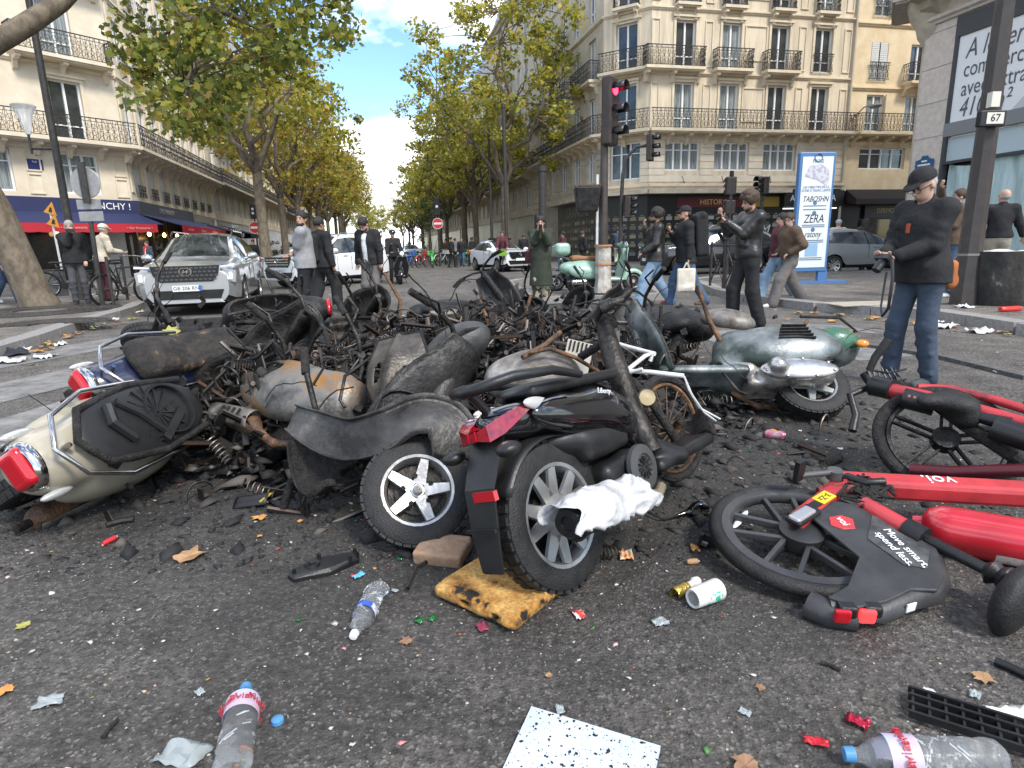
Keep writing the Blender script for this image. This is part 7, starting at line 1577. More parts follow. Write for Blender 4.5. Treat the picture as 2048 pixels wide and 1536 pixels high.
text('Liberty', .032, mat('badge_white', (.6, .6, .6), .4), L_, T(-.33, -.16, .705) @ RY(R(14)) @ RX(R(90)), 'badge', shear=.25)
ca_ = MB(); scatter_wires(ca_, random.Random(4), (.35, 0, .4), 6, (.1, .1, .05), .003, .22); ca_.obj('wiring', char, L_, kind='stuff')
# white bag over the silencer
import mathutils
def bagf(s, u):
    a = R(-35 + 215 * u); x = -.86 + .50 * s; r_ = .088 + .02 * math.sin(s * 3.1) ; p = Vector((x, -.212 - r_ * 1.02 * math.cos(a), .292 + r_ * .9 * math.sin(a) - .06 * max(0, s - .0) + .02))
    n = mathutils.noise.noise(Vector((s * 4, u * 3, 1))) * .035 + abs(mathutils.noise.noise(Vector((s * 8, u * 6, 4)))) * -.03 + mathutils.noise.noise(Vector((s * 20, u * 16, 8))) * .004
    e = 1 + .12 * mathutils.noise.noise(Vector((s * 6, 0, 3)))
    o = Vector((0, -math.cos(a), math.sin(a))); p += o * n; p.x += .05 * mathutils.noise.noise(Vector((u * 5, s * 3, 9))); p.z += -.02 * (1 - e); return p
bgm = MB(); bgm.grid(bagf, 44, 36); bo = bgm.obj('plastic_bag', mat('white_bag', (.56, .57, .58), .35, 0, (.42, .42, .42), 7, .3, 40, col3=(.25, .24, .23), hi=.6), smooth=55, solid=.002); bo.matrix_world = LM
tag(bo, 'crumpled white plastic bag draped over the black silencer', 'plastic bag')

# -- green scorched scooter on the right
Q0 = G(1640, 862); t = scooter('scorched green scooter lying with silver engine and slotted cowl', pose(Q0 + Vector((.06, .12, .10)), R(174), R(50), R(0), (-.62, .06, 0)) @ S(1.1), dict(paint=greenb, paint2=greenb, h=.009, skip='seat headset fw fender', tub=1, slots=1, seed=14, engine=dirtyalloy, cover=mat('silver_cover', (.30, .29, .28), .3, .8, (.55, .54, .52), 5, .15), wheels=wmesh(.235, .125, 5, mat('wheel_green_silver', (.50, .52, .50), .35, .7), .66), rimside=1, trim=ash), 'green_scooter')
MB().tube([(-.62, .07, .235), (-.62, .075, .235)], .01, 6).obj('axle_nut', chrome, t)
wt = MB().lathe([(.158, .052), (.172, .058), (.176, .05), (.160, .044)], 36, 0, T(-.62, 0, .235) @ RX(R(-90))).obj('white_rim_band', white, t, smooth=50)
MB().ell((-.98, .14, .5), (.045, .025, .03), 0, None, 10, 6).obj('indicator', orangel, t, smooth=60); MB().tube([(-.9, .1, .5), (-.99, .14, .5)], .012, 6).obj('indicator_stalk', blackp, t)
tg = SDF(.009); tg.ell((-.84, .02, .58), (.18, .15, .12), None, .03); tg.ell((-.62, 0, .24), (.33, .09, .32), None, .02, 's'); tg.cut((1, 0, 0), -.72); tg.obj('tail_panel', greenp, t)
MB().tube([(-.6, .2, .70), (-.9, .12, .76), (-1.05, .0, .74), (-.9, -.12, .74)], .011, 7).obj('grab_rail', char, t, smooth=60)
# domed headlamp shell leaning behind it
t6 = thing('headlamp_shell', 'bent brownish headlamp shell above the green scooter', 'scooter fairing', (0, 0, 0)); s6 = SDF(.012); s6.ell(AT(1455, 642, 4.5), (.20, .15, .09), RZ(R(-10)) @ RY(R(8)), .03); s6.ell(AT(1455, 655, 4.5), (.17, .12, .07), None, .02, 's'); s6.obj('shell', paleash, t6)
MB().tube([AT(1395, 570, 4.4), AT(1405, 600, 4.4), AT(1418, 640, 4.35), AT(1440, 680, 4.3), AT(1470, 700, 4.2)], [.012, .014, .018, .02, .018], 7).obj('bent_stem', rust, t6, smooth=60)

# -- further wrecks heaped behind
def wreck(label, px, py, yaw, roll, seed, st, pitch=0, dz=0):
    d = dict(h=.016, seed=seed, skip='seat headset', wires=18); d.update(st)
    return scooter(label, pose(G(px, py) + Vector((0, 0, dz)), R(yaw), R(roll), R(pitch)), d)
wreck('charred scooter frame with coiled spring behind the blue scooter', 450, 800, 12, -58, 21, dict(paint=soot, paint2=soot, skip='seat headset body shield fender', engine=soot), dz=.12)
wreck('blackened scooter carcass heaped over the charred frame', 500, 745, 35, 62, 22, dict(paint=soot, paint2=burnt, skip='seat headset body', engine=char), dz=.28)
t = wreck('burnt scooter with unburnt red tail lens in the heap', 590, 730, 200, -50, 23, dict(paint=soot, paint2=char, skip='seat headset shield fender', tub=1), dz=.25); l = SDF(.01); l.ell((-.99, 0, .6), (.03, .1, .06), None, .01); l.obj('tail_light', redlens, t)
wreck('grey scooter skeleton lying with raised front fork', 660, 700, 160, 66, 24, dict(paint=ash, paint2=ash, tub=1, skip='seat headset body'), dz=.1)
wreck('long grey scooter body lying flat at the back', 720, 668, 190, 72, 25, dict(paint=ash, paint2=ash, tub=1, fender=ash), dz=.05)
wreck('scooter burnt to bare tubes beneath the leg shield', 700, 830, 60, -70, 26, dict(paint=soot, paint2=soot, skip='seat headset body shield fender'), dz=.05)
wreck('collapsed black scooter with upended wheel behind cowl', 900, 690, 25, -64, 27, dict(paint=soot, paint2=burnt, tub=1, skip='seat headset fender'), dz=.1)
wreck('rusty scooter frame standing behind the domed shell', 1010, 720, 75, -35, 28, dict(paint=rust, paint2=soot, skip='seat headset body fender', engine=rust), dz=.08)
wreck('burnt scooter lying at the far edge with raised handlebar', 1000, 655, 10, 60, 29, dict(paint=soot, paint2=soot, tub=1, skip='seat headset'), dz=.05)
wreck('burnt scooter with crossed tubes beside traffic island', 1190, 690, 165, 58, 30, dict(paint=char, paint2=burnt, skip='seat headset body fender'), dz=.08)
wreck('blackened scooter pressed against the green scooter', 1290, 745, 120, 50, 31, dict(paint=soot, paint2=soot, tub=1, skip='seat headset fender'), dz=.05)
wreck('small burnt scooter lying between blue and ochre scooters', 400, 850, 20, 64, 33, dict(paint=soot, paint2=burnt, tub=1, skip='seat headset fender shield', spring=dirtyalloy), dz=.12)
wreck('charred scooter remains under the ochre scooter', 560, 860, -20, 70, 32, dict(paint=char, paint2=char, skip='seat headset body shield'), dz=.03)
# burnt bicycle: fork, wheel and white bars to the right of the black scooter
bk = thing('burnt_bicycle', 'burnt bicycle with bare rim and melted white handlebar', 'bicycle', (0, 0, 0))
wc = AT(1340, 855, 2.75); nn = Vector((.62, -.72, .30)).normalized(); WMx = T(*wc) @ nn.to_track_quat('Z', 'Y').to_matrix().to_4x4()
wh = MB().torus(.235, .022, 40, 8, 0, WMx).obj('tyre', char, bk); rmm = MB(); rmm.torus(.205, .011, 36, 6, 0, WMx); [rmm.tube([WMx @ Vector((.2 * math.cos(i * .45), .2 * math.sin(i * .45), 0)), WMx @ Vector((.02 * math.cos(i * .45 + 1.2), .02 * math.sin(i * .45 + 1.2), 0))], .003, 4) for i in range(14)]; rmm.lathe([(.03, -.04), (.03, .04)], 10, 0, WMx); rmm.obj('rim', rust, wh)
fkk = MB(); fkk.tube([AT(1205, 640, 2.75), AT(1222, 700, 2.6), AT(1262, 820, 2.45), AT(1305, 905, 2.35)], [.035, .045, .05, .042], 10); fkk.obj('fork_leg', burnt, bk, smooth=60)
f2 = MB(); f2.tube([AT(1262, 760, 2.7), AT(1300, 800, 2.65), AT(1352, 880, 2.6)], .02, 8); f2.tube([AT(1160, 715, 2.8), AT(1200, 690, 2.75), AT(1230, 640, 2.75)], .02, 8); f2.obj('frame_tube', char, bk, smooth=60)
hbk = MB(); hbk.tube([AT(1188, 640, 2.7), AT(1205, 612, 2.7), AT(1245, 600, 2.72)], [.02, .02, .018], 8); hbk.tube([AT(1200, 618, 2.68), AT(1225, 606, 2.68)], .028, 10); hbk.tube([AT(1228, 606, 2.7), AT(1252, 610, 2.7), AT(1262, 625, 2.7)], .006, 6); hbk.obj('handlebar', burnt, bk, smooth=60)
wb_ = MB(); wb_.tube([AT(1252, 742, 2.55), AT(1300, 744, 2.5), AT(1368, 752, 2.45)], .010, 7); wb_.tube([AT(1252, 742, 2.55), AT(1290, 712, 2.6), AT(1306, 706, 2.6), AT(1300, 722, 2.6)], .010, 7); wb_.tube([AT(1215, 682, 2.9), AT(1260, 695, 2.75), AT(1310, 708, 2.65)], .010, 7); wb_.tube([AT(1240, 750, 2.55), AT(1285, 738, 2.5)], .008, 6); wb_.obj('white_handlebar', white, bk, smooth=60)
cb_ = MB(); cb_.tube([AT(1368, 752, 2.45), AT(1378, 780, 2.45), AT(1398, 815, 2.5), AT(1440, 838, 2.6)], .004, 5); cb_.tube([AT(1368, 752, 2.45), AT(1384, 790, 2.45), AT(1408, 825, 2.5), AT(1432, 842, 2.6)], .004, 5); cb_.obj('brake_cable', white, bk, smooth=60)
MB().lathe([(0, .03), (.035, .028), (.04, 0), (.03, -.02)], 16, 0, T(*AT(1292, 796, 2.55)) @ RX(R(70))).obj('hub_motor', mat('brass_dull', (.35, .28, .16), .45, .7), bk, smooth=50)
# upright scorched tubes sticking out of the heap, each a bar of its own
r7 = random.Random(77)
bars = [(1032, 640, 1020, 578, 5.2), (1075, 640, 1040, 600, 5.0), (1045, 650, 1062, 590, 4.8), (1140, 640, 1152, 590, 5.2), (912, 800, 918, 745, 3.2), (800, 600, 768, 545, 5.2), (800, 605, 790, 645, 5.2), (1320, 660, 1322, 612, 4.5), (1600, 668, 1615, 640, 4.6), (552, 600, 535, 560, 6.0), (548, 625, 552, 598, 6.0), (975, 640, 960, 600, 5.0), (455, 690, 448, 650, 4.6)]
for i, (x0, y0, x1, y1, Y_) in enumerate(bars):
    o = MB().tube([AT(x0, y0 + 60, Y_), AT(x0, y0, Y_), AT(x1, y1, Y_ + .05)], [.014, .016, .013], 7).obj('scorched_tube', (burnt, char, rust)[i % 3], smooth=60); tag(o, ('greyish', 'black', 'rusty')[i % 3] + ' scorched tube sticking up ' + ('near the silver car' if x0 < 600 else 'by the man looking down' if x0 < 850 else 'behind the leg shield' if x0 < 1000 else 'before the woman in green coat' if x0 < 1200 else 'behind the green scooter'), 'metal tube', 'scorched tubes sticking out of the heap')
# melted debris lying under and around the heap
r8 = random.Random(12)
def np_chunks(name, P_, size, m_, seed, flat=.45):
    r = np.random.default_rng(seed); n = len(P_); oc = np.array([(1, 0, 0), (0, 1, 0), (-1, 0, 0), (0, -1, 0), (.1, .1, 1), (-.1, 0, -.6)]); V = oc[None] * (.55 + .75 * r.random((n, 6, 1))) ; V[:, :, 2] *= (flat * (.4 + 1.1 * r.random((n, 1)))); V[:, :, 0] *= (.6 + 1.1 * r.random((n, 1)))
    a = r.random(n) * 6.283; ca_, sa_ = np.cos(a)[:, None], np.sin(a)[:, None]; x = V[:, :, 0] * ca_ - V[:, :, 1] * sa_; y = V[:, :, 0] * sa_ + V[:, :, 1] * ca_; z = V[:, :, 2]; tl_ = (r.random((n, 1)) - .5) * .8; z = z + x * tl_
    V = np.stack([x, y, z], 2) * np.array(size)[:, None, None] + np.array(P_)[:, None, :]
    F_ = np.array([(0, 1, 4), (1, 2, 4), (2, 3, 4), (3, 0, 4), (1, 0, 5), (2, 1, 5), (3, 2, 5), (0, 3, 5)]); F_ = (F_[None] + 6 * np.arange(n)[:, None, None]).reshape(-1, 3)
    me = bpy.data.meshes.new(name); me.vertices.add(n * 6); me.vertices.foreach_set('co', V.astype(np.float32).ravel()); me.loops.add(len(F_) * 3); me.polygons.add(len(F_)); me.loops.foreach_set('vertex_index', F_.astype(np.int32).ravel()); me.polygons.foreach_set('loop_start', np.arange(0, len(F_) * 3, 3, dtype=np.int32)); me.update(calc_edges=True); me.materials.append(m_)
    return tag(inst(name, me), kind='stuff')
NR = np.random.default_rng(4)
def heap_h(x, y): return np.maximum(0, np.maximum(.60 * (1 - ((x + .3) / 2.3) ** 2 - ((y - 4.7) / 1.55) ** 2), .5 * (1 - ((x + 1.45) / .8) ** 2 - ((y - 3.7) / .75) ** 2)))
x = -.3 + NR.normal(size=9000) * 1.1; y = 4.3 + NR.normal(size=9000) * .9; k_ = y > 2.2; x, y = x[k_], y[k_]
np_chunks('burnt_debris', np.stack([x, y, heap_h(x, y) * NR.random(len(x))], 1), .008 + .05 * NR.random(len(x)) ** 3 + .03 * (heap_h(x, y) > .05) * NR.random(len(x)), vmat('charred_bits', [(0, (.008, .008, .008)), (.5, (.018, .016, .015)), (.8, (.04, .035, .03)), (1, (.10, .085, .07))], .8), 1, .5)
x = NR.normal(size=9000) * 1.9; y = 2.1 + np.abs(NR.normal(size=9000)) * 1.2
np_chunks('char_flakes', np.stack([x, y, np.zeros(len(x))], 1), .003 + .022 * NR.random(len(x)) ** 4, vmat('char_flake', [(0, (.008, .008, .008)), (.6, (.02, .018, .017)), (1, (.05, .045, .04))], .7), 2, .4)
x = (NR.random(26000) - .5) * 4.4; y = .75 + 2.6 * NR.random(26000) ** 1.3
np_chunks('road_grit', np.stack([x, y, np.full(len(x), -.0005)], 1), .0018 + .0045 * NR.random(len(x)) ** 3, vmat('grit', [(0, (.015, .014, .013)), (.45, (.05, .046, .042)), (.75, (.13, .12, .105)), (.93, (.24, .21, .17)), (1, (.5, .48, .45))], .85), 3, .6)
x = (NR.random(1100) - .5) * 5; y = 1.0 + 4.2 * NR.random(1100) ** 1.2
np_chunks('small_litter_flecks', np.stack([x, y, np.full(len(x), .002)], 1), .003 + .011 * NR.random(len(x)) ** 3, vmat('litter_fleck', [(0, (.55, .55, .53)), (.45, (.42, .40, .36)), (.6, (.40, .22, .08)), (.75, (.03, .16, .05)), (.86, (.42, .06, .04)), (1, (.6, .6, .6))], .5), 5, .12)
scp = MB()
scatter_wires(scp, r8, (-.5, 4.3, .25), 70, (1.0, .7, .2), .0028, .3)
for i in range(1150):
    x, y = (-.3 + r8.gauss(0, 1.05), 4.5 + r8.gauss(0, .8)) if i < 800 else (-1.45 + r8.gauss(0, .4), 3.7 + r8.gauss(0, .4)); z = float(heap_h(np.array(x), np.array(y))) * r8.uniform(.55, 1.2) + .02; d = Vector((r8.uniform(-1, 1), r8.uniform(-1, 1), r8.uniform(-.3, .45))).normalized(); p = Vector((x, y, z)); k = i % 6
    if k == 0: scp.tube([p, p + d * r8.uniform(.1, .4)], r8.uniform(.006, .018), 7)
    elif k == 1: spring(scp, p, p + d * r8.uniform(.1, .22), .025, 7, .004)
    elif k == 2: scp.torus(r8.uniform(.03, .09), r8.uniform(.004, .008), 12, 5, 0, zto(p, p + d), 0, r8.uniform(2, 5))
    elif k == 3: scp.box((0, 0, 0), (r8.uniform(.05, .2), r8.uniform(.03, .09), .006), 0, zto(p, p + d) @ RY(r8.random() * 3))
    elif k == 4:
        M_ = zto(p, p + d); scp.box((0, 0, 0), (.03, r8.uniform(.08, .2), .012), 0, M_); scp.box((.02, 0, .03), (.012, r8.uniform(.05, .1), .06), 0, M_); scp.lathe([(.0, .03), (.014, .03), (.014, 0)], 8, 0, M_)
    else: scp.tube([p, p + d * .1, p + d * .16 + Vector((r8.uniform(-.08, .08), r8.uniform(-.08, .08), r8.uniform(-.05, .08)))], r8.uniform(.008, .014), 7)
sm_ = vmat('scrap_metal', [(0, (.006, .006, .006)), (.5, (.02, .018, .016)), (.75, (.06, .053, .047)), (.88, (.12, .065, .035)), (1, (.28, .26, .24))], .45); sm_.node_tree.nodes['Principled BSDF'].inputs['Metallic'].default_value = .5
tag(scp.obj('burnt_scrap', sm_, smooth=40), kind='stuff')
# mint scooter and motorcycle standing beyond
t = scooter('mint green scooter propped on the traffic island', pose(G(1160, 590, KZ) + Vector((-.02, .25, 0)), R(12), R(-8), 0), dict(paint=mint, paint2=mint, burnt=False, h=.016, engine=dmetal, seat=mat('tan_seat', (.25, .12, .05), .6), mirrors=True, exhaust=dmetal, shieldm=chrome), 'mint_scooter', None)
bxm = SDF(.016); bxm.box((-.95, 0, .95), (.17, .2, .13), .09, None, .02); bxm.obj('top_box', mint, t); MB().tube([(-.7, 0, .7), (-.95, 0, .82)], .02, 6).obj('rack', chrome, t)
t = scooter('dark motorcycle standing behind the man looking down', pose(G(798, 570) + Vector((0, .3, 0)), R(-80), R(-6), 0, (.62, 0, 0)), dict(paint=blackg, paint2=blackg, burnt=False, h=.018, engine=dmetal, mirrors=True, exhaust=dmetal), 'motorcycle', None)
t = scooter('dark scooter fallen behind the mint scooter', pose(G(1222, 583, KZ) + Vector((0, .3, 0)), R(170), R(50), 0), dict(paint=blackp, paint2=blackp, burnt=False, h=.018, engine=dmetal), 'fallen_scooter', None)
# ================================================================== RENTAL E-BIKES, EXTINGUISHER
vred = mat('coral_red_paint', (.46, .035, .042), .4, 0, (.36, .028, .034), 5, .06, coat=.25, col3=(.07, .025, .022), hi=.56, detail=10); vblk = mat('guard_black', (.028, .028, .03), .45, 0, (.05, .05, .05), 5, .1, 60)
wtxt = mat('print_white', (.75, .75, .75), .5)
th = R(35); f_ = Vector((math.cos(th), math.sin(th), 0)); u_ = Vector((math.sin(th), -math.cos(th), 0)); c0 = G(1600, 1092, .06)
tilt = Matrix.Rotation(R(10), 4, Vector((1, 0, 0)))
BM = T(c0.x, c0.y, .10) @ tilt @ Matrix(((f_.x, 0, u_.x, 0), (f_.y, 0, u_.y, 0), (f_.z, 1, u_.z, 0), (0, 0, 0, 1)))
eb = thing('rental_bicycle', 'coral red rental electric bicycle lying on its side with black mag wheel', 'bicycle', BM.to_translation(), BM, 'fallen rental electric bicycles')
ty = MB(); ty.torus(.305, .028, 56, 10, 0, RX(R(90))); 
w0 = ty.obj('wheel', rubber, eb, smooth=60)
rm = MB(); rm.lathe([(.285, -.02), (.285, .02), (.255, .024), (.245, .012), (.245, -.012), (.255, -.024)], 56, 0, RX(R(90)), closed=True); ro = rm.obj('rim', vblk, w0, smooth=40)
for i in range(5):
    for s in (-1, 1):
        MB().box((.16, s * .036, 0), (.20, .018, .028), 0, RX(R(90)) @ RZ(R(72 * i + 20)) @ RZ(s * R(5))).obj('spoke', vblk, ro, bevel=.004)
hbm = MB(); hbm.lathe([(0, .04), (.05, .04), (.075, .028), (.08, -.028), (.05, -.04), (0, -.04)], 28, 0, RX(R(90))); hbm.obj('hub', mat('hub_black', (.02, .02, .02), .45), w0, smooth=40)
for a in (100, 255):
    MB().ell((.225, 0, .02), (.014, .075, .006), 0, RX(R(90)) @ RZ(R(a)) @ S(1, 1, -1) @ T(0, 0, -.04), 12, 6).obj('spoke_reflector', mat('reflector_white', (.65, .67, .66), .3), w0, smooth=60)
gd = MB(); Mg = Matrix(((1, 0, 0, 0), (0, 0, 1, 0), (0, 1, 0, 0), (0, 0, 0, 1)))    # polygon (x, z) extruded along y
gd.prism([(.20, -.05), (.055, .0), (-.03, .22), (-.20, .27), (-.30, .26), (-.27, .34), (-.17, .38), (-.06, .40), (.0, .45), (.10, .43), (.22, .36), (.27, .26), (.30, .10)][::-1], .050, .062, 0, Mg); go = gd.obj('wheel_guard', vblk, eb, bevel=.005)
ge = MB(); ge.tube([(-.30, .03, .27), (-.20, .03, .375), (-.06, .03, .405), (.02, .03, .44), (.10, .03, .43), (.22, .03, .36)], .035, 8, flat=.6); ge.obj('guard_edge', vblk, go, smooth=60)
MB().prism([(.085, .19), (.24, .13), (.255, .26), (.20, .345), (.08, .385), (.04, .33)][::-1], .0625, .0655, 0, Mg).obj('clear_window', mat('scuffed_window', (.035, .035, .037), .15, 0, (.10, .10, .10), 9, .1, 60), go)
TM = Mg @ T(0, 0, .067); 
def gtext(s, x, z, sz, rot, m_=wtxt, par=go): return text(s, sz, m_, par, T(x, .069, z) @ RX(R(-90)) @ RZ(R(rot + 180)), ext=.002)
gtext('Move smart,\nspend less.', .115, -.315 + .60, .042, 60)
MB().prism([(.06, .07), (.10, .04), (.15, .06), (.16, .10), (.11, .135), (.07, .11)][::-1], .0625, .066, 0, Mg, bev=.002).obj('brand_patch', vred, go); gtext('voi', .11, .087, .042, 62)
ch = MB(); ch.box((.17, .05, -.028), (.36, .045, .065), 0, RY(R(4))); co = ch.obj('chain_stay', vred, eb, bevel=.012)
MB().box((.02, .078, -.02), (.12, .02, .05), 0).obj('motor_cap', mat('cap_silver', (.45, .45, .45), .3, .6), co, bevel=.01); MB().box((.03, .07, -.02), (.15, .02, .065)).obj('cap_frame', blackp, co, bevel=.008)
MB().box((.20, .0735, -.035), (.09, .003, .05)).obj('yellow_label', mat('label_yellow', (.68, .48, .02), .5), co); text('3-Zz', .035, tagk, co, T(.20, .0765, -.035) @ RX(R(-90)) @ RZ(R(180)), ext=.001); MB().box((.12, .0735, -.03), (.06, .003, .035)).obj('grey_panel', blackp, co)
hd2 = MB()
for s in range(6): hd2.tube([(.26 + .02 * s, .05, -.09 + .02 * (s % 2)), (.36, .065, -.04 + .015 * s), (.45, .05, .0 + .01 * s)], .018, 6)
hd2.obj('melted_cover', mat('melted_red', (.48, .035, .035), .4, 0, (.10, .02, .02), 9, .6, 40), eb, smooth=70)
mbb = MB(); [mbb.tube([(.24 + r8.uniform(0, .2), .07, .02 + r8.uniform(-.05, .12)), (.28 + r8.uniform(0, .2), .085, .02 + r8.uniform(-.05, .12)), (.3 + r8.uniform(0, .2), .07, r8.uniform(-.05, .12))], .006, 5) for _ in range(30)]; mbb.obj('melted_plastic', char, eb, kind='stuff')
bat = MB(); bat.box((0, 0, .36), (.098, .085, .80), 0); Mb = T(.44, .03, -.06) @ RY(R(46)); bo_ = bat.obj('battery_tube', vred, eb, bevel=.02, M=Mb); MB().box((.0495, -.005, .30), (.004, .065, .56)).obj('info_strip', mat('strip_maroon', (.07, .006, .012), .4), bo_)
text('voi.', .09, wtxt, bo_, T(0, .0445, .34) @ RX(R(-90)) @ RZ(R(90)), ext=.002)
for i in range(7): MB().box((.0525, .0, .1 + .055 * i), (.002, .03, .012 + .01 * (i % 3))).obj('info_mark', mat('mark_pink', (.42, .18, .18), .5), bo_)
MB().tube([(.40, .06, -.08), (.42, .075, -.06), (.40, .09, .02), (.47, .09, .06)], .016, 8).obj('grip_loop', blackp, eb, smooth=60)
cr_ = MB(); cr_.tube([(.37, .10, -.09), (.22, .11, -.15)], .012, 8); cr_.lathe([(0, .02), (.03, .02), (.03, -.02), (0, -.02)], 14, 0, T(.37, .09, -.09) @ RX(R(90))); cr_.obj('crank', mat('crank_grey', (.09, .09, .09), .5, .3), eb, smooth=50); MB().box((.20, .14, -.15), (.05, .09, .02)).obj('pedal', blackp, eb)
st_ = MB(); st_.tube([(.30, .05, .07), (.25, .06, .26)], .038, 12); st_.obj('seat_tube', vred, eb, smooth=50); MB().tube([(.255, .06, .24), (.245, .06, .31)], .044, 12).obj('seat_clamp', blackp, eb, smooth=50)
MB().tube([(.25, .06, .30), (.215, .07, .52)], .020, 10).obj('seat_post', blackp, eb, smooth=50); MB().lathe([(.022, 0), (.045, .02), (.03, .04), (.045, .06), (.03, .08), (.04, .1)], 14, 0, zto((.222, .07, .50), (.205, .07, .60))).obj('saddle_spring', blackp, eb, smooth=30)
sa = SDF(.009); sa.ell((.12, .07, .61), (.125, .115, .05), None, .03); sa.ell((.28, .07, .62), (.13, .045, .035), None, .06); sa.obj('saddle', rubber, eb)
for (x, z, lit) in ((-.285, .315, 0), (-.225, .36, 1)):
    l2 = MB(); l2.box((x, .035, z), (.055, .055, .04), 0, T(x, 0, z) @ RY(R(-42)) @ T(-x, 0, -z)); l2.obj('tail_lamp_case', blackp, eb, bevel=.008)
    MB().box((x - .020, .035, z + .022), (.05, .048, .02), 0, T(x, 0, z) @ RY(R(-42)) @ T(-x, 0, -z)).obj('tail_lamp', mat('tail_lamp_lit', (1, .03, .03), .2, emit=1.3) if lit else redlens, eb, bevel=.008)
MB().box((-.11, .035, .425), (.035, .03, .004), 0, T(-.11, 0, .425) @ RY(R(-18)) @ T(.11, 0, -.425)).obj('white_sticker', wtxt, eb)
gl2 = MB(); gl2.tube([(-.31, .0, .21), (-.30, .0, .27), (-.25, 0, .33)], .045, 10); gl2.obj('mudguard_tip', vblk, eb, smooth=60)
# second burnt rental bicycle
e2 = thing('rental_bicycle', 'half burnt red rental bicycle with charred wheel and black saddle', 'bicycle', (0, 0, 0), group='fallen rental electric bicycles')
def tb(pts, r_, nm, m_, n=10, flat=1.0): return MB().tube([AT(*p) for p in pts], r_, n, flat=flat).obj(nm, m_, e2, smooth=55)
tb([(1772, 778, 3.15), (1800, 785, 3.1), (1850, 795, 3.0), (1930, 815, 2.85), (2060, 850, 2.65)], [.04, .04, .037, .034, .032], 'main_tube', vred); tb([(1835, 775, 3.1), (1900, 778, 3.05), (1990, 800, 2.9), (2070, 825, 2.75)], .022, 'top_tube', vred)
tb([(1745, 770, 3.22), (1785, 780, 3.12)], .055, 'head_tube', blackp); tb([(1730, 745, 3.25), (1750, 775, 3.2), (1748, 790, 3.2)], .03, 'stem', blackp)
tb([(1738, 742, 3.2), (1750, 715, 3.2), (1778, 680, 3.2)], [.018, .02, .026], 'grip', rubber); tb([(1735, 775, 3.25), (1700, 790, 3.2), (1712, 830, 3.15), (1705, 862, 3.1)], [.02, .018, .02, .022], 'brake_handle', blackp)
tb([(1805, 795, 3.02), (1870, 812, 2.93)], .052, 'control_panel', blackp); 
for i in range(5): MB().box(tuple(AT(1818 + i * 11, 792 + i * 2.6, 2.93)), (.012, .006, .01)).obj('panel_mark', mat('mark_pink', (.42, .18, .18), .5), e2)
c2 = AT(1890, 880, 2.85); n2_ = Vector((-.25, -.62, .74)).normalized(); W2 = T(*c2) @ n2_.to_track_quat('Z', 'Y').to_matrix().to_4x4()
w2 = MB().torus(.285, .03, 48, 10, 0, W2).obj('wheel', char, e2, smooth=60); r2 = MB(); r2.torus(.245, .014, 40, 6, 0, W2); [r2.box((.12, s * .02, 0), (.23, .012, .018), 0, W2 @ RZ(R(72 * i + 10))) for i in range(5) for s in (-1, 1)]; r2.lathe([(0, .03), (.06, .03), (.06, -.03)], 20, 0, W2); r2.obj('rim', soot, w2)
tb([(1860, 800, 3.0), (1930, 850, 2.8), (2060, 935, 2.55)], [.03, .032, .03], 'rear_stay', char); tb([(1820, 940, 2.75), (1900, 945, 2.65), (2060, 940, 2.5)], .03, 'lower_tube', mat('strip_maroon', (.07, .006, .012), .4))
s2 = SDF(.01); p = AT(1905, 815, 2.82); s2.ell(p + Vector((.02, 0, .02)), (.08, .09, .05), RZ(R(20)), .03); s2.ell(p + Vector((-.06, .02, .03)), (.10, .05, .04), None, .05); s2.ell(p + Vector((.05, -.02, -.04)), (.06, .07, .06), None, .04); s2.obj('saddle', rubber, e2)
tb([(1915, 825, 2.82), (1960, 835, 2.75), (2020, 850, 2.68)], [.024, .026, .036], 'seat_post', blackp); tb([(1985, 855, 2.65), (2060, 880, 2.55)], .055, 'battery_case', blackp)
bs = MB()
for i in range(6): bs.tube([AT(1745 + i * 9, 735 + (i % 2) * 4, 3.4), AT(1750 + i * 12, 760 + i, 3.35), AT(1760 + i * 9, 790 - i * 3, 3.3)], .005, 5)
for yy in (740, 760, 782): bs.tube([AT(1738, yy, 3.35), AT(1775, yy + 6, 3.25), AT(1812, yy - 2, 3.35)], .006, 5)
bs.obj('front_basket', blackp, e2)
# fire extinguisher
exm = mat('extinguisher_red', (.50, .018, .03), .25, 0, (.38, .015, .02), 5, coat=.6); a = G(1860, 1052, .09); b = G(2042, 1085, .09) + Vector((.0, 0, 0)); ax_ = (b - a).normalized(); EX = zto(a, b)
ex_ = thing('fire_extinguisher', 'red fire extinguisher cylinder lying behind the rental bicycle', 'fire extinguisher', EX.to_translation(), EX)
MB().lathe([(0, -.06), (.03, -.06), (.035, -.03), (.07, -.01), (.085, .03), (.088, .06), (.088, .43), (.084, .46), (.06, .475), (0, .475)], 32).obj('cylinder', exm, ex_, smooth=40)
lab = MB(); lab.lathe([(.0886, .20), (.0886, .40)], 10, 0, None, R(200), R(262)); lab.obj('instruction_label', mat('label_offwhite', (.62, .55, .52), .5, 0, (.5, .25, .22), 30, lo=.5, hi=.6), ex_)
for z_, s_, sz in ((.44, 'EU FEU', .035), (.12, 'CE', .03)): text(s_, sz, wtxt, ex_, RZ(R(232)) @ T(.0895, 0, z_) @ RY(R(90)) @ RZ(R(180)), ext=.001)
MB().lathe([(0, 0), (.022, 0)], 16, 0, RZ(R(225)) @ T(.0892, 0, .06) @ RY(R(90))).obj('round_sticker', wtxt, ex_); MB().tube([(.05, -.08, .12), (.07, -.085, .16), (.06, -.09, .27)], .012, 8).obj('bracket_arm', mat('silver_arm', (.55, .55, .54), .3, .5), ex_, smooth=60)
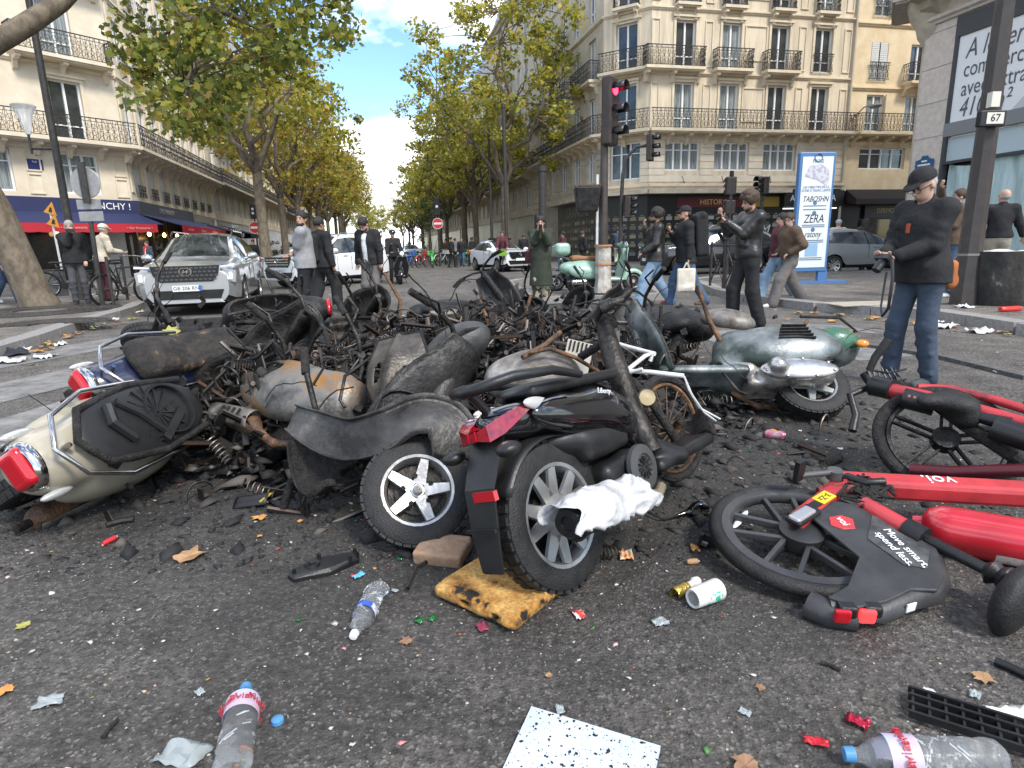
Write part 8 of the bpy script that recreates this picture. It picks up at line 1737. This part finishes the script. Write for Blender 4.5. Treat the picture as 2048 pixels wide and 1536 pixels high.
# ================================================================== LITTER
clear = mat('clear_plastic', (.93, .95, .96), .08, 0, trans=.92, ior=1.18, bump=.25, bscale=35, col2=(.88, .91, .93), scale=5); capb = mat('cap_blue', (.07, .22, .42), .4)
def bottle(label, a, b, L_=.31, r_=.043, lab=None, cap=capb, txt=None, crush=0, nm='plastic_bottle'):
    """lies from base a to neck b"""
    M_ = zto(a, b); t = thing(nm, label, 'bottle', M_.to_translation(), M_); mb = MB(); pr = [(0, .008), (r_ * .7, 0), (r_ * .95, .012), (r_, .03)]
    for i in range(1, 8): z = .03 + i * (L_ * .62 - .03) / 8; pr += [(r_ * (.93 if i % 2 else 1.0), z)]
    pr += [(r_, L_ * .66), (r_ * .93, L_ * .74), (r_ * .66, L_ * .84), (r_ * .36, L_ * .91), (r_ * .33, L_ * .95), (r_ * .33, L_ * .965)]
    mb.lathe(pr, 24)
    r = random.Random(len(label))
    if crush: mb.v = [(x * (1 + .16 * crush * math.sin(z * 60 + x * 30)) + .007 * crush * math.sin(z * 110), y * (1 - .28 * crush * abs(math.sin(z * 34))), z) for x, y, z in mb.v]
    mb.obj('bottle_body', clear, t, smooth=60)
    if cap: MB().lathe([(0, L_ + .006), (r_ * .36, L_ + .004), (r_ * .38, L_ * .945), (0, L_ * .945)], 18).obj('cap', cap, t, smooth=35)
    if lab:
        l = MB(); l.lathe([(r_ * 1.012, L_ * lab[0]), (r_ * 1.012, L_ * lab[1])], 24); lo_ = l.obj('label', lab[2], t, smooth=60)
        if txt: 
            for a_ in lab[3]: text(txt, .032, mat('label_red_ink', (.42, .03, .05), .5), lo_, RZ(R(a_)) @ T(r_ * 1.05, 0, L_ * (lab[0] + lab[1]) / 2) @ RY(R(90)) @ RZ(R(lab[4] if len(lab) > 4 else 90)), ext=.0015)
    if crush:
        cz = MB(); [cz.tube([(r_ * .9 * math.cos(a0), r_ * .7 * math.sin(a0), L_ * z0), (r_ * .95 * math.cos(a0 + .5), r_ * .72 * math.sin(a0 + .5), L_ * (z0 + .04))], .0016, 4) for a0, z0 in [(r.uniform(0, 6.28), r.uniform(.1, .6)) for _ in range(14)]]; cz.obj('crease', white, t, kind='stuff')
    return t
pinkl = mat('label_pink', (.52, .36, .42), .45, 0, (.40, .42, .58), 14); bluel = mat('label_blue_band', (.03, .08, .36), .45, 0, (.55, .55, .62), 18, lo=.5, hi=.55)
bottle('crushed clear bottle with blue band label beside black cover', G(757, 1172, .035), G(705, 1275, .02), .26, .036, (.50, .60, bluel), mat('cap_white', (.7, .7, .7), .4), crush=.7)
p_ = G(462, 1548, .045); bottle('clear water bottle with pink label and blue cap by loose cap', p_, G(489, 1392, .03), .315, .043, (.58, .78, pinkl, range(0, 360, 50), 90), capb, 'evian', crush=.15)
bottle('large clear water bottle with pink label beside red wrappers', G(2006, 1520, .045), G(1690, 1508, .03), .33, .045, (.55, .75, pinkl, range(0, 360, 50), 90), capb, 'evian', crush=.1)
bottle('half hidden clear bottle beneath the red bicycle', G(1672, 975, .03), G(1740, 995, .03), .2, .034, None, None, crush=.5)
def tg_(o, label, cat, group=None): return tag(o, label, cat, group)
o = MB().lathe([(0, .006), (.013, .006), (.0155, .004), (.016, -.006), (.012, -.006)], 20).obj('plastic_litter', capb, smooth=40); o.location = G(555, 1440, .007); tg_(o, 'loose light blue bottle cap on the asphalt', 'bottle cap')
# white board with soot
brd = MB(); P4 = [G(1063, 1420), G(1321, 1500), G(1290, 1640), G(985, 1590)]; brd.add([(p.x, p.y, .012) for p in P4] + [(p.x, p.y, .002) for p in P4], [(0, 3, 2, 1), (4, 5, 6, 7), (0, 1, 5, 4), (1, 2, 6, 5), (2, 3, 7, 6), (3, 0, 4, 7)])
tg_(brd.obj('white_board', mat('sooty_board', (.52, .57, .61), .4, 0, (.40, .50, .60), 3.5, .05, lo=.35, hi=.7)), 'pale blue white board speckled with soot', 'board')
c = sum(P4, Vector()) / 4; x = NR.random(420); y = NR.random(420); pts = [tuple(P4[0].lerp(P4[1], a_).lerp(P4[3].lerp(P4[2], a_), b_) + Vector((0, 0, .0125))) for a_, b_ in zip(x, y)]
np_chunks('soot_flecks', pts, .0012 + .005 * NR.random(420) ** 4, char, 8, .3)
# burnt foam seat and cardboard
fo = SDF(.009); c = G(1003, 1172, .03); RM_ = RZ(R(-38)); fo.box(c, (.18, .16, .026), .02, RM_, .02)
r11 = random.Random(3)
for _ in range(26): q = c + RM_.to_3x3() @ Vector((r11.uniform(-.16, .16), r11.choice((-.145, .145, r11.uniform(-.12, .12))), r11.choice((.03, -.0)))); fo.ell(q, (r11.uniform(.01, .035), r11.uniform(.01, .03), r11.uniform(.006, .016)), None, .015, 's' if r11.random() < .7 else 'u')
fm_ = bpy.data.materials.new('burnt_foam'); fm_.use_nodes = True
def _foam():
    t = fm_.node_tree; b = t.nodes['Principled BSDF']; n = t.nodes.new; l = t.links.new; b.inputs['Roughness'].default_value = .95; tc_ = n('ShaderNodeTexCoord')
    a = n('ShaderNodeTexNoise'); a.inputs['Scale'].default_value = 11; a.inputs['Detail'].default_value = 7; b2_ = n('ShaderNodeTexNoise'); b2_.inputs['Scale'].default_value = 70; b2_.inputs['Detail'].default_value = 5
    for q in (a, b2_): l(tc_.outputs['Object'], q.inputs['Vector'])
    r = n('ShaderNodeValToRGB'); e = r.color_ramp.elements; e[0].position = .38; e[0].color = (.012, .01, .008, 1); e[1].position = .43; e[1].color = (.36, .17, .035, 1); x_ = e.new(.6); x_.color = (.55, .33, .10, 1); l(a.outputs['Fac'], r.inputs['Fac'])
    mx_ = n('ShaderNodeMix'); mx_.data_type = 'RGBA'; mx_.blend_type = 'MULTIPLY'; mx_.inputs['Factor'].default_value = .7; r2_ = n('ShaderNodeValToRGB'); r2_.color_ramp.elements[0].position = .3; r2_.color_ramp.elements[0].color = (.35, .3, .25, 1); r2_.color_ramp.elements[1].position = .6; l(b2_.outputs['Fac'], r2_.inputs['Fac']); l(r.outputs['Color'], mx_.inputs['A']); l(r2_.outputs['Color'], mx_.inputs['B']); l(mx_.outputs['Result'], b.inputs['Base Color'])
    bp = n('ShaderNodeBump'); bp.inputs['Strength'].default_value = .8; bp.inputs['Distance'].default_value = .006; l(b2_.outputs['Fac'], bp.inputs['Height']); l(bp.outputs['Normal'], b.inputs['Normal'])
_foam()
tg_(fo.obj('foam_cushion', fm_), 'singed orange foam seat cushion under the black scooter wheel', 'cushion')
pap = mat('brown_paper', (.28, .17, .10), .8, 0, (.40, .27, .18), 7, .4, 30); cd = SDF(.008); c = G(886, 1100, .03); RM_ = RZ(R(-15)) @ RX(R(8)); cd.box(c, (.10, .075, .03), .012, RM_, .01)
for _ in range(12): q = c + Vector((r11.uniform(-.1, .1), r11.uniform(-.08, .08), .034)); cd.cone(q, q + Vector((r11.uniform(-.07, .07), r11.uniform(-.05, .05), r11.uniform(-.004, .006))), .008, .004, .008, 's')
tg_(cd.obj('paper_bag', pap), 'crumpled brown paper bag leaning on the foam cushion', 'paper bag')
# black plastic cover
cv = thing('plastic_cover', 'torn off black plastic scooter cover lying inside up', 'plastic cover', G(648, 1140)); Mc = RZ(R(12)); pc = MB(); pc.prism([(-.125, -.035), (-.10, -.07), (.03, -.05), (.13, .02), (.13, .075), (.02, .07), (-.05, .06)], 0, .028, 0, Mc, bev=.012); pc.obj('cover_shell', blackp, cv); 
for x_, y_ in ((-.1, -.045), (-.02, .05), (.1, .0), (.115, .06)): MB().tube([(x_, y_, .02), (x_, y_, .045)], .007, 8).obj('clip', blackp, cv, M=Mc)
MB().lathe([(.03, .028), (.028, .036), (.014, .034), (.012, .03)], 20, 0, Mc @ T(-.04, .0, 0)).obj('boss', blackp, cv, smooth=40)
# mirror
mi = thing('broken_mirror', 'black oval scooter mirror lying on its stalk', 'mirror', G(1395, 1030)); ms_ = SDF(.006); ms_.ell((0, 0, .03), (.055, .028, .035), RZ(R(15)) @ RY(R(-20)), .01); ms_.cone((-.05, -.01, .02), (-.10, -.03, .012), .012, .008, .015); ms_.obj('shell', blackg, mi); MB().lathe([(0, 0), (.045, 0)], 20, 0, T(0.004, -.029, .034) @ RZ(R(15)) @ RX(R(82)) @ S(1, .62, 1)).obj('glass', mat('mirror_glass', (.30, .29, .29), .05, 1.), mi); MB().tube([(-.1, -.03, .012), (-.16, -.055, .01), (-.19, -.05, .02), (-.22, .0, .02)], .006, 6).obj('stalk', char, mi, smooth=60)
# drinks cup, champagne neck
cp_ = thing('paper_cup', 'white and green printed cup lying on its side', 'cup', (0, 0, 0)); Mq = zto(G(1385, 1198, .038), G(1456, 1170, .036)); MB().lathe([(.024, .004), (.031, 0), (.033, .006), (.037, .10), (.037, .118), (.035, .118), (.031, .01)], 26, 0, Mq).obj('cup_body', white, cp_, smooth=40); MB().lathe([(.0345, .04), (.0377, .10)], 26, 0, Mq, R(150), R(330)).obj('green_print', mat('mint_print', (.06, .38, .26), .5, 0, (.6, .62, .6), 30, lo=.5, hi=.52), cp_, smooth=60)
tag(cp_, None, None)
cn = thing('bottle_neck', 'broken champagne bottle neck in gold foil', 'broken bottle', (0, 0, 0)); Mq = zto(G(1348, 1188, .016), G(1402, 1158, .014)); MB().lathe([(.02, 0), (.022, .015), (.02, .03), (.0195, .06), (.016, .075)], 18, 0, Mq).obj('gold_foil', mat('gold_foil', (.55, .40, .10), .35, .8, bump=.5, bscale=60), cn, smooth=40); MB().lathe([(.014, .07), (.013, .1), (.02, .115), (.016, .135), (0, .135)], 16, 0, Mq).obj('cork', mat('cork_pale', (.55, .52, .47), .6), cn, smooth=40)
# cans, cork, fruit
def can(label, a, b, r_, m_, dent=0, nm='drinks_can', cat='can'):
    M_ = zto(a, b); L_ = (b - a).length; t = thing(nm, label, cat, M_.to_translation(), M_); mb = MB(); mb.lathe([(0, .004), (r_ * .75, .0), (r_, .012), (r_, L_ * .3), (r_ * (1 - .2 * dent), L_ * .5), (r_, L_ * .7), (r_, L_ - .012), (r_ * .8, L_), (0, L_ - .004)], 18); mb.obj('can_body', m_, t, smooth=40); MB().torus(r_ * .8, .003, 18, 5, 0, T(0, 0, L_)).obj('can_rim', chrome, t); return t
can('crushed pink and silver can under the green scooter', G(1530, 868, .02), G(1570, 872, .02), .03, mat('can_pink', (.42, .10, .16), .35, .4, (.45, .42, .40), 14), .8)
can('red spray can lying on the right pavement', G(2000, 619, KZ + .035), G(2040, 617, KZ + .035), .04, mat('can_red', (.5, .04, .03), .35), 0)
can('small brown wine cork on the asphalt', G(1374, 1124, .011), G(1397, 1122, .011), .011, mat('cork', (.36, .21, .11), .85), 0, 'wine_cork', 'cork')
can('red and cream lighter beside the beige scooter', G(205, 1088, .012), G(233, 1074, .012), .011, mat('lighter_red', (.5, .03, .04), .35, 0, (.55, .42, .2), 20, lo=.55, hi=.57), 0, 'lighter', 'lighter')
o = SDF(.004).ell((0, 0, .026), (.03, .03, .026)).ell((.004, 0, .055), (.008, .008, .01), None, .01, 's').obj('apple', mat('apple_skin', (.62, .30, .03), .35, 0, (.55, .10, .03), 18)); o.location = G(1545, 874); tg_(o, 'yellow orange apple beside the crushed can', 'fruit')
# wrappers, glass, foil: small crumpled sheets
def scrap(nm, label, cat, px, py, size, m_, seed, z=.004, h_=.35, rz=None, n=6, solid=.0012, asp=.7):
    r = random.Random(seed); o = MB().grid(lambda s, u: ((s - .5) * size * (1 + .25 * mathutils.noise.noise(Vector((u * 4, seed, 1)))), (u - .5) * size * asp * (1 + .3 * mathutils.noise.noise(Vector((s * 4, seed, 7)))), abs(mathutils.noise.noise(Vector((s * 3.3, u * 3.3, seed * 3.7)))) * size * h_ + .001), n, n).obj(nm, m_, smooth=25, solid=solid); o.location = G(px, py, z); o.rotation_euler = (0, 0, r.uniform(0, 6.28) if rz is None else rz); return tag(o, label, cat)
scrap('candy_wrapper', 'twisted red sweet wrapper beside the large bottle', 'wrapper', 1632, 1486, .055, mat('foil_red', (.5, .02, .03), .25, .3), 1, rz=-.4, asp=.45); scrap('foil_scrap', 'crushed crimson foil scrap near the red sweet wrapper', 'foil', 1715, 1446, .05, mat('foil_crimson', (.42, .02, .05), .25, .5), 2, h_=.6, rz=-.8)
scrap('food_packet', 'torn orange printed snack packet', 'packet', 1252, 1112, .075, mat('packet_orange', (.55, .22, .06), .4, 0, (.55, .50, .38), 22), 3, h_=.4); scrap('food_packet', 'red and white printed sweet bag by the loose wheel', 'packet', 738, 1006, .08, mat('packet_red_white', (.6, .55, .52), .4, 0, (.45, .04, .05), 30, lo=.48, hi=.52), 4, h_=.5); scrap('food_packet', 'blue and red small packet near the clear bottle', 'packet', 716, 1152, .045, mat('packet_blue', (.10, .40, .60), .4, 0, (.5, .05, .05), 30, lo=.55, hi=.58), 5)
scrap('food_packet', 'red and white torn wrapper right of the foam cushion', 'wrapper', 1158, 1230, .05, mat('packet_red', (.5, .06, .05), .4, 0, (.6, .58, .56), 25, lo=.5, hi=.54), 6); scrap('food_packet', 'maroon chocolate wrapper below the foam cushion', 'wrapper', 964, 1255, .045, mat('packet_maroon', (.20, .03, .06), .35), 7); scrap('candy_wrapper', 'gold and red sweet wrapper beside the wine cork', 'wrapper', 1390, 1098, .045, mat('packet_gold', (.5, .34, .08), .35, 0, (.45, .05, .04), 30), 8); scrap('blue_packet', 'blue packet wedged under the black mudguard', 'packet', 1002, 1075, .05, mat('packet_deep_blue', (.04, .18, .45), .4), 9)
grn = mat('green_glass', (.02, .20, .05), .08, 0, trans=.5); clg = mat('clear_shard', (.6, .66, .66), .1, 0, trans=.6)
for i, (px, py, s_) in enumerate(((838, 1242, .035), (865, 1238, .03), (800, 1118, .022), (712, 1042, .02), (598, 1240, .018), (820, 1168, .02), (1500, 902, .02), (565, 1240, .012))): scrap('glass_shard', 'green bottle glass shard ' + ('under the loose wheel' if py < 1130 else 'beside the crushed bottle'), 'glass shard', px, py, s_, grn, 20 + i, n=2, h_=.5)['group'] = 'green glass shards'
for i, (px, py, s_) in enumerate(((368, 1510, .11), (1490, 1425, .03), (1950, 1390, .035), (100, 1405, .07), (790, 1182, .025), (1120, 1420, .03), (400, 1385, .03), (1075, 1140, .05), (1320, 1245, .05))): scrap('plastic_scrap', 'crumpled clear plastic scrap ' + ('near the white board' if px > 1000 else 'left of the water bottle' if py > 1300 else 'beside the foam cushion'), 'plastic scrap', px, py, s_, clg, 40 + i)['group'] = 'clear plastic scraps'
for i, (px, py, s_, zz) in enumerate(((1865, 1392, .05, 0), (1150, 965, .04, 0), (1680, 898, .03, 0), (440, 915, .04, 0), (1040, 990, .05, 0), (1600, 862, .02, 0), (1885, 655, .35, 0), (1960, 665, .3, 0), (1870, 645, .2, 0), (2010, 660, .25, 0), (1675, 618, .3, 0), (1760, 625, .22, 0), (2005, 745, .14, 0), (1925, 615, .25, KZ), (560, 870, .03, 0), (45, 700, .2, 0), (120, 690, .2, 0), (190, 655, .18, 0), (230, 640, .2, 0), (280, 625, .15, 0), (90, 715, .25, 0), (20, 725, .3, 0))):
    scrap('paper_scrap', 'crumpled white paper scrap ' + ('in the cafe side gutter' if px < 300 else 'near the lamp mast kerb' if px > 1650 and py < 760 else 'among the charred bits'), 'paper scrap', px, py, s_, white, 60 + i, z=zz + .004, h_=.4)['group'] = 'white paper scraps'
scrap('dark_cloth', 'dark heap of soaked cloth at the left kerb', 'cloth', 15, 710, .5, cloth('wet_navy', (.02, .022, .03)), 99, h_=.3)
# black grid panel, bars and tubes
gp_ = thing('plastic_grid', 'black plastic grille panel beside the large bottle', 'plastic grille', G(1960, 1455, .01)); Mq = RZ(R(-32)); 
for i in range(9): MB().box((-.14 + i * .035, 0, .012), (.006, .10, .016), 0, Mq).obj('cross_bar', blackp, gp_)
for y_ in (-.05, -.015, .02, .05): MB().box((0, y_, .014), (.30, .008, .02), 0, Mq).obj('long_bar', blackp, gp_)
scrap('paper_scrap', 'white sheet half under the black grille panel', 'paper scrap', 2030, 1440, .12, white, 120)
for (a_, b_, r_, lb, m_) in (((212, 1050), (268, 1038), .013, 'short black rubber hose by the beige scooter', rubber), ((1990, 1322), (2060, 1355), .012, 'black plastic bar at the road edge', blackp), ((205, 1475), (235, 1440), .006, 'small charred stick on the asphalt', char), ((1640, 1325), (1680, 1340), .006, 'charred splinter behind the bicycle lamps', char)):
    o = MB().tube([G(*a_, r_), G((a_[0] + b_[0]) / 2, (a_[1] + b_[1]) / 2 - 2, r_), G(*b_, r_)], r_, 10).obj('charred_bar', m_, smooth=50); tag(o, lb, 'bar')
vz = thing('broken_visor', 'broken black visor with yellow edge by the ochre scooter', 'plastic cover', G(508, 1008)); MB().grid(lambda s, u: ((s - .5) * .16, (u - .5) * .11, .035 * math.sin(math.pi * u) + .02 * s), 8, 6).obj('shell', blackp, vz, smooth=60, solid=.004); MB().tube([(.05, -.05, .03), (.085, .0, .05), (.07, .06, .03)], .006, 6).obj('yellow_edge', mat('dull_yellow', (.35, .26, .04), .5), vz)
# fallen plane leaves
lm_ = [mat('dead_leaf_tan', (.36, .22, .11), .8, 0, (.26, .15, .07), 20), mat('dead_leaf_orange', (.52, .28, .08), .8, 0, (.42, .18, .05), 20), mat('dead_leaf_brown', (.20, .11, .06), .8, 0, (.28, .16, .09), 20), mat('dead_leaf_green', (.34, .33, .09), .8, 0, (.26, .24, .06), 20)]
def dead_leaf(px, py, s_, k, rz, lb, z=.006, tilt=0):
    r = random.Random(px * 7 + py); pts = [(0, 0, .012)]
    for i in range(30): q = i / 3; a0_, b0_ = LEAF5[int(q) % 10], LEAF5[(int(q) + 1) % 10]; p_ = a0_ + (b0_ - a0_) * (q % 1); j = 1 + r.uniform(-.12, .12); pts.append((p_[0] * j, p_[1] * j, .16 * math.sin(i * .63 + k) * abs(p_[0]) + .06 + r.uniform(0, .04)))
    mb = MB(); mb.add([(x * s_, y * s_, z_ * s_) for x, y, z_ in pts], [(0, i + 1, (i + 1) % 30 + 1) for i in range(30)]); mb.tube([(0, 0, .02 * s_), (-.3 * s_, -.5 * s_, .03 * s_)], .008 * s_, 4); o = mb.obj('dead_leaf', lm_[k], solid=.0008); o.location = G(px, py, z); o.rotation_euler = (tilt, 0, rz); return tag(o, lb, 'leaf')
for i, (px, py, s_, k, rz, lb) in enumerate(((380, 1112, .13, 0, .5, 'large tan fallen leaf in the open road'), (518, 1036, .07, 1, 2, 'orange leaf below the broken visor'), (45, 1252, .05, 3, 1, 'yellowed leaf scrap in the left foreground'), (8, 1383, .05, 1, 3, 'orange leaf at the foreground edge'), (812, 1282, .045, 2, .2, 'curled brown leaf below the crushed bottle'), (330, 942, .06, 2, 1.5, 'rust red leaf under the beige scooter'), (600, 1042, .03, 1, 1, 'small orange leaf above the plastic cover'), (1966, 1358, .06, 0, 2.2, 'tan leaf near the black bar'), (1490, 1532, .07, 2, 2.4, 'brown leaf between board and sweet wrapper'), (1432, 1038, .05, 0, 1.1, 'tan leaf beside the broken mirror'), (1098, 1350, .025, 0, .3, 'tiny cream leaf above the white board'), (520, 1072, .025, 1, 4, 'small curled orange leaf near the tan leaf'), (1685, 1110, .04, 1, 4, 'orange leaf behind the fire extinguisher'), (1520, 1375, .03, 2, 1, 'small brown leaf in the right foreground'))): dead_leaf(px, py, s_, k, rz, lb)
p = AT(342, 662, 4.3); o = dead_leaf(380, 1112, .12, 3, .4, 'pale green leaf caught on the charred frame'); o.location = p; o.rotation_euler = (.5, .2, .3)
for i in range(46):
    k = rnd.randrange(4); a_ = rnd.random(); px = 60 + 230 * a_; py = 700 - 80 * a_ + rnd.uniform(-6, 12)
    if i > 24: px = 1480 + 560 * a_; py = 620 + 45 * a_ + rnd.uniform(-8, 8)
    dead_leaf(px, py, rnd.uniform(.10, .18), k, rnd.uniform(0, 6), ('dry %s leaf in the gutter of the %s kerb' % (('tan', 'orange', 'brown', 'yellow')[k], 'cafe side' if i <= 24 else 'lamp mast')), z=.02)['group'] = 'dry leaves in the gutters'
x = np.concatenate([(NR.random(700) - .5) * 14, (NR.random(500) - .5) * 16]); y = np.concatenate([6 + 12 * NR.random(700), 16 + 18 * NR.random(500)])
np_chunks('road_litter', np.stack([x, y, np.full(len(x), .003)], 1), .012 + .05 * NR.random(len(x)) ** 4, vmat('road_litter', [(0, (.5, .5, .48)), (.5, (.35, .32, .27)), (.7, (.35, .2, .08)), (.85, (.1, .09, .08)), (1, (.6, .6, .6))], .7), 15, .1)
for lb_ in ('cp',): tag(cp_, 'white and green printed cup lying on its side', 'cup')
